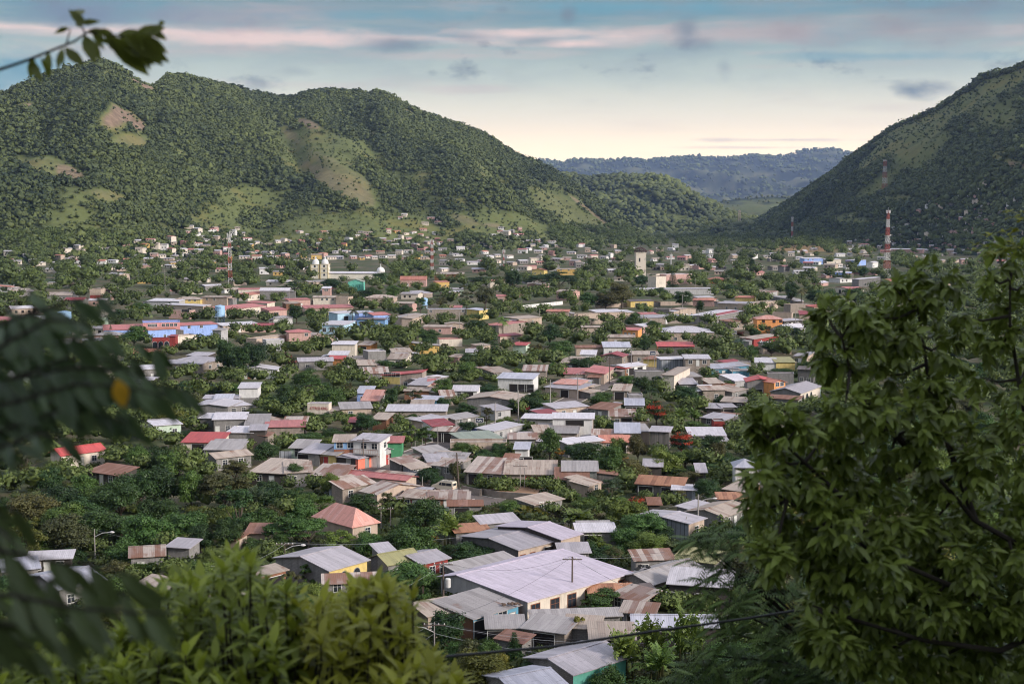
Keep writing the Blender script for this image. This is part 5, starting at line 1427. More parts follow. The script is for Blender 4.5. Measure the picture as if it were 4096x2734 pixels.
 # ------------------------------------------------------------------ streets
RM, rt = newmat('street_asphalt')
oc = rt.n('ShaderNodeTexCoord').outputs['Object']
ra = rt.n('ShaderNodeTexNoise', {'Vector': oc, 'Scale': .35, 'Detail': 6, 'Roughness': .65}).outputs[0]
rb = rt.n('ShaderNodeTexNoise', {'Vector': oc, 'Scale': 4.0, 'Detail': 3}).outputs[0]
rc = rt.mix(rt.ramp(ra, [(.4, 0.0), (.65, .8)]), (.17, .14, .125), (.095, .085, .085))
rc = rt.mix(rt.ramp(rb, [(.5, 0.0), (.75, .4)]), rc, (.25, .20, .17))
pbr(rt, rc, .9, 0, .25)
CURB = plain('pale_kerb_stone', (.42, .38, .35), .9, 0, .4)
def ribbon(pts, w, z, mat, name, kind, label):
 P3 = [gp(*p) for p in pts]
 L, Rr = [], []
 for i, p in enumerate(P3):
  d = (P3[min(i + 1, len(P3) - 1)] - P3[max(i - 1, 0)]); d.z = 0; d.normalize()
  n = Vector((-d.y, d.x, 0))
  L.append(p + n * w / 2); Rr.append(p - n * w / 2)
 m = MB()
 for i in range(len(P3) - 1):
  m.poly([(Rr[i].x, Rr[i].y, z), (Rr[i + 1].x, Rr[i + 1].y, z), (L[i + 1].x, L[i + 1].y, z), (L[i].x, L[i].y, z)])
 o = m.build(name, mat); tag(o, label, kind=kind)
 kb = MB()
 for side in (L, Rr):
  for i in range(len(side) - 1):
   a, b = side[i], side[i + 1]
   d = (b - a).normalized(); n = Vector((-d.y, d.x, 0)) * .1
   kb.slab([(a.x - n.x, a.y - n.y, .13), (b.x - n.x, b.y - n.y, .13), (b.x + n.x, b.y + n.y, .13), (a.x + n.x, a.y + n.y, .13)], .14)
 k = kb.build('kerb', CURB); tag(k, 'pale kerb along ' + label.split(' ')[0] + ' street', kind='structure')
 for p in P3:
  STREET.append((p.x, p.y))
 for a, b in zip(P3, P3[1:]):
  n = int((b - a).length / 3) + 1
  for i in range(n):
   q = a.lerp(b, i / n); STREET.append((q.x, q.y))
 return o
STREET = []
m7 = lambda x, y: cp('B7', x, y); m3 = lambda x, y: cp('B3', x, y); m4 = lambda x, y: cp('B4', x, y); m6 = lambda x, y: cp('B6', x, y)
ribbon([m6(1500, 420), m3(250, 1520), m3(480, 1440), m3(650, 1370), m3(850, 1290), m3(1050, 1215), m3(1260, 1165), m3(1480, 1080), m3(1760, 990), m3(1960, 930)], 7.5, .012, RM, 'street', 'structure', 'main paved street running up past the coral house')
ribbon([m4(430, 760), m4(560, 700), m4(690, 630), m4(860, 570), m4(1060, 510), m4(1240, 460)], 7, .012, RM, 'street', 'structure', 'upper stretch of street by the teal house')
ribbon([m6(1720, 345), m7(10, 250) if False else m6(1800, 395), m7(140, 490), m7(330, 560), m7(560, 620), m7(760, 690), m7(950, 730), m7(1120, 745)], 7, .016, RM, 'street', 'structure', 'side street where the white van is parked')
ribbon([m4(1370, 390), m4(1480, 345), m4(1600, 290)], 6, .012, RM, 'street', 'structure', 'short lane below the dark blue sign')
def retaining():
 M1 = plain('rough_grey_concrete', (.30, .25, .21), .95, 0, .6, 1.0)
 root = tag(empty('retaining_wall', (0, 0, 0)), 'low stained concrete retaining wall with steps in front of the red door house', 'wall')
 m = MB()
 pts = [gp(*m7(700, 610)), gp(*m7(920, 665)), gp(*m7(945, 650)), gp(*m7(1130, 690)), gp(*m7(1560, 735))]
 tops = [1.1, 1.2, 1.2, 1.25, 1.5]
 for (a, b, ha, hb) in zip(pts, pts[1:], tops, tops[1:]):
  d = (b - a).normalized(); n = Vector((-d.y, d.x, 0)) * .3
  k = len(m.v)
  m.v += [tuple(a), tuple(b), tuple(b + n), tuple(a + n), (a.x, a.y, ha), (b.x, b.y, hb), (b.x + n.x, b.y + n.y, hb), (a.x + n.x, a.y + n.y, ha)]
  for f in ((4, 5, 6, 7), (0, 1, 5, 4), (2, 3, 7, 6), (1, 2, 6, 5), (3, 0, 4, 7)):
   m.f.append(tuple(k + i for i in f)); m.m.append(0)
 m.build('wall_face', M1, root)
 f = MB()
 a, b = gp(*m7(960, 600)), gp(*m7(1650, 600))
 q = [Vector((pts[3].x, pts[3].y + .4, 1.18)), Vector((pts[4].x, pts[4].y + .4, 1.38)), Vector((b.x, b.y + 1, 1.2)), Vector((a.x, a.y + 1, 1.1)), Vector((pts[2].x, pts[2].y + .4, 1.1))]
 f.slab([tuple(v) for v in q], .3)
 f.build('terrace', plain('bare_orange_earth', (.33, .19, .11), .95, 0, .5, .8), root)
 s = MB(); c = gp(*m7(1610, 700))
 for i in range(7):
  s.box(c.x - 1.1, c.y + i * .32, 0, c.x + 1.3, c.y + (i + 1) * .32, .2 * (i + 1))
 s.build('steps', M1, root)
retaining()
def fence(c, pts, h, wall, label, name='fence'):
 P3 = [gp(*cp(c, *p)) for p in pts]
 m = MB()
 for a, b in zip(P3, P3[1:]):
  d = (b - a).normalized(); n = Vector((-d.y, d.x, 0)) * .08
  k = len(m.v)
  m.v += [tuple(a), tuple(b), tuple(b + n), tuple(a + n)] + [(p.x, p.y, h) for p in (a, b, b + n, a + n)]
  for f in ((4, 5, 6, 7), (0, 1, 5, 4), (2, 3, 7, 6), (1, 2, 6, 5), (3, 0, 4, 7)):
   m.f.append(tuple(k + i for i in f)); m.m.append(0)
 o = m.build(name, wallmat(wall)); tag(o, label, 'fence')
 x, y = [p.x for p in P3], [p.y for p in P3]
 SOLID.append((*[min(proj(p)[0] for p in P3)], min(proj((p.x, p.y, h))[1] for p in P3), max(proj(p)[0] for p in P3), max(proj(p)[1] for p in P3), min(y), .8))
 return o
fence('B2', [(1190, 1400), (1330, 1400)], 2.0, 'sheet', 'patched grey metal sheet fence beside the cream green cottage')
fence('B7', [(40, 450), (200, 500), (230, 520)], 1.9, 'sheet', 'leaning sheet metal fence at the bend above the white van')
fence('B7', [(735, 520), (860, 520)], 1.6, 'block', 'short block yard wall next to the brown striped roof house', 'yard_wall')
fence('B8', [(1130, 1150), (1150, 1000)], 2.2, 'grey', 'grey yard wall against the zinc long house', 'yard_wall')
fence('P', [(2380, 1232), (2600, 1222), (2870, 1220)], 2.2, 'tan', 'long low tan yard wall beyond the white pavilion', 'yard_wall')
fence('A6', [(1240, 1010), (1700, 960)], 2.0, 'white', 'white perimeter wall of the playground with the spired monument', 'yard_wall')
fence('A8', [(1520, 760), (1800, 756)], 1.5, 'tan', 'low pale wall round the bare field behind the big leafy tree', 'yard_wall')
 # ------------------------------------------------------------------ vehicles
TYRE = plain('tyre_rubber', (.02, .02, .02), .9)
RIM = plain('steel_rim', (.3, .3, .3), .4, .6)
def vehicle(name, c, x, y, heading, L, W, Hh, kind, paint, label, cat):
 p = gp(*cp(c, x, y))
 root = tag(empty(name, p, heading), label, cat, 'vehicles parked in the streets')
 body_m = plain('vehicle_paint_' + '_'.join(str(int(q * 100)) for q in paint), paint, .25, 0, .08)
 if kind == 'van': prof = [(0, .45), (0, .95), (.12, 1.15), (.85, 1.3), (1.5, Hh - .12), (1.8, Hh), (L - .15, Hh), (L, Hh - .2), (L, .45)]
 elif kind == 'bus': prof = [(0, .5), (0, 1.3), (.15, Hh - .3), (.6, Hh), (L - .4, Hh), (L, Hh - .4), (L, .5)]
 else: prof = [(0, .4), (0, .85), (.9, 1.02), (1.6, Hh - .05), (2.0, Hh), (L - .9, Hh - .05), (L - .2, 1.1), (L, .95), (L, .4)]
 m = MB(); w = W / 2
 n = len(prof)
 k = len(m.v)
 inset = lambda z: w - max(0, (z - 1.0)) * .13
 m.v += [(x_, -inset(z_), z_) for x_, z_ in prof] + [(x_, inset(z_), z_) for x_, z_ in prof]
 m.f.append(tuple(k + i for i in reversed(range(n)))); m.f.append(tuple(k + n + i for i in range(n)))
 m.m += [0, 0]
 for i in range(n):
  j = (i + 1) % n
  m.f.append((k + i, k + j, k + n + j, k + n + i)); m.m.append(0)
 b = m.build('body', body_m, root)
 wins = {'van': [(1.35, 2.1), (2.2, 3.1), (3.2, L - .3)], 'bus': [(.5 + i * 1.05, 1.4 + i * 1.05) for i in range(int(L - 1))], 'car': [(1.75, 2.5), (2.6, 3.4)]}[kind]
 zt = Hh - .22; zb = zt - (.5 if kind != 'bus' else .75)
 for (a, b_) in wins:
  for s in (-1, 1):
   g = MB()
   q = [(a + (.25 if a < 1.5 and kind == 'van' else 0), zb), (b_, zb), (b_, zt), (a + (.45 if a < 1.8 else 0), zt)]
   pts = [(x_, s * (inset(z_) + .012), z_) for x_, z_ in q]
   pts2 = [(x_, s * (inset(z_) - .02), z_) for x_, z_ in q]
   g.poly(pts if s < 0 else pts[::-1]); g.poly(pts2 if s > 0 else pts2[::-1])
   g.build('side_window', GLASS, root)
 g = MB(); zw = (1.36, Hh - .2) if kind == 'van' else (1.08, Hh - .12) if kind == 'car' else (1.4, Hh - .4)
 xw = (.93, 1.44) if kind == 'van' else (1.02, 1.55) if kind == 'car' else (-.0, .12)
 g.poly([(xw[0] - .03, -w * .8, zw[0]), (xw[0] - .03, w * .8, zw[0]), (xw[1] - .03, w * .74, zw[1]), (xw[1] - .03, -w * .74, zw[1])][::-1])
 g.build('windscreen', GLASS, root)
 g = MB(); g.poly([(L + .012, -w * .7, zb), (L + .012, w * .7, zb), (L - (.0 if kind != 'car' else .25) + .012, w * .65, zt - .05), (L - (.0 if kind != 'car' else .25) + .012, -w * .65, zt - .05)])
 g.build('rear_window', GLASS, root)
 for s in (-1, 1):
  for xx in (.85, L - .9):
   t = MB()
   ring = lambda yy, r: [(xx + r * math.cos(a_ * math.pi / 8), yy, .33 + r * math.sin(a_ * math.pi / 8)) for a_ in range(16)]
   A, B = ring(s * (w + .02), .33), ring(s * (w - .2), .33)
   k = len(t.v); t.v += A + B
   t.f.append(tuple(k + i for i in range(16))); t.f.append(tuple(k + 16 + i for i in reversed(range(16)))); t.m += [0, 0]
   for i in range(16):
    j = (i + 1) % 16; t.f.append((k + i, k + j, k + 16 + j, k + 16 + i)); t.m.append(0)
   wh = t.build('wheel', TYRE, root, uv=False)
   q = MB(); q.poly(ring(s * (w + .03), .19)); q.build('rim', RIM, wh, uv=False)
  h = MB(); h.box(-.02, s * w * .72 - .14, .72, .06, s * w * .72 + .14, .9); h.build('headlight', WHP, root)
  h = MB(); h.box(L - .05, s * w * .82 - .09, .75, L + .02, s * w * .82 + .09, 1.0); h.build('tail_light', REDP, root)
 h = MB(); h.box(-.08, -w * .95, .42, .05, w * .95, .6); h.box(L - .05, -w * .95, .42, L + .08, w * .95, .6); h.build('bumper', GREY_T, root)
 if kind == 'van':
  h = MB()
  for i in range(4): h.box(1.9 + i * .75, -w * .75, Hh + .08, 1.98 + i * .75, w * .75, Hh + .13)
  h.box(1.85, -w * .75, Hh + .05, L - .3, -w * .7, Hh + .15); h.box(1.85, w * .7, Hh + .05, L - .3, w * .75, Hh + .15)
  h.build('roof_rack', GREY_T, root)
 add_px_solid(Vector(p), heading, L, W, Hh, 4.0)
 return root
vehicle('van', 'B7', 385, 592, R(-28), 4.6, 1.75, 1.95, 'van', (.66, .58, .46), 'cream white van with roof rack parked on the side street', 'van')
vehicle('car', 'B3', 1200, 1150, R(35), 4.5, 1.8, 1.65, 'car', (.03, .035, .03), 'dark green black off road car facing down the street', 'car')
vehicle('car', 'B3', 1370, 1100, R(30), 4.4, 1.75, 1.5, 'car', (.04, .05, .10), 'dark blue car parked right behind the dark off road car', 'car')
vehicle('car', 'B3', 1165, 1100, R(32), 4.3, 1.75, 1.5, 'car', (.05, .05, .06), 'black car half hidden under the dark red shed roof', 'car')
vehicle('bus', 'B2', 405, 1215, R(-18), 6.2, 2.1, 2.7, 'bus', (.62, .54, .44), 'small cream roofed bus behind the red tin roof', 'bus')
LAND_MARKS.append(('white van', 1800, 1955)); LAND_MARKS.append(('parked dark cars', 1860, 1740))
def tarp():
 p = gp(*cp('B2', 1045, 800))
 root = tag(empty('tarpaulin_shelter', p), 'dark blue tarpaulin canopy in the yard below the tall white box building', 'canopy')
 m = MB()
 m.slab([(-2.2, -1, 1.9), (2.0, -1.2, 1.4), (2.2, 2, 1.5), (-1.5, 2, 2.0)], .04)
 m.slab([(-2.6, -1.6, .7), (-2.2, -1, 1.9), (-1.5, 2, 2.0), (-2.6, 2, .8)], .04)
 m.build('cloth', plain('navy_tarpaulin', (.02, .035, .10), .5), root)
 m = MB()
 for x_, y_ in ((-2, -.9), (1.9, -1.1), (2.1, 1.9), (-1.4, 1.9)): m.tube([(x_, y_, 0), (x_, y_, 1.45)], .04, 5)
 m.build('frame', GREY_T, root)
tarp()
def balcony(lbl, x0, x1, z, out, n):
 r = find(lbl)
 m = MB(); m.box(x0, -out, z - .15, x1, -.03, z)
 m.build('balcony_floor', GREY_T, r)
 m = MB()
 m.tube([(x0, -out, z + .95), (x1, -out, z + .95)], .035, 4)
 for i in range(n + 1):
  xx = x0 + (x1 - x0) * i / n
  m.tube([(xx, -out, z), (xx, -out, z + .95)], .022, 4)
 m.build('railing', BROWN_T, r)
 m = MB()
 for xx in (x0 + .05, x1 - .05): m.tube([(xx, -out + .02, -.2), (xx, -out + .02, z - .15)], .06, 5)
 m.build('balcony_post', GREY_T, r)
balcony('white house with railed balcony', .2, 4.8, 2.5, 1.6, 16)
balcony('white two storey house', .4, 6.0, 2.8, 1.3, 14)
def roof_bits(lbl, n, x0, x1, y0, y1, zf, mat, name, kindw, group):
 r = find(lbl)
 M = Matrix.Translation(r.location) @ Matrix.Rotation(r.rotation_euler.z, 4, 'Z')
 for i in range(n):
  x_, y_ = random.uniform(x0, x1), random.uniform(y0, y1)
  m = MB()
  if name == 'tyre':
   m.tube([(.28 * math.cos(a * math.pi / 6), .28 * math.sin(a * math.pi / 6), .1) for a in range(13)], .1, 5, cap=False)
  else:
   s_ = random.uniform(.12, .25)
   m.lathe([(s_, 0), (s_ * 1.1, s_ * .5), (s_ * .5, s_)], 0, 0, 6)
  o = m.build(name, mat, uv=False)
  q = M @ Vector((x_, y_, zf(x_, y_) + .04))
  o.location = q; o.rotation_euler = (0, 0, random.random() * 6)
  tag(o, kindw, name, group)
roof_bits('grey tin house with old tyres', 7, 1.5, 5.5, 3, 5, lambda x, y: 2.95 + y * .17, TYRE, 'tyre', 'old black tyre holding down the grey tin roof', 'tyres on the roof')
roof_bits('low grey roofed shed with broken', 12, 2, 5, 7.2, 7.9, lambda x, y: 2.63 + y * .066, plain('broken_brown_tile', (.12, .08, .06), .9), 'brick_lump', 'broken brown brick lump lying on the low grey roof', 'rubble on the low roof')
 # ================================================================== poles and wires
CONC = plain('pole_concrete', (.36, .33, .31), .9, 0, .4, 2.0)
WOOD = plain('pole_wood', (.13, .10, .085), .9, 0, .4, 2.0)
WIRE = plain('black_cable', (.03, .03, .035), .5)
WIREG = plain('grey_wire', (.35, .36, .38), .5)
LAMPW = plain('lamp_head_grey', (.62, .60, .58), .5)
POLES = {}
def pole(key, c, x, ytop, ybase, typ, label, lean=0.0, mat=None):
 u, v = cp(c, x, ybase)
 p = gp(u, v)
 _, vt = cp(c, x, ytop)
 Hh = pd(u, vt, p.y).z
 Hh = min(Hh, 15)
 root = tag(empty('power_pole', p), label, 'power pole', 'power and lamp poles of the town')
 if 'L' in typ: root.name = 'street_lamp'; root['category'] = 'street lamp'
 r0 = .15 if Hh > 6 else .09
 m = MB(); m.tube([(0, 0, -.3), (lean * .5, 0, Hh / 2), (lean, 0, Hh)], [r0, r0 * .85, r0 * .65], 8)
 m.build('shaft', mat or CONC, root, uv=False)
 if '2' in typ:
  m = MB(); m.tube([(1.6, 0, -.3), (1.6, 0, Hh)], [r0, r0 * .65], 8); m.build('shaft', CONC, root, uv=False)
 if 'X' in typ:
  off = .8 if '2' in typ else 0
  m = MB(); m.box(off - 1.3, -.06, Hh - .45, off + 1.3, .06, Hh - .33)
  ca = m.build('crossarm', WOOD, root, uv=False)
  for q in (-1.15, -.4, .5, 1.15):
   b = MB(); b.lathe([(.05, Hh - .33), (.07, Hh - .25), (.03, Hh - .12)], off + q, 0, 6); b.build('insulator', LAMPW, ca, uv=False)
 if 'T' in typ:
  m = MB(); m.lathe([(.34, Hh - 3.4), (.36, Hh - 3.3), (.36, Hh - 2.3), (.3, Hh - 2.2)], .62, -.1, 12)
  m.build('transformer', LAMPW, root, uv=False)
 if 'L' in typ:
  s = -1 if 'l' in typ else 1
  m = MB(); z = Hh * .86
  m.tube([(0, 0, z - .5), (s * 1.2, -.1, z + .1), (s * 2.4, -.2, z + .25)], .045, 5); m.build('lamp_arm', LAMPW, root, uv=False)
  m = MB(); k = len(m.v)
  prof = [(-.05, .05), (.05, .12), (.35, .17), (.6, .12), (.72, .03)]
  pts = [Vector((s * (2.35 + a), -.2, z + .25)) for a, _ in prof]
  m.tube(pts, [b for _, b in prof], 8); m.build('lamp_head', LAMPW, root, uv=False)
 POLES[key] = (Vector((p.x + lean, p.y, Hh)), root)
 add_px_solid(Vector((p.x - .3, p.y, 0)), 0, .6, .3, Hh, 1.0)
 return root
pole('a', 'B6', 686, 1185, 1560, 'XL', 'dark pole with long lamp arm rising over the yellow arched-window house', mat=WOOD)
pole('b', 'C3', 178, 388, 860, 'XT', 'wooden pole with a grey transformer drum at the corner of the big hall', mat=WOOD)
pole('c', 'C3', 1420, 338, 830, 'X', 'dark pole standing in front of the brown framed windows of the big hall', mat=WOOD)
pole('d', 'C3', 92, 968, 1395, 'XLl', 'heavy concrete pole with crossarm and cobra head lamp near the lower edge')
pole('e', 'B7', 1668, 955, 1180, 'X', 'dark pole poking up behind the broad zinc roof', mat=WOOD)
pole('f', 'B8', 1402, 645, 1060, 'L', 'street lamp pole beside the zinc long house')
pole('g', 'B8', 1268, 895, 1145, '', 'short thin pole against the zinc long house')
pole('h', 'C1', 676, 468, 702, 'L', 'grey street lamp standing among dark bushes')
pole('i', 'B6', 1578, 5, 345, 'X', 'wooden power pole in front of the coral corner house', mat=WOOD)
pole('j', 'B6', 1780, 785, 1030, 'X2', 'pair of slim concrete poles joined by a crossarm below the striped gabled house')
pole('k', 'B7', 524, 248, 525, '2', 'light concrete double pole just behind the white van')
pole('l', 'B7', 676, 170, 610, '', 'leaning brown pole beside the brown striped roof house', -.5, WOOD)
pole('m', 'B7', 1372, 295, 645, 'X', 'pole with a wire loop in front of the red door house')
pole('n', 'B7', 1421, 340, 645, '', 'plain slim post next to the wire loop pole')
pole('o', 'B7', 256, 445, 575, '', 'thin grey post at the bend of the side street')
pole('p', 'B3', 696, 568, 755, 'X', 'pale pole near the orange tiled roof')
pole('q', 'B3', 236, 778, 900, 'X', 'pale pole behind the round tree near the long flat white roofed building')
pole('r', 'B3', 1919, 598, 965, 'L', 'tall concrete lamp pole beside the crimson sign board')
pole('s', 'B3', 1655, 738, 1025, '', 'slender pole beside the tan gabled warehouse')
pole('t', 'B3', 1240, 1320, 1600, 'X', 'brown pole leaning over the pale scrub near the white van', -.3, WOOD)
pole('u', 'B3', 1002, 1010, 1275, '', 'weathered post by the dark red shed roof')
pole('v', 'B3', 742, 985, 1240, '2', 'pair of pale posts rising from a layered green tree')
pole('w', 'B3', 1118, 348, 470, 'X', 'short dark pole near the round ball shaped tree', mat=WOOD)
pole('x', 'B4', 962, 215, 525, 'X', 'wooden pole at the end of the faded red long roof', mat=WOOD)
pole('y', 'B4', 720, 300, 480, '', 'thin pole behind the teal house')
pole('z', 'B4', 1214, 120, 410, 'X', 'tall dusty pole beside the tiny shop with pale roof')
pole('A', 'B4', 1402, 195, 370, '', 'white post carrying wires near the dark blue sign')
pole('B', 'B4', 600, 405, 700, 'X', 'pale concrete pole where the street bends below the teal house')
pole('C', 'B4', 287, 478, 880, '', 'slender grey pole beside the large white hall')
pole('D', 'B5', 654, 768, 960, '', 'bright thin pole left of the red roofed block gable')
pole('E', 'B5', 262, 110, 265, 'X', 'short pale pole above the white pavilion')
pole('F', 'B5', 750, 150, 320, 'X', 'thin pole left of the orange two storey house')
pole('G', 'B5', 1372, 120, 310, '', 'pale pole right of the orange two storey house')
pole('H', 'A6', 1458, 1000, 1160, '', 'lone pale pole among the far tan houses')
pole('I', 'A6', 622, 1035, 1255, 'X', 'pale pole beneath the blue edged industrial building')
pole('J', 'A6', 82, 1058, 1185, '', 'white post left of the blue edged industrial building')
pole('K', 'A6', 1765, 628, 800, '', 'slim white pole rising from the dark park trees')
pole('L', 'A7', 992, 690, 850, '', 'white pole in front of the white church body')
pole('M', 'A7', 860, 850, 1000, 'XL', 'lamp pole with two arms beside a round dark tree')
pole('N', 'A7', 1022, 1050, 1165, '', 'pale pole near the red striped long roof')
pole('O', 'A7', 960, 1325, 1440, 'X', 'pale pole over the scarlet roof house')
pole('P', 'B2', 578, 985, 1220, 'L', 'pole with a bent lamp arm beside the pale edged block house')
pole('Q', 'B2', 1350, 418, 525, 'X', 'short white pole in the thicket above the red lettered wall')
pole('R', 'B2', 1555, 145, 300, '', 'thin dark pole before the low pale gabled roof', mat=WOOD)
pole('S', 'B2', 1068, 905, 1000, '', 'short dark post near the blue tarpaulin', mat=WOOD)
pole('T', 'B5', 1700, 0, 190, '', 'thin pole by the deep red roof')
pole('U', 'A8', 260, 620, 700, '', 'far white pole on the bushy slope')
pole('V', 'A4', 1724, 590, 810, '', 'tall thin white pole before the park trees')
pole('W', 'A5', 812, 660, 720, 'X', 'far crossarm pole left of the cream church')
pole('X', 'A5', 1268, 690, 800, '', 'white post below the twin domed church')
def wire(a, b, sag, r=.018, mat=WIREG, label=None, off=(0, 0)):
 A = a + Vector((off[0], 0, off[1])); B = b + Vector((off[0], 0, off[1]))
 m = MB(); n = 12
 pts = [A.lerp(B, i / n) + Vector((0, 0, -4 * sag * (i / n) * (1 - i / n))) for i in range(n + 1)]
 m.tube(pts, r, 3)
 o = m.build('overhead_wire', mat, uv=False)
 tag(o, label or 'thin overhead wire strung between the power poles of the town', 'wire', 'overhead wires between poles')
 return o
def PT(k): return POLES[k][0]
def off_(c, x, y, dist): return pd(*cp(c, x, y), dist)
ends = [('a', off_('C2', -150, 420, PT('a').y - 10), 1.0, 2), ('a', PT('e'), 1.2, 3), ('b', PT('c'), 1.5, 2), ('c', off_('C4', 1500, 900, PT('c').y), 2.0, 2), ('b', off_('C2', 900, 900, PT('b').y - 15), 1.0, 2),
 ('c', off_('B8', 2300, 1000, PT('c').y + 40), 1.5, 2), ('d', off_('C4', 1500, 1060, PT('d').y), 1.6, 4), ('d', off_('C2', 1200, 1330, PT('d').y - 5), .5, 4), ('d', PT('c'), 1.0, 1), ('e', PT('f'), 1.5, 2),
 ('h', off_('C1', 1300, 530, PT('h').y + 20), .8, 2), ('h', off_('C1', 200, 600, PT('h').y - 30), .8, 1), ('i', PT('r'), 1.5, 2), ('i', PT('k'), .8, 1), ('k', PT('m'), .8, 1), ('r', PT('x'), 1.5, 2), ('x', PT('z'), 1.0, 2),
 ('j', off_('B6', 2400, 860, PT('j').y + 10), .5, 2), ('f', off_('B8', 2300, 700, PT('f').y + 30), 1.0, 2), ('P', PT('S'), .8, 1), ('B', PT('x'), .8, 1), ('B', PT('C'), .8, 1)]
for k, B, sag, n in ends:
 for q in range(n):
  wire(PT(k), B, sag * (1 + .12 * q), .011 + .006 * (k in 'abcd'), WIREG if q % 2 else WIRE, off=((q - (n - 1) / 2) * .5 if q < 3 else 0, -.15 * q - (.9 if q == 3 else 0)))
m = MB()
cpts = [(700, 2760, 9.5), (1000, 2725, 9.8), (1400, 2668, 10.2), (1800, 2622, 10.8), (2200, 2585, 11.4), (2600, 2525, 12.0), (3000, 2470, 12.6), (3400, 2405, 13.2), (3900, 2320, 14.0), (4400, 2230, 15)]
m.tube([pd(*q) for q in cpts], .012, 6)
tag(m.build('utility_cable', WIRE, uv=False), 'thick dark cable sweeping across close to the viewer', 'cable')
 # ================================================================== trees
BARK = plain('tree_bark', (.11, .085, .065), .95, 0, .5, 3.0)
PALEBARK = plain('pale_tree_bark', (.28, .25, .21), .95, 0, .5, 3.0)
LEAF = {
 'dark': leafmat('dark', (.017, .046, .017), (.050, .105, .030)),
 'mid': leafmat('mid', (.030, .074, .019), (.085, .165, .040)),
 'light': leafmat('light', (.058, .115, .024), (.145, .215, .048)),
 'olive': leafmat('olive', (.045, .055, .020), (.105, .115, .045)),
 'yellow': leafmat('yellow', (.075, .095, .018), (.17, .18, .035)),
 'flame': leafmat('flame', (.016, .038, .014), (.035, .070, .022), (.50, .07, .03)),
 'maroon': leafmat('maroon', (.020, .030, .014), (.045, .055, .022), (.20, .035, .035)),
 'orange': leafmat('orange', (.045, .070, .018), (.10, .12, .03), (.42, .19, .03)),
 'blue': leafmat('blue', (.035, .07, .035), (.08, .13, .07)),
 }
def leaf_cards(P, N, size, rs, aspect=.62, fold=.18):
 """kite shaped bent leaves (4 verts, 2 tris joined as a quad) at P facing N"""
 n = len(P)
 r = rs.normal(size=(n, 3))
 T = np.cross(N, r); T /= np.linalg.norm(T, axis=1)[:, None] + 1e-9
 B = np.cross(N, T)
 s = size[:, None]
 a = P - T * s * .5
 b = P + B * s * aspect * .5 + N * s * fold * .5
 c = P + T * s * .5 - N * s * fold
 d = P - B * s * aspect * .5 + N * s * fold * .5
 V = np.stack([a, b, c, d], 1).reshape(-1, 3)
 Fq = np.arange(n * 4).reshape(-1, 4)
 return V, Fq
ICO = None
def ico(level):
 bm = bmesh.new(); bmesh.ops.create_icosphere(bm, subdivisions=level, radius=1)
 V = np.array([v.co[:] for v in bm.verts]); Fq = np.array([[v.index for v in f.verts] for f in bm.faces]); bm.free()
 return V, Fq
ICO2, ICO1 = ico(2), ico(1)
def crown_arrays(clumps, nleaf, lsize, seed, jitter=.75, core=.78, flower=0.0, down=0.0):
 """clumps: (x,y,z,rx,rz). returns V, quads (leaves) + core tris as quads are kept apart"""
 rs = np.random.RandomState(seed)
 C = np.array(clumps, dtype=float)
 area = C[:, 3] * (C[:, 3] + C[:, 4])
 cnt = np.maximum(8, (nleaf * area / area.sum()).astype(int))
 PP, NN, TT = [], [], []
 for (x, y, z, rx, rz), n in zip(C, cnt):
  d = rs.normal(size=(n, 3)); d /= np.linalg.norm(d, axis=1)[:, None]
  d[:, 2] = np.where(d[:, 2] < -.35, -d[:, 2] * .6, d[:, 2])
  lump = 1 + .16 * np.sin(d[:, 0] * 5 + x * 3) * np.cos(d[:, 1] * 6 + y * 2) + .10 * np.sin(d[:, 2] * 9 + z)
  rr = (rs.uniform(.25, 1.0, n) ** .55 * 1.16 * lump)[:, None]
  P = np.array([x, y, z]) + d * rr * np.array([rx, rx, rz])
  N = d / np.array([rx, rx, rz]); N /= np.linalg.norm(N, axis=1)[:, None]
  N = N + rs.normal(size=(n, 3)) * jitter * .6; N[:, 2] += .25
  N /= np.linalg.norm(N, axis=1)[:, None]
  PP.append(P); NN.append(N)
  TT.append(np.clip(rs.uniform(0, 1, n) * .6 + rs.uniform(0, .4), 0, 1))
 P, N, T = np.concatenate(PP), np.concatenate(NN), np.concatenate(TT)
 size = lsize * rs.uniform(.6, 1.35, len(P))
 V, Q = leaf_cards(P, N, size, rs)
 tint = np.repeat(T, 4)
 fl = np.zeros(len(P))
 if flower:
  top = (P[:, 2] - P[:, 2].min()) / (np.ptp(P[:, 2]) + 1e-6)
  blob = np.sin(P[:, 0] * 2.1 + seed) * np.cos(P[:, 1] * 2.3) + np.sin(P[:, 2] * 2.7)
  fl = ((blob + top * 1.2 + rs.uniform(-.6, .6, len(P))) > (1.9 - flower)).astype(float)
 cv, ct = ICO1
 VV, QQ = [V], [Q]
 off = len(V)
 cores = []
 for (x, y, z, rx, rz) in C:
  v = cv * np.array([rx, rx, rz]) * core * (1 + .12 * rs.normal(size=(len(cv), 1))) + np.array([x, y, z])
  VV.append(v); q = np.concatenate([ct, ct[:, 2:3]], 1) + off; cores.append(q); off += len(v)
  tint = np.concatenate([tint, np.full(len(v), .1)])
 fl = np.concatenate([np.repeat(fl, 4), np.zeros(off - len(V))])
 return np.concatenate(VV), Q, np.concatenate(cores) if cores else None, tint, fl
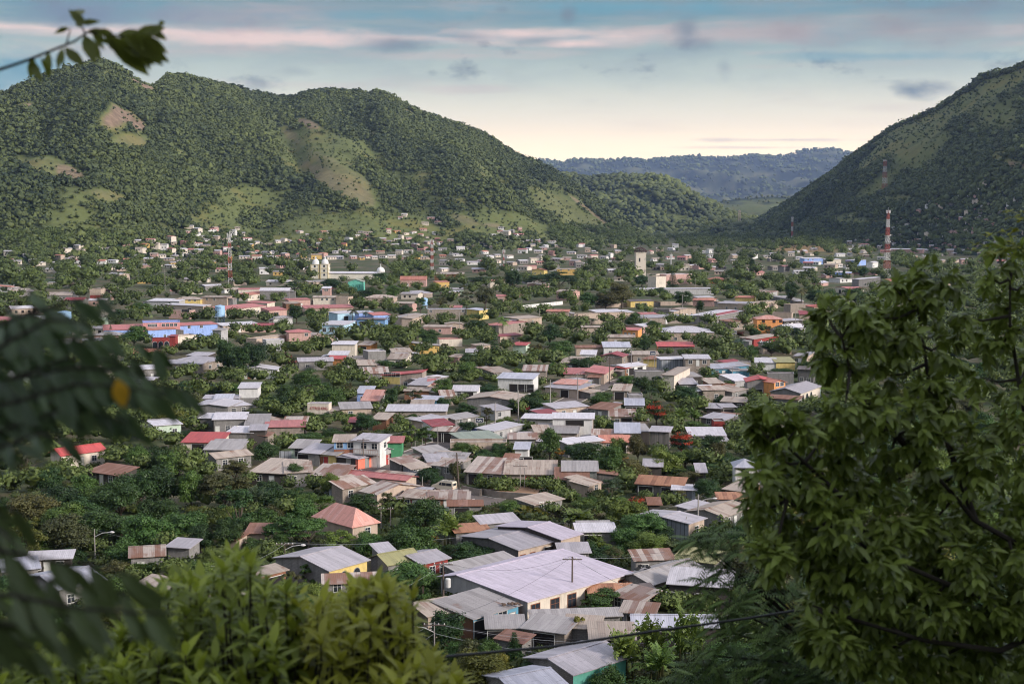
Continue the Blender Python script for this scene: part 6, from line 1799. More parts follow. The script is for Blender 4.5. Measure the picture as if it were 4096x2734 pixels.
def mixed_mesh(name, V, Q, Tq, mats, attrs):
 """leaf quads plus core triangles (stored as degenerate-free tris)"""
 me = bpy.data.meshes.new(name)
 tr = Tq[:, :3]
 loops = np.concatenate([Q.ravel(), tr.ravel()]).astype(np.int32)
 starts = np.concatenate([np.arange(len(Q)) * 4, len(Q) * 4 + np.arange(len(tr)) * 3]).astype(np.int32)
 me.vertices.add(len(V)); me.vertices.foreach_set('co', V.astype(np.float32).ravel())
 me.loops.add(len(loops)); me.loops.foreach_set('vertex_index', loops)
 me.polygons.add(len(starts)); me.polygons.foreach_set('loop_start', starts)
 for m in (mats if isinstance(mats, (list, tuple)) else [mats]): me.materials.append(m)
 for an, arr in attrs.items():
  a = me.attributes.new(an, 'FLOAT', 'POINT'); a.data.foreach_set('value', arr.astype(np.float32))
 me.update(calc_edges=True)
 return me
def tree_template(kind, seed):
 """unit template about 10 m tall and 10 m wide (w=1,h=1 scale); returns (crown mesh, trunk mesh)"""
 rs = random.Random(seed)
 cl = []
 tr = MB()
 bark = BARK
 if kind in ('round', 'ball'):
  n = 20 if kind == 'round' else 14
  for i in range(n):
   a = rs.uniform(0, 6.28); t = rs.random() ** .5
   z = rs.uniform(2.6, 8.4)
   env = math.sqrt(max(.05, 1 - ((z - 5.4) / 4.4) ** 2))
   r = 3.5 * t * env
   q = rs.uniform(1.1, 1.9) if kind == 'round' else rs.uniform(1.7, 2.3)
   cl.append((r * math.cos(a), r * math.sin(a), z, q, q * .8))
  cl.append((0, 0, 5.2, 2.8, 2.9))
  nl, ls = 7800, .40
 elif kind == 'wide':
  for i in range(30):
   a = rs.uniform(0, 6.28); r = 4.6 * rs.random() ** .5
   z = 4.4 + rs.uniform(0, 1) * 4.4 * (1 - (r / 5.2) ** 2) + rs.uniform(-.9, .6)
   q = rs.uniform(.9, 1.5)
   cl.append((r * math.cos(a), r * math.sin(a), z, q * 1.15, q * .45))
  nl, ls = 7800, .40
 elif kind == 'loose':
  for i in range(24):
   a = rs.uniform(0, 6.28); r = 3.6 * rs.random() ** .6
   z = rs.uniform(2.5, 9.0); r *= 1 - .5 * abs(z - 5.5) / 4.5
   q = rs.uniform(.55, 1.15)
   cl.append((r * math.cos(a), r * math.sin(a), z, q, q * .85))
  nl, ls = 5200, .38
 elif kind == 'bush':
  for i in range(18):
   a = rs.uniform(0, 6.28); r = 4.0 * rs.random() ** .5
   z = 1.2 + rs.uniform(0, 6.6) * (1 - (r / 4.9) ** 2)
   q = rs.uniform(1.2, 2.0)
   cl.append((r * math.cos(a), r * math.sin(a), z, q, q * .9))
  cl.append((0, 0, 3.0, 3.4, 3.0))
  nl, ls = 7400, .42
 elif kind == 'column':
  for i in range(16):
   z = 1 + i * .55; q = 1.5 * math.sin(math.pi * min(.97, (i + 2) / 18)) ** .6
   cl.append((rs.uniform(-.5, .5), rs.uniform(-.5, .5), z, q + .3, .8))
  nl, ls = 4200, .40
 elif kind == 'conifer':
  for i in range(15):
   z = 1.2 + i * .58; R0 = 3.6 * (1 - z / 10.4) ** .8
   for j in range(5):
    a = j * 1.257 + i * .7
    cl.append((R0 * .62 * math.cos(a), R0 * .62 * math.sin(a), z - .12, R0 * .42 + .15, .2))
  nl, ls = 4200, .42
 V, Q, Tq, tint, fl = crown_arrays(cl, nl, ls, seed, core=.44 if kind not in ('conifer', 'wide', 'loose') else .3, flower=.9)
 crown = mixed_mesh(kind + '_crown', V, Q, Tq, LEAF['mid'], {'tint': tint, 'flower': fl})
 if kind in ('column', 'conifer'):
  tr.tube([(0, 0, -.5), (0, 0, 9.4)], [.22, .04], 6)
 else:
  zf = 2.2 if kind != 'bush' else .6
  tr.tube([(0, 0, -.6), (.1, 0, zf * .6), (.05, .05, zf), (0, 0, 5.5)], [.34, .26, .22, .1], 7)
  for c in cl[:8]:
   mid = (c[0] * .45, c[1] * .45, zf + (c[2] - zf) * .35)
   tr.tube([(0.05, .05, zf - .3), mid, (c[0] * .9, c[1] * .9, c[2])], [.16, .11, .04], 5)
 trunk = None
 me = bpy.data.meshes.new(kind + '_trunk'); me.from_pydata(tr.v, [], tr.f); me.materials.append(BARK); me.update()
 return crown, me
def frond_mesh(kind, seed):
 """palm or banana: crown mesh of real leaf strips plus a stem"""
 rs = random.Random(seed)
 V, Fq, tint = [], [], []
 tr = MB()
 if kind == 'palm':
  n, L, zc, nseg = 22, 3.6, 7.6, 12
  tr.tube([(.6, 0, -.4), (.35, 0, 3), (0, 0, 7.6)], [.24, .17, .13], 7)
  for i in range(n):
   a = i * 2.4 + rs.uniform(-.2, .2); el = rs.uniform(-.15, 1.15)
   dx_, dy_ = math.cos(a), math.sin(a)
   prev = Vector((0, 0, zc)); d = Vector((dx_ * math.cos(el), dy_ * math.cos(el), math.sin(el)))
   pts = [prev.copy()]
   for s in range(nseg):
    prev = prev + d * (L / nseg); d.z -= .16; d.normalize(); pts.append(prev.copy())
   side = Vector((-dy_, dx_, 0))
   for s in range(1, nseg + 1):
    ll = .85 * math.sin(math.pi * (s + 1) / (nseg + 3)) + .15
    f = (pts[s] - pts[s - 1])
    for sg_ in (-1, 1):
     for half in (0, .5):
      b0 = pts[s - 1] + f * half; b1 = b0 + f * .34
      tip = b0 + side * sg_ * ll * .8 + f.normalized() * ll * .5 - Vector((0, 0, ll * .38))
      k = len(V); V += [tuple(b0), tuple(b1), tuple(tip + f * .15), tuple(tip)]; Fq.append((k, k + 1, k + 2, k + 3)); tint += [rs.random()] * 4
 else:
  ns = 5
  for q in range(ns):
   bx_, by_ = rs.uniform(-1.5, 1.5), rs.uniform(-1.2, 1.2); hh = rs.uniform(1.6, 3.2)
   tr.tube([(bx_, by_, -.4), (bx_, by_, hh)], [.24, .13], 7)
   for i in range(8):
    a = i * 2.4 + q + rs.uniform(-.3, .3); el = rs.uniform(.5, 1.4); L = rs.uniform(2.6, 3.8); nseg = 9
    dx_, dy_ = math.cos(a), math.sin(a)
    prev = Vector((bx_, by_, hh)); d = Vector((dx_ * math.cos(el), dy_ * math.cos(el), math.sin(el)))
    side = Vector((-dy_, dx_, 0)); pts = [prev.copy()]
    for s in range(nseg):
     prev = prev + d * (L / nseg); d.z -= .17 if s > 1 else .05; d.normalize(); pts.append(prev.copy())
    tn = rs.random()
    for s in range(1, nseg):
     w = .64 * math.sin(math.pi * (s + .4) / (nseg + .4)) ** .6; w2 = .64 * math.sin(math.pi * min(nseg, s + 1.4) / (nseg + .4)) ** .6
     f = pts[s + 1] - pts[s]
     for sg_ in (-1, 1):
      g = .88 if rs.random() < .6 else .62       # torn strips
      droop = Vector((0, 0, .14 * rs.uniform(.3, 1.6)))
      k = len(V)
      V += [tuple(pts[s]), tuple(pts[s] + f * g), tuple(pts[s] + f * g + side * sg_ * w2 - droop), tuple(pts[s] + side * sg_ * w - droop)]
      Fq.append((k, k + 1, k + 2, k + 3)); tint += [min(1, tn * .6 + rs.random() * .4)] * 4
 me = npmesh(kind + '_crown', np.array(V), np.array(Fq), LEAF['light'], {'tint': np.array(tint)})
 tm = bpy.data.meshes.new(kind + '_stem'); tm.from_pydata(tr.v, [], tr.f); tm.materials.append(BARK if kind == 'palm' else LEAF['olive']); tm.update()
 return me, tm
TPL = {}
def get_tpl(kind, i):
 k = (kind, i)
 if k not in TPL:
  TPL[k] = frond_mesh(kind, 31 + i) if kind in ('palm', 'banana') else tree_template(kind, 100 + i * 7 + hash_(kind))
 return TPL[k]
def hash_(s): return sum(ord(c) * (i + 3) for i, c in enumerate(s)) % 97
NAMES = {'round': 'broadleaf_tree', 'ball': 'broadleaf_tree', 'wide': 'spreading_tree', 'loose': 'broadleaf_tree', 'bush': 'shrub', 'column': 'columnar_tree', 'conifer': 'conifer_tree', 'palm': 'coconut_palm', 'banana': 'banana_plant'}
CATS = {'bush': 'shrub', 'palm': 'palm tree', 'banana': 'banana plant'}
NT_ = [0]
TREES = []
def plant(p, hgt, wid, kind, tone, label=None, src='hand'):
 i = NT_[0] % 3; NT_[0] += 1
 cm, tm = get_tpl(kind, i)
 root = empty(NAMES[kind], p, random.uniform(0, 6.28))
 sx = wid / 9.4; sz = hgt / 9.6
 if kind == 'conifer': sx = wid / 6.4
 if kind == 'column': sx = wid / 3.9
 if kind == 'palm': sx = wid / 7.0; sz = hgt / 9.0
 if kind == 'banana': sx = wid / 6.0; sz = hgt / 5.4
 c = link(cm, 'crown', root); t = link(tm, 'trunk' if kind != 'banana' else 'stem', root)
 c.scale = (sx, sx, sz); t.scale = (sx if kind != 'palm' else 1, sx if kind != 'palm' else 1, sz)
 c.material_slots[0].link = 'OBJECT'; c.material_slots[0].material = LEAF[tone]
 root['category'] = CATS.get(kind, 'tree')
 root['group'] = 'trees and plants among the houses'
 if label: root['label'] = label
 u, v = proj((p[0], p[1], p[2] + hgt * .55))
 TREEI[root.name] = (hgt, kind, tone); PX[root.name] = (u, v)
 TREES.append(root)
 return root
COVER = np.zeros((342, 512), dtype=bool)          # 1/8 of the photo's pixels: what already has something standing there
def cover_rect(u0, v0, u1, v1, ell=False):
 a, b, c, d = int(u0 / 8), int(v0 / 8), int(u1 / 8) + 1, int(v1 / 8) + 1
 a, c = max(0, a), min(512, c); b, d = max(0, b), min(342, d)
 if c > a and d > b:
  if ell:
   yy, xx = np.mgrid[b:d, a:c]
   m = ((xx - (u0 + u1) / 16) / max(.5, (u1 - u0) / 16)) ** 2 + ((yy - (v0 + v1) / 16) / max(.5, (v1 - v0) / 16)) ** 2 < 1
   COVER[b:d, a:c] |= m
  else:
   COVER[b:d, a:c] = True
for (u0, v0, u1, v1, y, w) in SOLID:
 cover_rect(u0, v0, u1, v1)
for x, y in STREET:
 u, v = proj((x, y, 0)); k = 3.5 * F / y
 cover_rect(u - k, v - k * .18, u + k, v + k * .18)
def T(c, x, yt, yb, w, kind, tone, label=None):
 u, vb = cp(c, x, yb); _, vt = cp(c, x, yt)
 p = gp(u, vb)
 hgt = pd(u, vt, p.y).z
 wid = w / CR[c][2] * p.y / F
 p.z = -.05
 cover_rect(u - w / CR[c][2] / 2, vt, u + w / CR[c][2] / 2, vb - (vb - vt) * .12, True)
 return plant(p, hgt, wid, kind, tone, label)
T('B2', 620, 10, 440, 330, 'round', 'dark'); T('B2', 900, 30, 440, 360, 'round', 'dark', 'huge dark green tree, the bigger half of a pair above the tall white box building'); T('B2', 760, 60, 470, 300, 'round', 'dark')
T('B2', 1300, 165, 380, 190, 'round', 'maroon', 'dark tree covered in deep red blossom'); T('B2', 1320, 520, 800, 400, 'round', 'dark', 'round dark olive tree between the tall white box building and the red lettered building')
T('B2', 1480, 300, 560, 330, 'bush', 'mid'); T('B2', 1780, 310, 480, 260, 'round', 'olive'); T('B2', 1180, 380, 540, 240, 'loose', 'light'); T('B2', 1600, 440, 640, 260, 'wide', 'mid'); T('B2', 1740, 470, 700, 260, 'bush', 'mid'); T('B2', 1850, 570, 730, 220, 'round', 'mid')
T('B2', 130, 650, 740, 200, 'bush', 'mid'); T('B2', 400, 490, 660, 330, 'bush', 'dark'); T('B2', 160, 420, 650, 330, 'bush', 'dark'); T('B2', 380, 360, 470, 220, 'loose', 'yellow'); T('B2', 650, 480, 620, 240, 'bush', 'mid')
T('B2', 1040, 1175, 1420, 300, 'round', 'dark', 'rounded dark green street tree with pale fence sheets beside it'); T('B2', 230, 1180, 1310, 210, 'ball', 'dark', 'small clipped looking round tree over the faded sagging roof'); T('B2', 170, 1015, 1140, 220, 'bush', 'dark')
T('B2', 1180, 760, 860, 130, 'loose', 'light'); T('B2', 1560, 820, 920, 300, 'bush', 'mid'); T('B2', 1850, 790, 930, 420, 'bush', 'mid'); T('B2', 1500, 1050, 1180, 400, 'bush', 'mid'); T('B2', 1750, 1100, 1220, 260, 'bush', 'light'); T('B2', 1800, 1000, 1120, 300, 'bush', 'mid'); T('B2', 1990, 500, 680, 160, 'loose', 'olive')
T('B3', 410, 240, 390, 240, 'ball', 'dark', 'round dark tree right behind the yellow house with slanting red roof'); T('B3', 1350, 280, 490, 270, 'ball', 'mid', 'tree shaped like a perfect dark green ball'); T('B3', 1370, 170, 340, 290, 'round', 'dark'); T('B3', 880, 175, 370, 210, 'round', 'mid'); T('B3', 1900, 320, 410, 130, 'bush', 'light')
T('A6', 988, 1180, 1600, 120, 'conifer', 'dark', 'very tall narrow dark conifer towering over the houses'); T('A6', 960, 1440, 1590, 160, 'column', 'dark')
T('B3', 450, 570, 830, 220, 'round', 'dark', 'dark round tree touching the orange tiled roof'); T('B3', 740, 590, 800, 300, 'loose', 'olive', 'airy olive tree with a pale pole behind the orange tiled roof'); T('B3', 560, 710, 810, 300, 'bush', 'olive')
T('B3', 1040, 460, 700, 280, 'round', 'mid', 'leafy dark tree in front of the wide whitish roof'); T('B3', 1070, 670, 850, 190, 'round', 'dark'); T('B3', 1320, 690, 890, 260, 'bush', 'mid'); T('B3', 1560, 790, 1000, 190, 'loose', 'olive', 'small airy tree before the big grey gable warehouse')
T('B3', 1340, 905, 1080, 270, 'bush', 'dark', 'grey green bushy tree behind the parked dark cars'); T('B3', 1780, 875, 1010, 250, 'bush', 'light'); T('B3', 200, 850, 1090, 310, 'round', 'dark', 'full dark green tree at the end of the half open white roof building'); T('B3', 380, 1010, 1120, 220, 'bush', 'light'); T('B3', 150, 1030, 1120, 160, 'bush', 'olive')
T('B3', 720, 870, 1000, 150, 'column', 'dark'); T('B3', 700, 980, 1250, 240, 'loose', 'light', 'layered light green tree by the paired pale posts'); T('B3', 860, 980, 1240, 230, 'wide', 'mid'); T('B3', 1260, 1195, 1400, 260, 'ball', 'mid', 'rounded leafy tree in front of the long blank tan wall'); T('B3', 1560, 1280, 1410, 300, 'bush', 'mid'); T('B3', 1700, 1180, 1360, 240, 'round', 'dark'); T('B3', 1900, 1030, 1120, 320, 'wide', 'mid')
T('B3', 1220, 1400, 1600, 240, 'loose', 'olive', 'thin reddish olive tree around the leaning brown pole'); T('B3', 900, 1440, 1600, 360, 'bush', 'dark'); T('B3', 740, 1310, 1460, 200, 'bush', 'mid'); T('B3', 800, 1230, 1320, 140, 'loose', 'orange'); T('B3', 1600, 510, 620, 260, 'bush', 'dark'); T('B3', 1560, 320, 440, 200, 'bush', 'dark')
T('B3', 2080, 580, 880, 300, 'bush', 'dark'); T('B3', 1880, 650, 860, 200, 'bush', 'dark'); T('B3', 2150, 680, 860, 300, 'wide', 'mid'); T('B3', 560, 250, 340, 200, 'bush', 'mid'); T('B3', 1080, 60, 230, 200, 'loose', 'olive'); T('B3', 1000, 350, 430, 120, 'bush', 'dark')
T('B4', 640, 220, 405, 340, 'round', 'dark', 'broad round dark tree between the pale roofs above the teal house'); T('B4', 1360, 0, 180, 180, 'round', 'dark', 'dense dark tree beside the coconut palm near the smooth white roof house'); T('B4', 1130, 20, 185, 200, 'palm', 'olive', 'coconut palm in front of the smooth white roof house'); T('B4', 1150, 390, 530, 220, 'bush', 'mid', 'pair of rounded bushes at the end of the faded red long roof')
T('B4', 880, 605, 760, 270, 'round', 'mid'); T('B4', 845, 660, 770, 220, 'ball', 'mid', 'rounded deep green tree at the street bend'); T('B4', 1330, 430, 660, 260, 'round', 'dark'); T('B4', 1430, 550, 810, 240, 'loose', 'dark'); T('B4', 1480, 430, 600, 180, 'round', 'dark'); T('B4', 1800, 540, 800, 330, 'round', 'dark'); T('B4', 1920, 600, 760, 240, 'bush', 'mid')
T('B4', 1500, 730, 1000, 270, 'round', 'flame', 'dark tree scattered with scarlet blossom above the grey plank shed'); T('B4', 1010, 745, 835, 130, 'ball', 'yellow'); T('B4', 1660, 740, 900, 180, 'loose', 'yellow'); T('B4', 1800, 780, 1010, 260, 'banana', 'light', 'clump of tall banana leaves glowing green by the scarlet blossomed tree'); T('B4', 1930, 800, 1000, 200, 'banana', 'light'); T('B4', 1960, 920, 1060, 320, 'bush', 'mid')
T('B4', 1000, 880, 1070, 230, 'bush', 'dark'); T('B4', 1200, 870, 980, 240, 'bush', 'light'); T('B4', 280, 990, 1420, 320, 'round', 'mid', 'tall irregular tree left of the small tall white shed'); T('B4', 700, 1170, 1500, 420, 'round', 'dark', 'large dark tree mass right of the small tall white shed'); T('B4', 560, 1190, 1440, 260, 'round', 'dark'); T('B4', 1050, 1110, 1420, 260, 'round', 'light')
T('B4', 1290, 1100, 1430, 270, 'round', 'olive', 'brownish olive tree in front of the grey plank shed'); T('B4', 1780, 1060, 1340, 280, 'round', 'flame', 'tree with a crest of salmon red blossom right of the grey plank shed'); T('B4', 1830, 1270, 1470, 260, 'loose', 'light'); T('B4', 1190, 1390, 1640, 440, 'ball', 'olive', 'large dome shaped olive tree below the grey plank shed'); T('B4', 1100, 1340, 1480, 220, 'loose', 'orange', 'small tree tipped with orange yellow blossom')
T('B4', 2150, 1080, 1400, 360, 'round', 'dark'); T('B4', 2180, 1180, 1500, 240, 'round', 'olive'); T('B4', 1650, 1210, 1470, 280, 'bush', 'dark'); T('B4', 1960, 1420, 1640, 280, 'bush', 'mid'); T('B4', 400, 1260, 1460, 220, 'loose', 'orange'); T('B4', 160, 1330, 1470, 260, 'bush', 'dark')
T('B4', 300, 250, 390, 140, 'bush', 'mid'); T('B4', 380, 560 - 530, 250, 360, 'round', 'mid'); T('B4', 130, 60, 250, 300, 'loose', 'olive'); T('B4', 900, 120, 200, 180, 'bush', 'light'); T('B4', 2180, 370, 520, 240, 'bush', 'mid'); T('B4', 1600, 340, 430, 120, 'loose', 'blue'); T('B4', 120, 560, 720, 180, 'bush', 'dark')
T('B5', 385, 400, 560, 80, 'conifer', 'dark', 'twin topped dark fir standing before the scarlet roof house'); T('B5', 740, 440, 600, 190, 'palm', 'blue', 'low broad palm below the framed sign at the white pavilion'); T('B5', 920, 290, 410, 140, 'bush', 'dark', 'dark conical bush left of the orange two storey house'); T('B5', 1060, 290, 400, 120, 'loose', 'olive', 'olive tree rising in front of the orange two storey house')
T('B5', 1100, 450, 650, 300, 'round', 'dark'); T('B5', 880, 480, 650, 250, 'bush', 'mid'); T('B5', 1270, 430, 620, 260, 'round', 'dark'); T('B5', 850, 405, 470, 150, 'bush', 'yellow'); T('B5', 540, 480, 600, 200, 'bush', 'mid'); T('B5', 500, 790, 930, 280, 'bush', 'dark'); T('B5', 690, 760, 870, 160, 'bush', 'mid'); T('B5', 800, 1035, 1140, 130, 'bush', 'dark')
T('B5', 610, 910, 1030, 170, 'loose', 'mid'); T('B5', 140, 970, 1190, 260, 'round', 'dark'); T('B5', 250, 1080, 1230, 240, 'round', 'mid'); T('B5', 520, 1030, 1200, 180, 'bush', 'dark'); T('B5', 1230, 750, 840, 280, 'bush', 'mid'); T('B5', 1400, 290, 400, 140, 'bush', 'dark'); T('B5', 1470, 650, 780, 200, 'bush', 'dark'); T('B5', 1080, 1110, 1250, 200, 'bush', 'dark'); T('B5', 730, 350, 420, 130, 'ball', 'maroon'); T('B5', 640, 1190, 1310, 160, 'bush', 'mid')
T('B6', 130, 210, 540, 290, 'wide', 'olive', 'layered olive tree at the left end of the long tan hall roof'); T('B6', 450, 30, 310, 320, 'round', 'dark'); T('B6', 840, 290, 540, 300, 'round', 'dark', 'pointed dark tree standing in front of the long tan hall roof'); T('B6', 1210, 390, 690, 290, 'round', 'light', 'bright round tree right of the pointed dark tree'); T('B6', 800, 545, 860, 400, 'wide', 'mid'); T('B6', 1000, 590, 880, 420, 'wide', 'mid', 'smooth umbrella shaped light green tree mid slope')
T('B6', 310, 575, 900, 330, 'banana', 'blue', 'spiky pale banana clump in the dark grove'); T('B6', 80, 790, 950, 130, 'banana', 'light'); T('B6', 450, 800, 930, 80, 'banana', 'light'); T('B6', 480, 390, 700, 300, 'bush', 'dark'); T('B6', 700, 830, 1240, 430, 'wide', 'mid'); T('B6', 950, 850, 1260, 480, 'wide', 'mid', 'big layered dark green tree left of the salmon hipped roof'); T('B6', 1300, 1000, 1350, 360, 'wide', 'light')
T('B6', 1570, 610, 880, 420, 'round', 'dark', 'dense thicket tree below the striped gabled house'); T('B6', 1870, 610, 960, 260, 'loose', 'olive', 'brownish airy tree over the paired concrete poles'); T('B6', 1990, 960, 1250, 420, 'bush', 'mid'); T('B6', 1640, 1010, 1240, 380, 'bush', 'mid'); T('B6', 1370, 880, 1010, 180, 'loose', 'olive'); T('B6', 60, 500, 880, 300, 'wide', 'dark'); T('B6', 340, 1100, 1320, 330, 'bush', 'dark'); T('B6', 600, 1080, 1300, 300, 'round', 'dark')
T('B6', 1150, 760, 860, 160, 'loose', 'light'); T('B6', 620, 560, 860, 280, 'bush', 'mid'); T('B6', 1420, 690, 850, 220, 'bush', 'mid')
T('B7', 290, 670, 1100, 520, 'round', 'dark', 'massive dark round tree below the ragged roofs by the white van'); T('B7', 110, 800, 1090, 280, 'bush', 'mid'); T('B7', 590, 860, 1250, 300, 'banana', 'light', 'big banana plant with arching leaves beside the broad zinc roof'); T('B7', 345, 1065, 1260, 250, 'loose', 'orange', 'orange tinged young tree beside the big banana plant'); T('B7', 800, 1120, 1430, 480, 'bush', 'dark', 'wide dark bushy tree left of the broad zinc roof'); T('B7', 560, 1150, 1400, 320, 'bush', 'dark')
T('B7', 650, 1250, 1440, 220, 'loose', 'olive'); T('B7', 2030, 790, 1060, 380, 'banana', 'light', 'large banana plant with pale fronds right of the dark pole'); T('B7', 1700, 1175, 1320, 240, 'ball', 'dark', 'rounded tree hugging the front of the broad zinc roof'); T('B7', 905, 405, 570, 120, 'column', 'mid', 'small cypress like tree before the brown striped roof house'); T('B7', 1080, 415, 560, 150, 'bush', 'dark'); T('B7', 1290, 660, 870, 340, 'bush', 'mid'); T('B7', 1020, 740, 900, 260, 'bush', 'olive')
T('B7', 750, 800, 960, 260, 'bush', 'light'); T('B7', 640, 740, 850, 70, 'column', 'blue'); T('B7', 1450, 780, 900, 260, 'banana', 'yellow'); T('B7', 1600, 760, 900, 200, 'bush', 'yellow'); T('B7', 1880, 690, 900, 260, 'bush', 'olive', 'mossy olive shrub right of the crooked patchwork roof'); T('B7', 1960, 560, 720, 220, 'bush', 'mid'); T('B7', 2150, 620, 780, 260, 'bush', 'mid'); T('B7', 1270, 400, 470, 130, 'bush', 'mid')
T('B7', 2150, 800, 1000, 280, 'loose', 'olive'); T('B7', 430, 380, 560, 200, 'bush', 'dark'); T('B7', 300, 300, 520, 230, 'bush', 'dark'); T('B7', 620, 260, 540, 160, 'round', 'olive'); T('B7', 680, 60, 210, 240, 'round', 'light'); T('B7', 960, 90, 240, 250, 'bush', 'dark'); T('B7', 1150, 60, 230, 200, 'bush', 'mid'); T('B7', 1520, 760, 860, 100, 'bush', 'mid'); T('B7', 2150, 350, 460, 120, 'bush', 'mid')
T('B8', 780, 830, 1210, 560, 'round', 'mid', 'very large yellow green tree left of the zinc long house'); T('B8', 1000, 960, 1230, 320, 'round', 'dark'); T('B8', 830, 1085, 1330, 480, 'ball', 'light', 'smooth rounded bright green tree in front of the very large yellow green tree'); T('B8', 700, 655, 880, 220, 'round', 'flame', 'tree with scarlet flowers under the rusty board shed'); T('B8', 790, 570, 700, 200, 'bush', 'mid')
T('B8', 1320, 335, 560, 260, 'wide', 'olive', 'flat topped olive tree beside the rusty board shed'); T('B8', 1500, 450, 760, 320, 'round', 'dark', 'dark tree between the rusty board shed and the patchwork roofs'); T('B8', 1200, 590, 770, 220, 'loose', 'olive'); T('B8', 420, 450, 720, 360, 'loose', 'blue', 'shrubby tree sprinkled with pale blossom below the turquoise fronted house'); T('B8', 480, 620, 800, 280, 'bush', 'mid'); T('B8', 1270, 780, 880, 220, 'bush', 'light'); T('B8', 1550, 960, 1150, 260, 'bush', 'mid')
T('B8', 250, 1100, 1300, 250, 'banana', 'light', 'banana leaves spread against a low grey wall'); T('B8', 470, 1110, 1260, 200, 'banana', 'light'); T('B8', 210, 1180, 1430, 230, 'round', 'mid'); T('B8', 440, 1230, 1450, 260, 'round', 'olive'); T('B8', 700, 1280, 1400, 300, 'bush', 'dark'); T('B8', 100, 1270, 1420, 200, 'bush', 'light'); T('B8', 1150, 280, 440, 260, 'bush', 'dark'); T('B8', 1600, 270, 440, 340, 'round', 'dark'); T('B8', 300, 840, 1000, 300, 'bush', 'olive'); T('B8', 1250, 130, 360, 260, 'round', 'light')
T('B8', 1700, 880, 1050, 220, 'bush', 'olive'); T('B8', 1240, 1180, 1300, 260, 'bush', 'mid')
T('C1', 310, 405, 650, 340, 'bush', 'light', 'bright feathery green dome of bamboo like shrub'); T('C1', 1420, 290, 440, 190, 'ball', 'yellow', 'small golden green round tree in the dark grove'); T('C1', 1180, 20, 330, 330, 'round', 'dark'); T('C1', 980, 40, 350, 330, 'round', 'dark', 'enormous dark tree hung with creepers above the mustard golden round tree'); T('C1', 1360, 30, 340, 250, 'round', 'mid')
T('C1', 1600, 30, 340, 320, 'wide', 'olive'); T('C1', 860, 360, 520, 380, 'wide', 'mid'); T('C1', 1200, 290, 440, 150, 'loose', 'olive'); T('C1', 1430, 430, 650, 210, 'round', 'dark'); T('C1', 1620, 390, 640, 260, 'round', 'dark'); T('C1', 420, 655, 770, 300, 'bush', 'dark'); T('C1', 700, 690, 830, 220, 'bush', 'dark'); T('C1', 1040, 650, 800, 260, 'bush', 'mid'); T('C1', 560, 220, 470, 330, 'wide', 'dark'); T('C1', 430, 110, 330, 330, 'bush', 'dark'); T('C1', 720, 90, 330, 300, 'bush', 'mid')
T('C1', 1160, 480, 580, 130, 'banana', 'blue'); T('C1', 1290, 470, 570, 120, 'banana', 'light'); T('C1', 1640, 310, 400, 90, 'banana', 'light'); T('C1', 520, 560, 720, 200, 'bush', 'dark'); T('C1', 80, 500, 640, 220, 'bush', 'mid'); T('C1', 800, 550, 680, 180, 'bush', 'mid')
T('C2', 640, 470, 760, 300, 'loose', 'olive', 'open olive tree in front of the yellow arched-window house'); T('C2', 820, 400, 640, 280, 'loose', 'mid'); T('C2', 1780, 388, 720, 560, 'round', 'mid', 'dense green tree between the mustard green roof and the big hall'); T('C2', 2020, 470, 700, 220, 'bush', 'mid'); T('C2', 1350, 590, 740, 320, 'bush', 'dark'); T('C2', 1100, 600, 720, 260, 'bush', 'dark'); T('C2', 300, 330, 520, 180, 'bush', 'dark')
T('C2', 1500, 180 + 900, 1500, 380, 'bush', 'mid'); T('C2', 1800, 1100, 1480, 400, 'bush', 'mid'); T('C2', 1950, 1250, 1600, 300, 'bush', 'olive'); T('C2', 1350, 820, 1150, 420, 'bush', 'dark')
T('C3', 210, 840, 1280, 400, 'round', 'dark', 'tall dark tree at the left side of the blue porch house'); T('C3', 60, 1230, 1640, 360, 'bush', 'olive'); T('C3', 420, 1030, 1420, 280, 'bush', 'olive'); T('C3', 620, 1040, 1420, 300, 'bush', 'mid'); T('C3', 860, 1060, 1360, 200, 'conifer', 'dark', 'dark fir rising in front of the wide pale grey gabled roof'); T('C3', 1180, 1265, 1560, 480, 'wide', 'dark', 'low dark spreading fir before the wide pale grey gabled roof')
T('C3', 670, 1150, 1520, 320, 'bush', 'yellow', 'shrub covered in cream yellow flowers below the dark fir'); T('C3', 1470, 900, 1200, 230, 'loose', 'yellow', 'thin pale yellow green tree growing through the low roofs'); T('C3', 1700, 630, 890, 440, 'wide', 'mid', 'spreading green tree against the cream wall of the big hall'); T('C3', 1230, 790, 890, 140, 'bush', 'mid'); T('C3', 360, 1290, 1640, 420, 'bush', 'olive'); T('C3', 1120, 1400, 1640, 400, 'bush', 'yellow', 'shrub dotted with small yellow flowers at the lower edge')
T('C3', 480, 165, 400, 560, 'bush', 'dark'); T('C3', 300, 330, 470, 200, 'bush', 'light'); T('C3', 1620, 170, 420, 330, 'bush', 'dark'); T('C3', 1800, 220, 410, 260, 'round', 'mid'); T('C3', 1200, 190, 320, 220, 'bush', 'dark')
T('C4', 760, 830, 1500, 360, 'banana', 'light', 'tallest banana plant in front of the blue grey roof on posts'); T('C4', 480, 930, 1480, 300, 'banana', 'light'); T('C4', 230, 1010, 1560, 360, 'banana', 'light', 'banana plant with torn leaves near the wide pale grey gabled roof'); T('C4', 940, 900, 1500, 240, 'banana', 'light'); T('C4', 560, 1180, 1640, 400, 'banana', 'light'); T('C4', 90, 1330, 1700, 400, 'bush', 'mid'); T('C4', 400, 1400, 1760, 500, 'bush', 'mid'); T('C4', 900, 1300, 1700, 500, 'bush', 'dark')
T('C4', 650, 590, 760, 150, 'bush', 'olive')
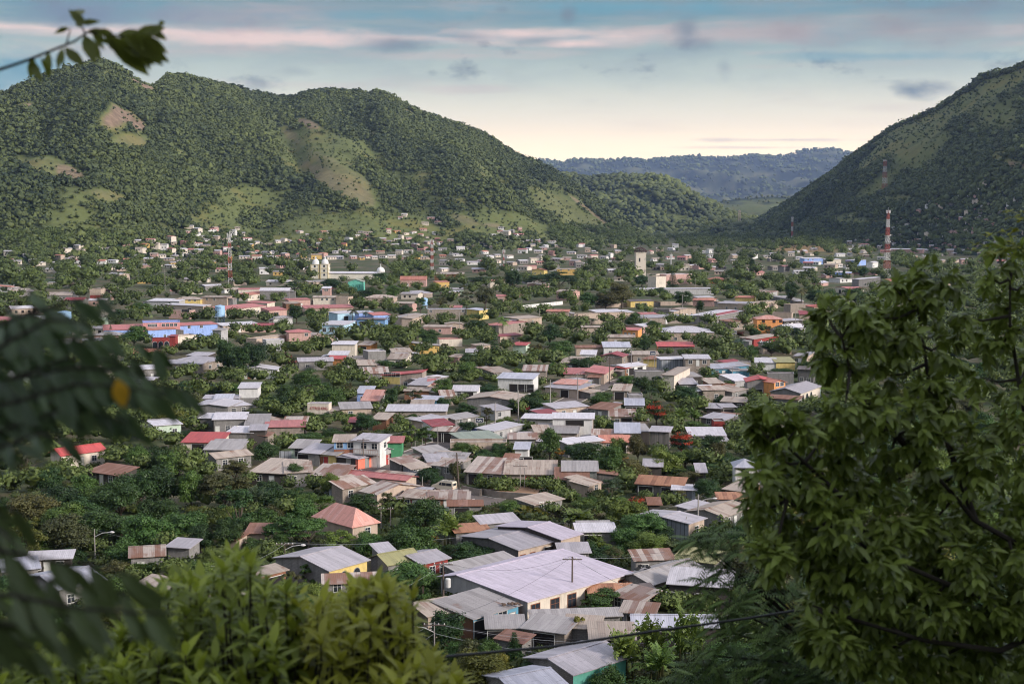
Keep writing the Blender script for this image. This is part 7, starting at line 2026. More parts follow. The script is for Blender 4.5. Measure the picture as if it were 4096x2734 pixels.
T('A5', 1010, 950, 1160, 190, 'round', 'dark', 'dark cloud shaped tree amid the faded red roofs'); T('A5', 1160, 985, 1160, 180, 'round', 'mid'); T('A5', 2020, 1150, 1330, 330, 'round', 'light', 'broad bright lime green tree near the lavender blue house'); T('A5', 1600, 1000, 1160, 150, 'palm', 'olive', 'first of the palms by the lavender blue house'); T('A5', 1730, 1025, 1160, 90, 'palm', 'blue'); T('A5', 1390, 1190, 1300, 130, 'palm', 'olive'); T('A5', 1860, 620, 790, 210, 'round', 'dark', 'dark tree just below the small dome of the cream church')
T('A5', 1370, 680, 830, 230, 'round', 'dark'); T('A5', 990, 700, 830, 280, 'wide', 'dark', 'flat dark park tree left of the cream church'); T('A5', 1700, 880, 1010, 170, 'round', 'light'); T('A5', 1780, 770, 960, 260, 'round', 'dark'); T('A5', 2010, 740, 920, 190, 'round', 'mid'); T('A5', 2300, 880, 1060, 160, 'loose', 'mid'); T('A5', 2140, 950, 1120, 180, 'round', 'dark'); T('A5', 680, 1010, 1090, 170, 'bush', 'dark')
T('A4', 1400, 1170, 1410, 330, 'round', 'mid', 'rounded tree in front of the pink school block'); T('A4', 1158, 1160, 1310, 50, 'conifer', 'dark', 'small slender dark cypress before the blue and pink school wing'); T('A4', 1480, 920, 1120, 330, 'round', 'mid'); T('A4', 1300, 1000, 1150, 230, 'round', 'dark'); T('A4', 2130, 1010, 1110, 140, 'bush', 'dark'); T('A4', 1780, 1210, 1290, 90, 'bush', 'mid')
T('A6', 340, 730, 870, 200, 'round', 'light'); T('A6', 890, 760, 1000, 240, 'round', 'olive', 'tall olive tree of the park left of the spired monument'); T('A6', 700, 820, 1000, 190, 'loose', 'olive'); T('A6', 420, 880, 990, 160, 'round', 'olive'); T('A6', 1180, 580, 860, 200, 'round', 'dark'); T('A6', 1660, 600, 800, 330, 'wide', 'dark', 'long flat crowned dark park tree'); T('A6', 1480, 610, 780, 330, 'wide', 'dark'); T('A6', 850, 650, 760, 420, 'wide', 'dark'); T('A6', 1680, 740, 880, 130, 'palm', 'olive')
T('A6', 1075, 1090, 1300, 180, 'palm', 'light', 'lone coconut palm with yellowish crown before the tan block building'); T('A6', 800, 1110, 1300, 270, 'round', 'dark'); T('A6', 290, 1190, 1430, 280, 'round', 'dark', 'dark lopsided tree with bare limbs under it'); T('A6', 1560, 1150, 1400, 250, 'round', 'dark', 'heavy dark tree right of the tall dark conifer'); T('A6', 1960, 820, 1020, 220, 'round', 'mid'); T('A6', 2150, 810, 1020, 330, 'round', 'olive', 'wide olive tree crown left of the bare church tower')
T('A6', 840, 1270, 1350, 130, 'ball', 'light'); T('A6', 1320, 1270, 1390, 180, 'round', 'light'); T('A6', 200, 1010 + 170, 1300, 120, 'bush', 'light'); T('A6', 2010, 1100, 1180, 150, 'palm', 'blue'); T('A6', 1520, 730, 830, 120, 'loose', 'light'); T('A6', 660, 750, 880, 120, 'loose', 'olive')
T('A7', 340, 1040, 1210, 190, 'round', 'dark'); T('A7', 550, 1120, 1250, 160, 'round', 'mid'); T('A7', 455, 1260, 1440, 160, 'round', 'dark'); T('A7', 240, 1320, 1450, 170, 'palm', 'olive'); T('A7', 1450, 1310, 1440, 130, 'palm', 'blue'); T('A7', 860, 800, 990, 250, 'round', 'dark', 'dark round tree with street lamps beside it'); T('A7', 640, 780, 880, 190, 'round', 'dark'); T('A7', 1380, 740, 850, 200, 'round', 'dark'); T('A7', 1990, 700, 960, 190, 'round', 'dark', 'tall dark tree beside a leaning palm at the right end of the roofs')
T('A7', 2100, 790, 970, 150, 'palm', 'olive'); T('A7', 760, 610, 790, 120, 'conifer', 'dark', 'dark araucaria against the white church body'); T('A7', 440, 640, 780, 240, 'round', 'dark'); T('A7', 560, 640, 780, 130, 'round', 'dark'); T('A7', 1585, 485, 640, 70, 'column', 'dark'); T('A7', 1040, 920, 1030, 90, 'column', 'dark'); T('A7', 230, 720, 1000, 300, 'round', 'olive'); T('A7', 60, 800, 1000, 220, 'round', 'mid'); T('A7', 1620, 1180, 1290, 120, 'bush', 'dark'); T('A7', 2280, 810, 970, 280, 'round', 'dark')
T('A8', 680, 560, 700, 130, 'round', 'dark'); T('A8', 465, 590, 720, 40, 'column', 'dark'); T('A8', 600, 780, 980, 340, 'round', 'dark'); T('A8', 280, 790, 980, 330, 'round', 'dark')
 # ================================================================== filling the town: more houses and trees
FP = np.array([(x, y, w, d, a) for x, y, w, d, a in FOOT])
def free_at(x, y, r):
 dx_, dy_ = x - FP[:, 0], y - FP[:, 1]
 ca, sa = np.cos(FP[:, 4]), np.sin(FP[:, 4])
 a, b = dx_ * ca + dy_ * sa, -dx_ * sa + dy_ * ca
 return not np.any((np.abs(a) < FP[:, 2] + r) & (np.abs(b) < FP[:, 3] + r))
ST = np.array(STREET)
def off_street(x, y, r):
 return np.min((ST[:, 0] - x) ** 2 + (ST[:, 1] - y) ** 2) > (3.6 + r) ** 2
SA = np.array(SOLID)
def hides(u0, v0, u1, v1, y, lim=.22):
 """would something at distance y over this rectangle cover too much of a thing behind it?"""
 ou = np.clip(np.minimum(SA[:, 2], u1) - np.maximum(SA[:, 0], u0), 0, None)
 ov = np.clip(np.minimum(SA[:, 3], v1) - np.maximum(SA[:, 1], v0), 0, None)
 area = (SA[:, 2] - SA[:, 0]) * (SA[:, 3] - SA[:, 1]) + 1
 fr = ou * ov / area * SA[:, 5]
 return bool(np.any((fr > lim) & (SA[:, 4] > y)))
rr = random.Random(5)
RK = ['zinc', 'zinc', 'old', 'old', 'tan', 'tan', 'bright', 'bright', 'stripe', 'stripe', 'blue', 'pinkred', 'rust', 'tile', 'lav']
RKR = ['zinc', 'old', 'tan', 'bright', 'bright', 'pinkred', 'pinkred', 'tile', 'dred', 'salmon', 'stripe']
WK = ['block', 'tanblock', 'tan', 'cream', 'white', 'block', 'tan', 'rose', 'grey', 'cream', 'ochre', 'grey', 'mint', 'tan']
def auto_house(u, v, reds=False):
 p = gp(u, v)
 W, D = rr.uniform(7, 15), rr.uniform(6, 11)
 if v < 1250: W *= 1.25
 yaw = R(rr.choice([4, 8, -4, 40, 44, -46, 12, 2]) + rr.uniform(-4, 4))
 k = F / p.y
 h = rr.choice([2.8, 2.9, 3.0, 3.2, 3.4, 5.4]) if v < 1500 else 2.8
 ru = W * .5 * k
 if not free_at(p.x, p.y, 3.8) or not off_street(p.x, p.y, 4): return None
 if hides(u - ru, v - h * k * 1.3, u + ru, v, p.y, .25): return None
 kind = rr.choice(['s1', 's1', 'g1', 'g1', 'g2', 'sR', 'sL', 'h'])
 rise = rr.uniform(.6, 1.5)
 ops = rr.choice(['a:w25,d50,w75', 'a:w30,w70', 'a:d30,w65', 'a:k50', '', 'a:w50'])
 q = Vector((math.cos(yaw), math.sin(yaw), 0)) * (-W / 2)
 rk_, wk_ = rr.choice(RKR if reds else RK), rr.choice(WK)
 root = make_house('house', (p.x + q.x, p.y + q.y, 0), yaw, W, D, h, kind, rise, rk_, wk_, ops, rr.choice('wgb'), annex=True)
 root['category'] = 'house'; root['group'] = 'tin roofed buildings of the town'
 mats_ = (rk_, wk_)
 LOOK[root.name] = mats_
 pu, pv = add_px_solid(Vector(root.location), yaw, W, D, h + rise, .8)
 PX[root.name] = (pu, pv)
 s = SOLID[-1]; cover_rect(*s[:4])
 return root
def in_front_tree(u, v): return u > 3250 and v > 1180 + (4096 - u) * 0 and (v > 1250 or u > 3500)
nauto = 0
NAUTO = 30
for att in range(5000):
 if nauto >= NAUTO: break
 u, v = rr.uniform(0, 3500), 1140 + 400 * rr.random() ** 1.2
 if v > 1560 or in_front_tree(u, v): continue
 if COVER[min(341, int(v / 8)), min(511, int(u / 8))]: continue
 if auto_house(u, v, reds=(u < 1900 and v < 1330)):
  nauto += 1
  FP = np.array(FOOT); SA = np.array(SOLID)
print('AUTO HOUSES', nauto)
SA = np.array(SOLID); FP = np.array(FOOT)
ntree = 0
TONES = ['dark'] * 5 + ['mid'] * 6 + ['light'] * 3 + ['olive'] * 3 + ['yellow']
placed = []
room = 296 - len(TREES)
WOOD_PTS = []                       # what goes on past the individually built trees
for att in range(26000):
 v = 2734 - 1640 * rr.random() ** .8
 u = rr.uniform(-60, 4150)
 if v < 1100: continue
 iu, iv = min(511, max(0, int(u / 8))), min(341, int(v / 8))
 if COVER[iv, iu]: continue
 p = gp(u, v)
 k = F / p.y
 near = v > 1500
 hgt = rr.uniform(4.0, 8.0) if near else rr.uniform(5, 10)
 wid = hgt * rr.uniform(.8, 1.35)
 vb = v + hgt * k * .35
 p = gp(u, vb); k = F / p.y
 ok = False
 for tr_ in range(3):
  if free_at(p.x, p.y, wid * .22) and off_street(p.x, p.y, wid * .25) and not hides(u - wid * k * .42, vb - hgt * k * .95, u + wid * k * .42, vb, p.y, .20 if near else .3):
   ok = True; break
  hgt *= .66; wid *= .7
  vb = v + hgt * k * .3; p = gp(u, vb)
 if not ok or hgt < 1.0: continue
 cover_rect(u - wid * k * .42, vb - hgt * k * .95, u + wid * k * .42, vb - hgt * k * .1, True)
 kind = rr.choice(['round', 'round', 'bush', 'bush', 'loose', 'wide']) if hgt > 3 else 'bush'
 if rr.random() < .03: kind = 'banana' if near else 'palm'
 if kind == 'banana': hgt = min(hgt, 5)
 tone = rr.choice(TONES) if kind not in ('palm', 'banana') else 'light'
 placed.append((hgt * wid * k * k, p.x, p.y, hgt, wid, kind, tone))
placed.sort(reverse=True)
print('TREES hand', len(TREES), 'fill', len(placed))
hidden_by_front = lambda x, y: False
nsh = sum(1 for t in TREES if t['category'] == 'shrub'); ntr = len(TREES) - nsh
for a in placed:
 kd = a[5]
 if kd not in ('bush', 'banana') and ntr >= 292 and nsh < 292: kd = 'bush'
 if kd == 'bush':
  if nsh >= 292: kd = 'round'
  else: nsh += 1
 if kd != 'bush':
  if ntr >= 292:
   WOOD_PTS.append((a[1], a[2], 0.0, a[3], a[4])); continue
  ntr += 1
 plant((a[1], a[2], -.05), a[3], a[4], kd, a[6])
print('SHRUBS', nsh, 'TREES', ntr, 'REST', len(WOOD_PTS))
 # ------------------------------------------------------------------ far rows of houses and woods
rn = np.random.RandomState(21)
def far_crowns(name, pts, mat, label, nl=70, big=False):
 """one object: many small leafy crowns. pts rows: x, y, z, height, width"""
 P = np.array(pts)
 V0, T0 = (ICO2 if big else ICO1)
 Vs, Fs, tints = [], [], []
 off = 0
 n = len(P)
 tin = np.clip(.5 * rn.uniform(0, 1, n) + .5 * np.array([.5 + 1.1 * mnoise.noise(Vector((p[0] / 170, p[1] / 260, 5.1))) for p in P]), 0, 1)
 nv = len(V0)
 B = np.repeat(V0[None], n, 0)
 B = B * (1 + .3 * rn.normal(size=(n, nv, 1)).clip(-1.4, 1.4))
 if nl > 20: B *= .62
 elif nl > 4: B *= .8
 B[:, :, 0:2] *= (P[:, 4] * .46)[:, None, None]
 B[:, :, 2] = B[:, :, 2] * (P[:, 3] * .38)[:, None] + (P[:, 3] * .56)[:, None]
 B += P[:, None, 0:3] * 1.0
 Vs.append(B.reshape(-1, 3)); tints.append(np.repeat(tin, nv))
 Fb = (T0[None] + (np.arange(n) * nv)[:, None, None]).reshape(-1, 3)
 if nl:
  d = rn.normal(size=(n, nl, 3)); d /= np.linalg.norm(d, axis=2)[:, :, None]
  d[:, :, 2] = np.where(d[:, :, 2] < -.2, -d[:, :, 2], d[:, :, 2])
  rad = rn.uniform(.15, 1.0, (n, nl, 1)) ** .6 * 1.2 * (1 + .2 * np.sin(d[:, :, 0:1] * 6 + tin[:, None, None] * 9) * np.cos(d[:, :, 1:2] * 5 + tin[:, None, None] * 5))
  L = d * rad
  L[:, :, 0:2] *= (P[:, 4] * .46)[:, None, None]
  L[:, :, 2] = L[:, :, 2] * (P[:, 3] * .38)[:, None] + (P[:, 3] * .56)[:, None]
  L += P[:, None, 0:3]
  N = (d + rn.normal(size=d.shape) * .45).reshape(-1, 3); N[:, 2] += .3; N /= np.linalg.norm(N, axis=1)[:, None]
  sz = np.repeat(P[:, 4] * (.12 if nl > 20 else .36), nl) * rn.uniform(.6, 1.5, n * nl)
  V2, Q2 = leaf_cards(L.reshape(-1, 3), N, sz, rn, .8, .22)
  Q2 = Q2 + n * nv
  t2 = np.repeat(np.clip(np.repeat(tin, nl) + rn.uniform(-.25, .25, n * nl), 0, 1), 4)
  V = np.concatenate([Vs[0], V2]); tint = np.concatenate([tints[0], t2])
  me = mixed_mesh(name, V, Q2, Fb, mat, {'tint': tint})
 else:
  me = npmesh(name, Vs[0], Fb, mat, {'tint': tints[0]})
 o = link(me, name)
 tag(o, label, kind='stuff')
 return o
WOODM = leafmat('woods', (.016, .044, .017), (.110, .165, .044), None, .15, .6, 0.0)
FORM = leafmat('forest', (.009, .030, .018), (.125, .158, .045), None, .1, .7, 0.0)
far_houses = []
class HS(MB): pass
FHW = {k: MB() for k in ('cream', 'white', 'tan', 'ochre', 'yellow', 'rose', 'lavw', 'block')}
FHR = {k: MB() for k in ('bright', 'zinc', 'tan', 'pinkred', 'tile', 'old')}
def simple_house(wall, roof, loc, yaw, W, D, h, rise, solo):
 """far house: walls with dark openings and a pitched roof"""
 M = Matrix.Translation(loc) @ Matrix.Rotation(yaw, 4, 'Z')
 w = MB(); r = MB()
 w.poly([(0, 0, -2), (W, 0, -2), (W, 0, h), (0, 0, h)]); w.poly([(W, 0, -2), (W, D, -2), (W, D, h), (W, D / 2, h + rise), (W, 0, h)])
 w.poly([(W, D, -2), (0, D, -2), (0, D, h), (W, D, h)]); w.poly([(0, D, -2), (0, 0, -2), (0, 0, h), (0, D / 2, h + rise), (0, D, h)])
 e = .5
 r.slab([(-e, -e, h - .2), (W + e, -e, h - .2), (W + e, D / 2, h + rise + .05), (-e, D / 2, h + rise + .05)], .12)
 r.slab([(-e, D / 2, h + rise + .05), (W + e, D / 2, h + rise + .05), (W + e, D + e, h - .2), (-e, D + e, h - .2)], .12)
 for i in range(rr.choice([1, 2, 3])):
  a = W * (.15 + .3 * i)
  if a + 1.3 < W: w.poly([(a, -.03, .9), (a + 1.3, -.03, .9), (a + 1.3, -.03, 2.2), (a, -.03, 2.2)], 1)
 if solo:
  root = empty('house', loc, yaw)
  w.build('wall', [wallmat(wall), DARKIN], root); r.build('roof', roofmat(roof), root)
  return root
 for src, dst in ((w, FHW[wall]), (r, FHR[roof])):
  k = len(dst.v)
  dst.v += [tuple(M @ Vector(p)) for p in src.v]
  dst.f += [tuple(k + i for i in f) for f in src.f]; dst.m += src.m
 return None
nh_solo = 0
def far_house_at(u, v, solo=True):
 global nh_solo
 p = landhit(u, v)
 if p is None or p.y > 3600: return False
 warm = u < 2000
 wall = rr.choice(['cream', 'white', 'ochre', 'tan', 'tan', 'cream', 'rose', 'cream', 'white', 'cream'] if warm else ['white', 'cream', 'tan', 'white', 'block', 'rose'])
 roof = rr.choice(['bright', 'zinc', 'tan', 'bright', 'old', 'pinkred', 'tile'] if warm else ['bright', 'bright', 'zinc', 'tan', 'pinkred', 'old'])
 W, D, h = rr.uniform(6, 12), rr.uniform(5, 8), rr.choice([2.6, 2.8, 3.2, 3.4, 5.2])
 if v > 1110: W, D = rr.uniform(9, 20), rr.uniform(6, 12)
 yaw = R(rr.choice([0, 10, -12, 30, -35, 50]))
 g = simple_house(wall, roof, p, yaw, W, D, h, rr.uniform(.4, 1.1), solo)
 k = F / p.y
 cover_rect(u - W * k * .5, v - (h + 1) * k, u + W * k * .5, v)
 if g:
  g['category'] = 'house'; g['group'] = 'tin roofed buildings of the town'; LOOK[g.name] = (roof, wall); PX[g.name] = (u, v - h * k * .5)
  nh_solo += 1
 return True
ZN = [(250, 560, 985, 1090, 26), (0, 300, 1010, 1100, 14), (470, 960, 960, 1075, 70), (720, 960, 905, 965, 16), (760, 1240, 960, 1110, 60), (1180, 1760, 930, 1040, 90), (1740, 2150, 960, 1100, 60), (1960, 2080, 915, 965, 24), (2100, 2230, 960, 995, 12), (2060, 2700, 985, 1110, 60),
 (2700, 3250, 1010, 1120, 50), (3150, 3560, 1000, 1140, 50), (3380, 3900, 955, 1010, 46), (3560, 4096, 850, 960, 110), (3700, 4096, 780, 860, 40), (3650, 4096, 960, 1060, 50), (300, 1240, 1120, 1200, 30), (1900, 2500, 1120, 1220, 18), (3280, 3700, 1120, 1200, 12), (1560, 1760, 860, 930, 5), (3830, 3960, 735, 760, 3), (0, 560, 1180, 1290, 26)]
far_pts = []
ZN += [(0, 2000, 1120, 1400, 260), (2000, 3500, 1110, 1420, 220)]
for (u0, u1, v0, v1, n) in ZN:
 for i in range(int(n * 1.9)):
  t = rr.random()
  far_pts.append((rr.uniform(u0, u1), v0 + (v1 - v0) * t))
HMASK = []
far_pts.sort(key=lambda q: -q[1])
n_house_now = sum(1 for o in COL.objects if o.get('category') in ('house',))
solo_room = max(0, 296 - n_house_now)
print('houses so far', n_house_now, 'room', solo_room, 'far', len(far_pts))
for (u, v) in far_pts:
 iu, iv = min(511, max(0, int(u / 8))), min(341, int(v / 8))
 if COVER[iv, iu]: continue
 if v > 1110:
  p_ = gp(u, v)
  if not free_at(p_.x, p_.y, 7) or not off_street(p_.x, p_.y, 5) or hides(u - 40, v - 30, u + 40, v, p_.y, .4): continue
 HMASK.append((u, v))
 far_house_at(u, v, nh_solo < solo_room)
mats = []; V = []; Fs = []; Ms = []
for grp, fn in ((FHW, wallmat), (FHR, roofmat)):
 for kx, b in grp.items():
  if not b.v: continue
  mi = len(mats); mats.append(fn(kx)); k = len(V)
  V += b.v; Fs += [tuple(k + i for i in f) for f in b.f]; Ms += [mi if q == 0 else 99 for q in b.m]
mats.append(DARKIN)
b = MB(); b.v, b.f, b.m = V, Fs, [len(mats) - 1 if q == 99 else q for q in Ms]
tag(b.build('distant_houses', mats), 'tiny far off houses scattered up the lower slopes', kind='stuff')
HM_ = np.zeros((1367, 2048), dtype=bool)        # half photo pixels: house fronts of the far rows
for u, v in HMASK:
 k = max(v - 850, 95)
 hw, hh = int(max(3, k * .05)), int(max(2, k * .035))
 iu, iv = int(u / 2), int(v / 2)
 HM_[max(0, iv - hh):iv + 1, max(0, iu - hw):iu + hw] = True
def blocks(P):
 x, y, z, h = P[:, 0], P[:, 1], P[:, 2] + P[:, 3] * .6 - CH, P[:, 3]
 f = y * CP - z * SP; up = y * SP + z * CP
 u, v = (2048 + F * x / f) / 2, (1367 - F * up / f) / 2
 r = h * F / y / 4
 out = np.zeros(len(P), dtype=bool)
 for du, dv in ((0, 0), (-.6, 0), (.6, 0), (0, -.6)):
  iu, iv = np.clip((u + du * r).astype(int), 0, 2047), np.clip((v + dv * r).astype(int), 0, 1366)
  out |= HM_[iv, iu]
 return out
pts = list(WOOD_PTS)
pts = [q for q in pts]
for (u0, u1, v0, v1, n, hm) in [(-100, 4200, 940, 1130, 4600, 8), (2200, 3300, 905, 990, 900, 9), (0, 1300, 1075, 1150, 800, 12), (2900, 4200, 1040, 1250, 500, 9), (1900, 3200, 1080, 1150, 320, 10), (0, 4096, 1130, 1330, 420, 7), (3200, 4200, 900, 1000, 700, 7), (-100, 500, 1060, 1180, 300, 10), (3500, 4300, 1200, 1700, 160, 6)]:
 for i in range(n):
  u, v = rr.uniform(u0, u1), rr.uniform(v0, v1)
  iu, iv = min(511, max(0, int(u / 8))), min(341, int(v / 8))
  if COVER[iv, iu] and rr.random() < .93: continue
  p = landhit(u, v)
  if p is None: continue
  h = hm * rr.uniform(.5, 1.35)
  kpx = F / p.y
  if COVER[max(0, int((v - h * kpx * .8) / 8)), iu] and hides(u - h * kpx * .5, v - h * kpx, u + h * kpx * .5, v, p.y, .4): continue
  pts.append((p.x, p.y, p.z - .3, h, h * rr.uniform(.8, 1.5)))
PA = np.array(pts); bl = blocks(PA) & (rn.uniform(0, 1, len(PA)) < .85) & (PA[:, 1] > 900)
pts = PA[~bl]
print('WOODS', len(pts))
far_crowns('woods', pts, WOODM, 'continuous woods of the valley floor filling the gaps between far houses', 190, True)
def forest(name, dens, hmin, hmax, sky, label, lv1=True, nl=0, umax=4300, gap=.5):
 V, Fc, cov, nr = HILLS[name]
 a, b, c, d = V[Fc[:, 0]], V[Fc[:, 1]], V[Fc[:, 2]], V[Fc[:, 3]]
 area = np.linalg.norm(np.cross(c - a, d - b), axis=1) / 2
 col = (np.arange(len(Fc)) % (nr - 1))
 front = col >= 3
 cen = (a + b + c + d) / 4
 uu = 2048 + F * cen[:, 0] / cen[:, 1]
 ok = front & (uu > -120) & (uu < umax)
 cf = (cov[Fc[:, 0]] + cov[Fc[:, 2]]) / 2
 w = area * ok * np.clip(1.05 - cf * 1.85, .06, 1) * (1 + sky * ((col >= 3) & (col <= 6)))
 n = int(dens)
 idx = rn.choice(len(Fc), n, p=w / w.sum())
 s, t = rn.uniform(0, 1, (n, 1)), rn.uniform(0, 1, (n, 1))
 P = (a[idx] * (1 - s) + b[idx] * s) * (1 - t) + (d[idx] * (1 - s) + c[idx] * s) * t
 g = np.array([mnoise.noise(Vector((p[0] / 90, p[1] / 130, 1.7))) for p in P])
 keep = (g > -gap) | (rn.uniform(0, 1, n) < .35)
 P = P[keep]; g = g[keep]; fc = cf[idx][keep]
 h = rn.uniform(hmin, hmax, len(P)) * (1 + .35 * g) * np.where(fc > .3, .55, 1)
 h *= np.where(rn.uniform(0, 1, len(P)) < .12, 1.5, 1.0)
 wd = h * rn.uniform(.7, 1.35, len(P))
 rows = np.column_stack([P[:, 0], P[:, 1], P[:, 2] - h * .18, h, wd])
 rows = rows[~(blocks(rows) & (rn.uniform(0, 1, len(rows)) < .93))]
 return far_crowns(name.replace('_mountain', '').replace('_hill', '') + '_forest' if False else 'forest', rows, FORM, label, nl, not lv1)
forest('left_mountain', 62000, 4, 9.5, .6, 'unbroken forest clothing the long mountain', True, 10)
forest('right_mountain', 34000, 4, 10, 1.0, 'dark forest on the steep shaded mountainside', True, 9, umax=4500)
forest('middle_hill', 7000, 9, 16, .5, 'forest on the dark middle hill', True, 0)
forest('far_ridge', 7000, 20, 42, 2.5, 'hazy woodland on the far blue ridge', True, 0, gap=.1)
forest('pasture_hill', 500, 8, 18, 0, 'scattered trees over the pasture hill', True, 0, gap=.05)
forest('quarry_knoll', 700, 2.5, 6, 0, 'scrub over the quarried knoll', True, 6)
sk = [(690, 302, 2680, 20), (712, 300, 2700, 22), (760, 305, 2760, 20), (855, 328, 2850, 24), (895, 335, 2890, 28), (925, 340, 2910, 30), (960, 352, 2930, 34), (985, 358, 2940, 26), (1030, 368, 2970, 28), (1070, 375, 2990, 24), (1130, 384, 3000, 22), (1165, 386, 3000, 26), (1205, 384, 3000, 26), (1255, 366, 3000, 22), (1285, 362, 3000, 22), (1370, 360, 3000, 24), (1415, 366, 3000, 24), (1440, 366, 3000, 26),
 (4080, 258, 2370, 30), (4040, 272, 2400, 26), (3985, 290, 2440, 24), (3940, 306, 2470, 28), (3880, 348, 2520, 22), (3800, 398, 2600, 22), (3720, 440, 2700, 30), (3700, 450, 2710, 26), (3672, 466, 2740, 22), (3650, 474, 2760, 20), (3520, 548, 2880, 22), (3470, 584, 2920, 22), (1980, 552, 2995, 18), (2030, 590, 2990, 18)]
for u, v, d_, wpx in sk:
 p = pd(u, v + 12, d_); p.z = landz(p.x, p.y) - .5
 k = F / d_
 wid = wpx / k; hgt = max(8, min(18, (p.z * 0 + wid * .85)))
 cm, tm = get_tpl('wide', rr.randrange(3))
 root = empty('ridge_tree', p, rr.uniform(0, 6))
 c = link(cm, 'crown', root); t = link(tm, 'trunk', root)
 c.scale = (wid / 9.4, wid / 9.4, hgt / 9.6); t.scale = c.scale
 c.material_slots[0].link = 'OBJECT'; c.material_slots[0].material = LEAF['dark']
 tag(root, 'old flat crowned tree outlined against the sky on the mountain skyline', 'tree', 'trees outlined on the mountain skyline')
ug = []
for att in range(2600):
 u, v = rr.uniform(-50, 4150), rr.uniform(1500, 2760)
 p = gp(u, v)
 if not free_at(p.x, p.y, .6) or not off_street(p.x, p.y, 1.2): continue
 h = rr.uniform(.7, 2.2)
 ug.append((p.x, p.y, -.2, h, h * rr.uniform(1.2, 2.2)))
for att in range(900):                      # the slope below the viewer
 y = rr.uniform(20, 125); x = rr.uniform(-.5, .5) * y * .95
 h = rr.uniform(1.0, 3.0)
 if slope_z(x, y) + h > CH - y * .40: continue
 ug.append((x, y, slope_z(x, y) - .3, h, h * 1.6))
far_crowns('undergrowth', ug, leafmat('undergrowth', (.020, .045, .014), (.075, .11, .03), None, .2, .6, 0.0), 'tangled undergrowth and weeds between the houses', 90, True)
 # ================================================================== plants close to the viewer
def leaf_grid(P, D, N, L, W, rs, droop=.25, fold=.12, rows=5, curl=None):
 """lance shaped leaves: arrays P base, D direction, N upper side; L length, W width. returns V, Q, tint"""
 n = len(P)
 D = D / np.linalg.norm(D, axis=1)[:, None]
 S = np.cross(D, N); S /= np.linalg.norm(S, axis=1)[:, None] + 1e-9
 U = np.cross(S, D)
 ts = np.linspace(0, 1, rows)
 wp = np.array([.06, .78, 1.0, .66, .03]) if rows == 5 else np.sin(np.pi * np.clip(ts * .96 + .02, 0, 1)) ** .8
 Vs = []
 dr = droop * rs.uniform(.4, 1.6, n) if curl is None else curl
 for i, t in enumerate(ts):
  c = P + D * (L * t)[:, None] - U * (L * dr * t * t)[:, None]
  w = (W * wp[i] * .5)[:, None]
  up = U * (W * fold * wp[i])[:, None]
  Vs += [c - S * w + up, c, c + S * w + up]
 V = np.stack(Vs, 1)
 Q = []
 for i in range(rows - 1):
  for j in (0, 1):
   a = i * 3 + j
   Q.append([a, a + 1, a + 4, a + 3])
 Q = (np.array(Q)[None] + (np.arange(n) * rows * 3)[:, None, None]).reshape(-1, 4)
 return V.reshape(-1, 3), Q
def leafy(name, parts, mat, parent, sm=True):
 V, Q, Tt = [], [], []
 off = 0
 for v, q, t in parts:
  V.append(v); Q.append(q + off); off += len(v); Tt.append(np.repeat(t, len(v) // len(t)))
 me = npmesh(name, np.concatenate(V), np.concatenate(Q), mat, {'tint': np.concatenate(Tt)}, smooth=sm)
 return link(me, name, parent)
FL_SHRUB = leafmat('front_shrub', (.050, .10, .016), (.38, .46, .06), None, .40, .42, 0)
FL_DARK = leafmat('front_dark', (.019, .050, .018), (.105, .165, .072), None, .25, .32, 0)
FL_TREE = leafmat('front_tree', (.016, .052, .012), (.22, .31, .065), None, .36, .38, 0)
FL_FERN = leafmat('front_fern', (.032, .085, .026), (.17, .26, .065), None, .25, .45, 0)
FL_TWIG = leafmat('front_twig', (.045, .075, .015), (.16, .21, .04), None, .4, .45, 0)
rs = np.random.RandomState(77)
FBARK = plain('dark_twig_bark', (.03, .024, .018), .9, 0, .4, 8.0)
def unit(a): return a / (np.linalg.norm(a, axis=-1, keepdims=True) + 1e-9)
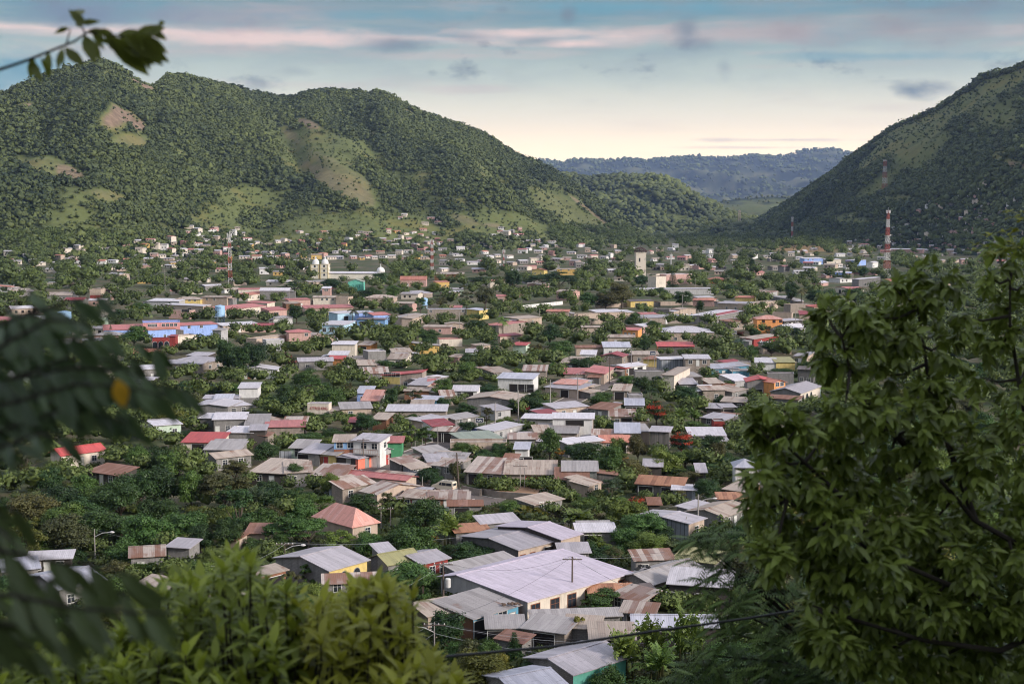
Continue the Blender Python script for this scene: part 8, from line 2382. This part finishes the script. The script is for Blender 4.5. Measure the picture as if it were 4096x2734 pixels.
 # ---- the shrub with upright leaf rosettes at the lower left
OUT = [(-200, 2560), (0, 2560), (120, 2600), (250, 2560), (420, 2560), (560, 2470), (640, 2330), (760, 2290), (830, 2300), (890, 2215), (950, 2205), (1010, 2250), (1060, 2330), (1130, 2330), (1230, 2420), (1290, 2380), (1360, 2400), (1400, 2360), (1500, 2340), (1560, 2330), (1600, 2370), (1640, 2360), (1655, 2500), (1690, 2620), (1790, 2680), (1850, 2730)]
def out_v(u):
 for a, b in zip(OUT, OUT[1:]):
  if a[0] <= u <= b[0]:
   return a[1] + (b[1] - a[1]) * (u - a[0]) / (b[0] - a[0])
 return 9999
def shrub(us, label, seed):
 r2 = np.random.RandomState(seed)
 pts = []
 u0, u1 = us
 n_try = int((u1 - u0) * .6)
 for i in range(n_try):
  u = r2.uniform(u0, u1); top = out_v(u)
  if top > 9000: continue
  v = top + (2900 - top) * r2.uniform(0, 1) ** 1.25 * 1.0 + (8 if i % 3 else 40)
  d = r2.uniform(7.6, 11.0) - (v - top) / 500.0
  pts.append((u, v, d))
 for (a, b) in [(950, 2200), (1000, 2225), (890, 2240), (760, 2300), (640, 2335), (1060, 2335), (1290, 2375), (1400, 2355), (1550, 2325), (1650, 2345), (560, 2460), (820, 2420), (1230, 2460), (700, 2480), (1480, 2430), (300, 2590), (180, 2630), (1350, 2520), (1600, 2470), (1500, 2580), (1180, 2560), (1560, 2640)]:
  if u0 <= a < u1: pts.append((a, b + 40, 7.6 + r2.uniform(-.4, .4)))
 root = empty('leafy_shrub', (0, 0, 0))
 c0 = pd((u0 + u1) / 2, 2600, 8.0)
 gz = slope_z(c0.x, 8.0)
 stems = MB(); parts = []
 kn = [Vector((c0.x + (q - 1.5) * .5, 8.2, gz - .1)) for q in range(4)]
 for (u, v, d) in pts:
  p = pd(u, v, d)
  k = kn[min(3, max(0, int((u - u0) / (u1 - u0) * 4)))]
  mid = k.lerp(p, .55) + Vector((r2.uniform(-.15, .15), r2.uniform(-.1, .1), -.12))
  stems.tube([k, mid, p - Vector((0, 0, .12)), p], [.016, .010, .006, .004], 5)
  m = r2.randint(8, 13)
  a = np.arange(m) * 2.4 + r2.uniform(0, 6)
  el = np.linspace(1.3, -.25, m) + r2.uniform(-.15, .15, m)
  ln = np.full(m, .135) * r2.uniform(.75, 1.15, m) * r2.uniform(.8, 1.15)
  D = np.column_stack([np.cos(a) * np.cos(el), np.sin(a) * np.cos(el), np.sin(el)])
  N = np.column_stack([-np.cos(a) * np.sin(el), -np.sin(a) * np.sin(el), np.cos(el)])
  B = np.array(p) + np.column_stack([np.zeros(m), np.zeros(m), -np.linspace(0, .07, m)])
  V, Q = leaf_grid(B, D, N, ln, ln * .37, r2, .4)
  lift = np.clip((out_v(u) + 260 - v) / 260, 0, 1)
  tint = np.clip(np.linspace(1, .35, m) * (.2 + .8 * r2.uniform()) , 0, 1)
  parts.append((V, Q, tint))
  for q in range(2):
   m2 = 5; tt = r2.uniform(.15, .55, m2)
   base = np.array(p)[None] + (np.array(mid) - np.array(p))[None] * tt[:, None]
   a = r2.uniform(0, 6.28, m2); el = r2.uniform(-.5, .6, m2)
   D = np.column_stack([np.cos(a) * np.cos(el), np.sin(a) * np.cos(el), np.sin(el)]); N = np.column_stack([-np.cos(a) * np.sin(el), -np.sin(a) * np.sin(el), np.cos(el)])
   ln = r2.uniform(.13, .19, m2)
   V, Q = leaf_grid(base, D, N, ln, ln * .34, r2, .3); parts.append((V, Q, r2.uniform(0, .3, m2)))
 stems.build('stem', FBARK, root, uv=False)
 leafy('foliage', parts, FL_SHRUB, root)
 tag(root, label, 'shrub')
shrub((-160, 520), 'leafy shrub at the lower left corner under the blurred drooping leaves', 3)
shrub((520, 1180), 'tallest leafy shrub with yellow green upright leaf tufts', 4)
shrub((1180, 1850), 'leafy shrub with upright leaf tufts ending next to the heavy concrete pole', 5)
 # ---- dark drooping branches very close at the left
def droop_branch(path, name, label, mat, L, W, gap, side=1.0, seed=1, extra=None, rad=.012, dn=.55):
 """path of (u, v, distance); leaves hang along it"""
 r2 = np.random.RandomState(seed)
 P3 = [pd(*q) for q in path]
 root = empty(name, (0, 0, 0))
 st = MB(); n = len(P3)
 st.tube(P3, [rad * (1 - .75 * i / (n - 1)) for i in range(n)], 6)
 st.build('stem', FBARK, root, uv=False)
 B, D, N, Ls = [], [], [], []
 for a, b in zip(P3, P3[1:]):
  m = max(1, int((b - a).length / gap))
  ax = (b - a).normalized()
  for i in range(m):
   p = a.lerp(b, (i + r2.uniform()) / m)
   for sgn in (-1, 1):
    sd = ax.cross(Vector((0, 0, 1))).normalized() * sgn
    d = (ax * r2.uniform(.3, .9) + sd * r2.uniform(.3, 1.0) + Vector((0, 0, -dn - r2.uniform(0, .6)))).normalized()
    B.append(p); D.append(d); nn = Vector((0, 0, 1)) + sd * .4 + Vector((r2.uniform(-.5, .5), r2.uniform(-.8, .2), 0)); N.append(nn)
    Ls.append(L * r2.uniform(.7, 1.15))
 B, D, N, Ls = np.array([tuple(x) for x in B]), np.array([tuple(x) for x in D]), np.array([tuple(x) for x in N]), np.array(Ls)
 V, Q = leaf_grid(B, D, N, Ls, Ls * W, r2, .18)
 leafy('foliage', [(V, Q, r2.uniform(0, 1, len(B)) ** 1.6)], mat, root)
 tag(root, label, 'branch')
 return root
def limbs(paths, label, mat, L, W, gap, seed, dn=.5):
 """one plant: several branches from one origin"""
 r2 = np.random.RandomState(seed)
 root = empty('drooping_branch', (0, 0, 0)); st = MB(); parts = []
 for path in paths:
  P3 = [pd(*q) for q in path]; n = len(P3)
  st.tube(P3, [.006 * (1 - .75 * i / (n - 1)) for i in range(n)], 6)
  B, D, N = [], [], []
  for a, b in zip(P3, P3[1:]):
   m = max(1, int((b - a).length / gap)); ax = (b - a).normalized()
   for i in range(m):
    p = a.lerp(b, (i + r2.uniform()) / m)
    for sgn in (-1, 1):
     sd = ax.cross(Vector((0, 0, 1))).normalized() * sgn
     d = (ax * r2.uniform(.5, 1.1) + sd * r2.uniform(.1, .8) + Vector((0, 0, -dn - r2.uniform(0, .6)))).normalized()
     B.append(tuple(p)); D.append(tuple(d)); N.append(tuple(Vector((0, -1.0, .45)) + sd * .4 + Vector((r2.uniform(-.5, .5), r2.uniform(-.6, .6), 0))))
  B, D, N = np.array(B), np.array(D), np.array(N)
  Ls = L * r2.uniform(.65, 1.15, len(B))
  V, Q = leaf_grid(B, D, N, Ls, Ls * W, r2, .2)
  parts.append((V, Q, r2.uniform(0, 1, len(B)) ** 1.5))
 st.build('stem', FBARK, root, uv=False)
 leafy('foliage', parts, mat, root)
 tag(root, label, 'branch')
 return root
d3 = 3.1
UP = []
r9 = random.Random(4)
for i in range(17):         # one limb after another entering from the left, bowing over at the end
 v0 = 1340 + 430 * (i / 16) + r9.uniform(-40, 40)
 reach = 700 * math.sin(math.pi * (.14 + .66 * i / 16)) ** 1.1 + r9.uniform(-90, 90)
 d = 3.1 + r9.uniform(-.35, .6)
 top = v0 - r9.uniform(60, 130)
 UP.append([(-260, v0 + 40, d + .1), (reach * .1 - 40, v0 - 10, d + .05), (reach * .45, top + 10, d), (reach * .75, top + 15, d), (reach, top + 55, d)])
UP += [[(-200, 1300, 3.2), (20, 1250, 3.2), (110, 1190, 3.2), (130, 1120, 3.2)], [(-200, 1350, 3.3), (140, 1250, 3.2), (290, 1200, 3.2), (400, 1180, 3.2)]]
limbs(UP, 'upper blurred dark branch with large drooping leaves close to the viewer', FL_DARK, .088, .29, .036, 8, .45)
LO = [[(-200, 2180, 2.9), (0, 2200, 2.8), (200, 2240, 2.8), (420, 2270, 2.8), (600, 2310, 2.8)], [(-200, 2250, 3.1), (60, 2290, 3.1), (260, 2330, 3.0), (480, 2370, 3.0), (660, 2400, 3.0)], [(-200, 2350, 2.8), (50, 2380, 2.7), (300, 2430, 2.7), (560, 2450, 2.7), (720, 2450, 2.7)], [(-200, 2050, 3.0), (-40, 2090, 3.0), (40, 2150, 2.9), (80, 2240, 2.9)], [(-200, 2480, 2.8), (60, 2500, 2.8), (300, 2540, 2.8)], [(-200, 1930, 3.2), (-40, 1960, 3.2), (60, 2040, 3.2)],
 [(-200, 1990, 3.2), (-40, 2000, 3.2), (20, 2080, 3.2)], [(-200, 2560, 2.9), (0, 2560, 2.9), (200, 2600, 2.9)], [(-200, 2420, 3.0), (100, 2440, 3.0), (350, 2480, 3.0)]]
limbs(LO, 'lower blurred dark branch with big drooping leaves above the leafy shrub', FL_DARK, .12, .26, .045, 9, .6)
yl = leaf_grid(np.array([tuple(pd(470, 1515, 3.0))]), np.array([(.2, 0, -1.0)]), np.array([(0.3, -1.0, .2)]), np.array([.065]), np.array([.038]), rs, .1)
yo = leafy('yellow_leaf', [(yl[0], yl[1], np.array([.6]))], leafmat('turning', (.42, .22, .02), (.50, .34, .03), None, .35, .5, 0), None)
tag(yo, 'single leaf turned yellow and orange among the dark drooping leaves', 'leaf')
def twig():
 r2 = np.random.RandomState(5)
 root = empty('twig', (0, 0, 0))
 D0 = 5.2
 main = [(-120, 300, D0), (0, 278, D0), (100, 245, D0), (200, 205, D0), (300, 165, D0), (350, 130, D0), (440, 140, D0), (540, 150, D0), (640, 130, D0)]
 st = MB(); P3 = [pd(*q) for q in main]
 st.tube(P3, [.007 - .0006 * i for i in range(len(P3))], 6)
 st.tube([pd(340, 135, D0), pd(325, 100, D0), pd(318, 70, D0)], [.004, .003, .002], 5)
 st.tube([pd(265, 180, D0), pd(275, 140, D0), pd(282, 115, D0)], [.004, .003, .002], 5)
 st.build('stem', FBARK, root, uv=False)
 LV = [((135, 225), (120, 320), .5), ((120, 240), (165, 325), .38), ((195, 205), (190, 315), .55), ((165, 230), (200, 300), .3), ((250, 190), (250, 265), .4), ((260, 190), (325, 262), .55), ((345, 150), (405, 240), .6), ((370, 140), (420, 200), .4), ((320, 95), (395, 85), .35), ((318, 70), (330, 50), .6), ((280, 120), (240, 110), .3),
 ((330, 110), (300, 60), .5), ((430, 150), (560, 262), .5), ((450, 150), (590, 280), .45), ((480, 145), (600, 240), .5), ((520, 140), (650, 262), .5), ((560, 135), (660, 225), .45), ((600, 120), (668, 160), .6), ((540, 140), (640, 110), .6), ((470, 140), (560, 118), .45), ((560, 150), (600, 285), .4), ((600, 140), (655, 240), .4), ((400, 125), (440, 150), .4), ((350, 125), (420, 120), .35), ((620, 110), (640, 105), .8), ((430, 140), (500, 200), .6), ((500, 150), (560, 230), .6)]
 B, D, N, L, W = [], [], [], [], []
 LV += [((a[0] + r2.uniform(-16, 16), a[1] + r2.uniform(-14, 14)), (b[0] + r2.uniform(-30, 26), b[1] + r2.uniform(-36, 24)), w) for a, b, w in LV if a[0] > 240]
 for (a, b, w) in LV:
  w *= .72
  A, C = pd(*a, D0 + r2.uniform(-.05, .05)), pd(*b, D0 + r2.uniform(-.05, .05))
  B.append(tuple(A)); D.append(tuple(C - A)); N.append((r2.uniform(-.4, .4), -1, r2.uniform(-.2, .6))); l = (C - A).length; L.append(l); W.append(max(.02, l * w))
 V, Q = leaf_grid(np.array(B), np.array(D), np.array(N), np.array(L), np.array(W), r2, .06)
 leafy('foliage', [(V, Q, r2.uniform(.2, 1, len(B)))], FL_TWIG, root)
 tag(root, 'blurred twig with small pointed leaves reaching across the sky', 'twig')
twig()
 # ---- the big tree at the right
def right_tree():
 r2 = np.random.RandomState(14)
 root = empty('broadleaf_tree', (0, 0, 0))
 CL = [(3640, 1090, 90, 12.5), (3560, 1130, 60, 12.3), (3740, 1160, 110, 12.6), (3650, 1220, 110, 12), (3830, 1260, 90, 13), (3520, 1270, 90, 12), (3400, 1230, 60, 12), (3330, 1290, 90, 11.8), (3430, 1350, 110, 12), (3590, 1370, 120, 12.2), (3740, 1390, 110, 12.6), (3280, 1400, 80, 11.8), (3360, 1470, 100, 12), (3520, 1500, 120, 12), (3700, 1540, 110, 12.3), (3290, 1230, 40, 11.6),
 (4060, 1010, 70, 13), (4000, 1000, 50, 13.2), (3980, 1110, 60, 13), (4080, 1130, 90, 13), (3990, 1230, 80, 13), (4080, 1300, 110, 13), (3960, 1370, 100, 13), (4090, 1460, 110, 13), (3930, 1500, 80, 13), (4060, 1600, 90, 13), (3380, 1600, 90, 11.8), (3500, 1650, 110, 12), (3300, 1690, 80, 11.6), (3650, 1680, 110, 12.2), (3800, 1640, 80, 12.5),
 (3120, 1640, 70, 11.2), (3030, 1650, 50, 11), (3180, 1720, 90, 11.3), (3060, 1740, 80, 11.1), (3000, 1700, 50, 11), (3260, 1800, 110, 11.5), (3120, 1830, 90, 11.3), (3400, 1780, 110, 11.8), (3560, 1800, 120, 12), (3720, 1780, 110, 12.2), (3900, 1760, 90, 12.6), (4060, 1720, 100, 12.8), (3070, 1920, 80, 11.2), (3200, 1940, 110, 11.4), (3360, 1930, 120, 11.7), (3520, 1950, 120, 12), (3700, 1930, 120, 12.2), (3880, 1880, 120, 12.4), (4060, 1870, 130, 12.6),
 (3040, 2030, 90, 11), (3180, 2080, 110, 11.3), (3340, 2090, 130, 11.6), (3520, 2110, 130, 12), (3700, 2090, 130, 12.2), (3880, 2060, 130, 12.4), (4060, 2060, 140, 12.6), (3100, 2200, 110, 11), (3280, 2240, 130, 11.4), (3460, 2260, 140, 11.8), (3660, 2260, 140, 12.2), (3860, 2240, 140, 12.4), (4060, 2240, 140, 12.6), (3300, 2400, 130, 11.4), (3500, 2430, 140, 11.8), (3700, 2430, 150, 12.2), (3920, 2420, 150, 12.4), (4090, 2430, 140, 12.6), (3450, 2600, 150, 11.6), (3680, 2620, 160, 12), (3900, 2620, 160, 12.4), (4090, 2640, 150, 12.6), (3300, 2560, 120, 11.2)]
 base = Vector((pd(4260, 2000, 12.4).x, 12.4, slope_z(5, 12.4) - .4))
 fork = pd(4230, 2500, 12.4)
 tr = MB()
 tr.tube([base, pd(4250, 2750, 12.4), fork, pd(4200, 2250, 12.5)], [.20, .15, .12, .10], 9)
 arms = [[pd(4200, 2250, 12.5), pd(4060, 2170, 12.4), pd(3900, 2080, 12.3), pd(3780, 1940, 12.2), pd(3640, 1800, 12.1), pd(3520, 1700, 12)],
 [fork, pd(4020, 2420, 12.2), pd(3780, 2330, 11.9), pd(3520, 2220, 11.6), pd(3280, 2080, 11.3), pd(3080, 1960, 11.1)],
 [pd(3900, 2080, 12.3), pd(3800, 1800, 12.4), pd(3720, 1560, 12.5), pd(3690, 1350, 12.5), pd(3660, 1180, 12.5)],
 [pd(4200, 2250, 12.5), pd(4150, 1900, 12.8), pd(4080, 1560, 13), pd(4040, 1300, 13), pd(4040, 1080, 13)],
 [pd(3640, 1800, 12.1), pd(3480, 1620, 12), pd(3400, 1480, 11.9), pd(3360, 1320, 11.8)],
 [pd(3520, 2220, 11.6), pd(3380, 2000, 11.5), pd(3220, 1850, 11.3), pd(3100, 1740, 11.2)],
 [fork, pd(4000, 2600, 12), pd(3700, 2560, 11.7), pd(3420, 2480, 11.3), pd(3250, 2420, 11.1)]]
 skel = []
 for a in arms:
  n = len(a); tr.tube(a, [.034 * (1 - .8 * i / (n - 1)) for i in range(n)], 7)
  for x, y in zip(a, a[1:]):
   for q in range(6): skel.append(x.lerp(y, q / 6))
 parts = []
 SK = np.array([tuple(s) for s in skel])
 for (u, v, r, d) in CL:
  c = pd(u + r2.uniform(-20, 20), v + r2.uniform(-20, 20), d + r2.uniform(-.5, .6)); rad = r / F * d * r2.uniform(.8, 1.1)
  near = SK[np.argmin(((SK - np.array(c)) ** 2).sum(1))]
  tr.tube([Vector(near), Vector(near).lerp(c, .5) + Vector((0, 0, -.04)), c], [.018, .012, .005], 5)
  ns = int((14 if v < 1900 else 22 if v < 2150 else 30) * (r / 100) ** 2) + 5
  for i in range(ns):
   dd = unit(r2.normal(size=3)) * rad * r2.uniform(.2, 1.0) ** .7 * .92
   dd[1] *= 1.5
   p = np.array(c) + dd
   out = unit(dd + np.array([r2.normal() * .02, -.02, .02]))
   m = r2.randint(5, 8)
   a = np.arange(m) / m * 6.28 + r2.uniform(0, 6)
   ax = unit(out + np.array([0, 0, -.35]))
   t1 = unit(np.cross(ax, np.array([.3, .2, 1]))); t2 = np.cross(ax, t1)
   D = ax[None] * .75 + t1[None] * np.cos(a)[:, None] * .75 + t2[None] * np.sin(a)[:, None] * .75 + np.array([0, 0, -.42])[None]
   N = np.tile(np.array([0, 0, 1.0]) + out * .5, (m, 1)) + r2.normal(size=(m, 3)) * .25
   L = r2.uniform(.10, .175, m)
   V, Q = leaf_grid(np.tile(p, (m, 1)) + r2.normal(size=(m, 3)) * .008, D, N, L, L * .40, r2, .2)
   parts.append((V, Q, np.clip(r2.uniform(0, .5, m) + r2.uniform(-.1, .75), 0, 1)))
 tr.build('trunk', FBARK, root, uv=False)
 leafy('crown', parts, FL_TREE, root)
 tag(root, 'big leafy tree close by, its branches filling the right side of the view', 'tree')
 parts = []
 for (u, v) in [(4020, 975), (3960, 995), (4085, 890), (4060, 985)]:
  c = pd(u, v, 12.8)
  for i in range(7):
   m = 6; a = r2.uniform(0, 6.28, m); p = np.array(c) + r2.normal(size=3) * .07
   D = np.column_stack([np.cos(a), np.sin(a), r2.uniform(-.1, .7, m)])
   L = r2.uniform(.06, .10, m)
   V, Q = leaf_grid(np.tile(p, (m, 1)), D, np.tile([0, 0, 1.0], (m, 1)), L, L * .42, r2, .15); parts.append((V, Q, np.ones(m) * r2.uniform(.5, 1)))
 leafy('young_leaves', parts, leafmat('young', (.16, .20, .02), (.30, .33, .03), None, .35, .5, 0), root)
right_tree()
def fern_tree():
 """feathery tree in the lower right, its fronds made of paired leaflets"""
 r2 = np.random.RandomState(24)
 root = empty('feathery_tree', (0, 0, 0))
 CL = [(2960, 2130, 90, 14), (2860, 2120, 50, 14), (2820, 2200, 60, 14), (2920, 2230, 90, 14), (2850, 2300, 60, 14), (2950, 2330, 90, 13.8), (3060, 2300, 90, 13.8), (2900, 2420, 60, 13.6), (3020, 2430, 110, 13.6), (2930, 2530, 90, 13.5), (3080, 2560, 120, 13.5), (2830, 2620, 70, 13.4), (2960, 2660, 120, 13.4), (3120, 2690, 130, 13.4), (2760, 2560 + 130, 60, 13.4), (3200, 2480, 110, 13.6), (3200, 2340, 90, 13.8), (3280, 2660, 130, 13.4), (3420, 2720, 130, 13.2), (3560, 2740, 130, 13.2), (2820, 2380, 40, 13.8), (2780, 2130 + 20, 30, 14)]
 base = Vector((pd(3500, 2500, 14).x, 14, slope_z(3.6, 14) - .3))
 tr = MB(); fork = pd(3420, 2760, 13.8)
 tr.tube([base, fork], [.09, .07], 7)
 parts = []
 for (u, v, r, d) in CL:
  c = pd(u, v, d); rad = r / F * d
  tr.tube([fork, fork.lerp(c, .5) + Vector((0, 0, .12)), c], [.03, .015, .005], 5)
  for i in range(int(16 * (r / 100) ** 2) + 6):
   dd = unit(r2.normal(size=3)) * rad * r2.uniform(.2, 1.05); dd[1] *= 1.4
   p = Vector(tuple(np.array(c) + dd))
   ax = Vector((r2.uniform(-1.3, .5), r2.uniform(-.9, .5), r2.uniform(-.5, .35))).normalized()
   Lr = r2.uniform(.22, .36); nseg = 11
   pts = [p.copy()]; d_ = ax.copy()
   for s in range(nseg): p = p + d_ * (Lr / nseg); d_.z -= .05; d_.normalize(); pts.append(p.copy())
   tr.tube([pts[0], pts[5], pts[-1]], .0025, 3, cap=False)
   side = ax.cross(Vector((0, 0, 1))).normalized()
   B, D = [], []
   for s in range(1, nseg + 1):
    for sg_ in (-1, 1):
     B.append(tuple(pts[s])); D.append(tuple(side * sg_ + ax * .45 + Vector((0, 0, -.25))))
   m = len(B); L = np.repeat(.085 * np.sin(np.pi * (np.arange(1, nseg + 1) + 1.5) / (nseg + 3.2)), 2)
   V, Q = leaf_grid(np.array(B), np.array(D), np.tile([0, 0, 1.0], (m, 1)), L, L * .24, r2, .15)
   parts.append((V, Q, np.clip(r2.uniform(0, 1) * .7 + r2.uniform(0, .3, m), 0, 1)))
 tr.build('trunk', FBARK, root, uv=False)
 leafy('crown', parts, FL_FERN, root)
 tag(root, 'feathery leaved tree in front of the bright white shelter, below the big leafy tree', 'tree')
fern_tree()
 # ================================================================== air
def haze():
 m = bpy.data.materials.new('haze_air'); m.use_nodes = True
 t = NT(m.node_tree); m.node_tree.nodes.clear()
 vp = t.n('ShaderNodeVolumePrincipled', {'Color': (.44, .60, 1.0), 'Density': HAZE_DENSITY, 'Anisotropy': .2})
 o = m.node_tree.nodes.new('ShaderNodeOutputMaterial')
 m.node_tree.links.new(vp.outputs[0], o.inputs['Volume'])
 m.cycles.homogeneous_volume = True
 b = MB(); b.box(-17000, -500, -8, 17000, 18500, 1250)
 h = b.build('haze', m, uv=False)
 tag(h, 'thin blue haze filling the valley air', kind='stuff')
if HAZE_DENSITY > 0: haze()
 # ================================================================== labels for what was placed by rule
RW = {'zinc': 'grey zinc', 'bright': 'bright white', 'blue': 'pale blue', 'lav': 'lavender', 'old': 'dull grey', 'tan': 'tan', 'stripe': 'rust striped', 'rust': 'dark rusty', 'rusto': 'orange rusty', 'red': 'red', 'dred': 'dark red', 'pinkred': 'faded pink red', 'tile': 'brick red', 'salmon': 'salmon', 'olive': 'olive', 'green': 'greenish', 'dark': 'dark'}
WW = {'block': 'grey block', 'dblock': 'dark block', 'tanblock': 'tan block', 'sky': 'blue', 'lblue': 'light blue', 'lavw': 'pale lavender', 'dredw': 'dark red', 'planks': 'plank', 'sheet': 'metal sheet', 'turq': 'turquoise', 'rose': 'rose', 'grey': 'grey', 'dark': 'dark'}
def rel(u, v, lm):
 du, dv = u - lm[1], v - lm[2]
 if abs(du) > 1.3 * abs(dv): return 'right of' if du > 0 else 'left of'
 return 'below' if dv > 0 else 'above'
used = {}
for o in COL.objects:
 if o.get('label'): used[o['label']] = o
def place_words(u, v, k):
 L = sorted(LAND_MARKS, key=lambda l: math.hypot(l[1] - u, (l[2] - v) * 1.3))
 a, b = L[0], L[1]
 c = L[2]
 opts = [f"just {rel(u, v, a)} the {a[0]}", f"between the {a[0]} and the {b[0]}", f"{rel(u, v, b)} the {b[0]}", f"some way {rel(u, v, a)} the {a[0]}", f"{rel(u, v, c)} the {c[0]}", f"between the {a[0]} and the {c[0]}",
 f"{rel(u, v, L[3])} the {L[3][0]}", f"between the {b[0]} and the {c[0]}", f"farther {rel(u, v, b)} the {b[0]}", f"{rel(u, v, L[4])} the {L[4][0]}", f"farther {rel(u, v, c)} the {c[0]}", f"between the {b[0]} and the {L[3][0]}", f"between the {a[0]} and the {L[4][0]}",
 f"between the {c[0]} and the {L[3][0]}", f"between the {a[0]} and the {L[3][0]}", f"between the {L[3][0]} and the {L[4][0]}", f"far {rel(u, v, L[5])} the {L[5][0]}", f"far {rel(u, v, L[6])} the {L[6][0]}", f"between the {b[0]} and the {L[5][0]}", f"between the {a[0]} and the {L[5][0]}"]
 return opts[k] if k < len(opts) else None
TW = {'dark': 'dark', 'mid': 'green', 'light': 'light green', 'olive': 'olive', 'yellow': 'yellow green', 'flame': 'red flowered', 'maroon': 'maroon', 'orange': 'orange tinged', 'blue': 'bluish green'}
KW = {'round': 'tree', 'ball': 'rounded tree', 'wide': 'spreading tree', 'loose': 'airy tree', 'bush': 'bushy shrub', 'column': 'columnar tree', 'conifer': 'conifer', 'palm': 'palm', 'banana': 'banana clump'}
dup_n = 0
for o in list(COL.objects):
 if o.parent is None and not o.get('label'):
  u, v = PX.get(o.name, (0, 0))
  if o.name in LOOK:
   r_, w_ = LOOK[o.name]
   r_, w_ = RW.get(r_, r_), WW.get(w_, w_)
   head = f"{w_} house with {r_} roof"
  elif o.name in TREEI:
   h, kd, tn = TREEI[o.name]
   sz = 'small' if h < 4 else 'tall' if h > 8.5 else 'medium'
   head = f"{sz} {TW[tn]} {KW[kd]}"
  else:
   continue
  for k in range(24):
   w = place_words(u, v, k)
   if w is None:
    lab = head + ' among the crowded houses of the town' if o.name in LOOK else head + ' among the houses of the town'; dup_n += 1; break
   lab = f"{head} {w}"
   if lab not in used and len(re.findall("[A-Za-z0-9']+", lab)) <= 15: break
  o['label'] = lab; used[lab] = o
print('LABEL fallback', dup_n, 'of', len(used))
for o in COL.objects:
 l = o.get('label')
 if l and len(re.findall("[A-Za-z0-9']+", l)) > 16: print('LONG', l)
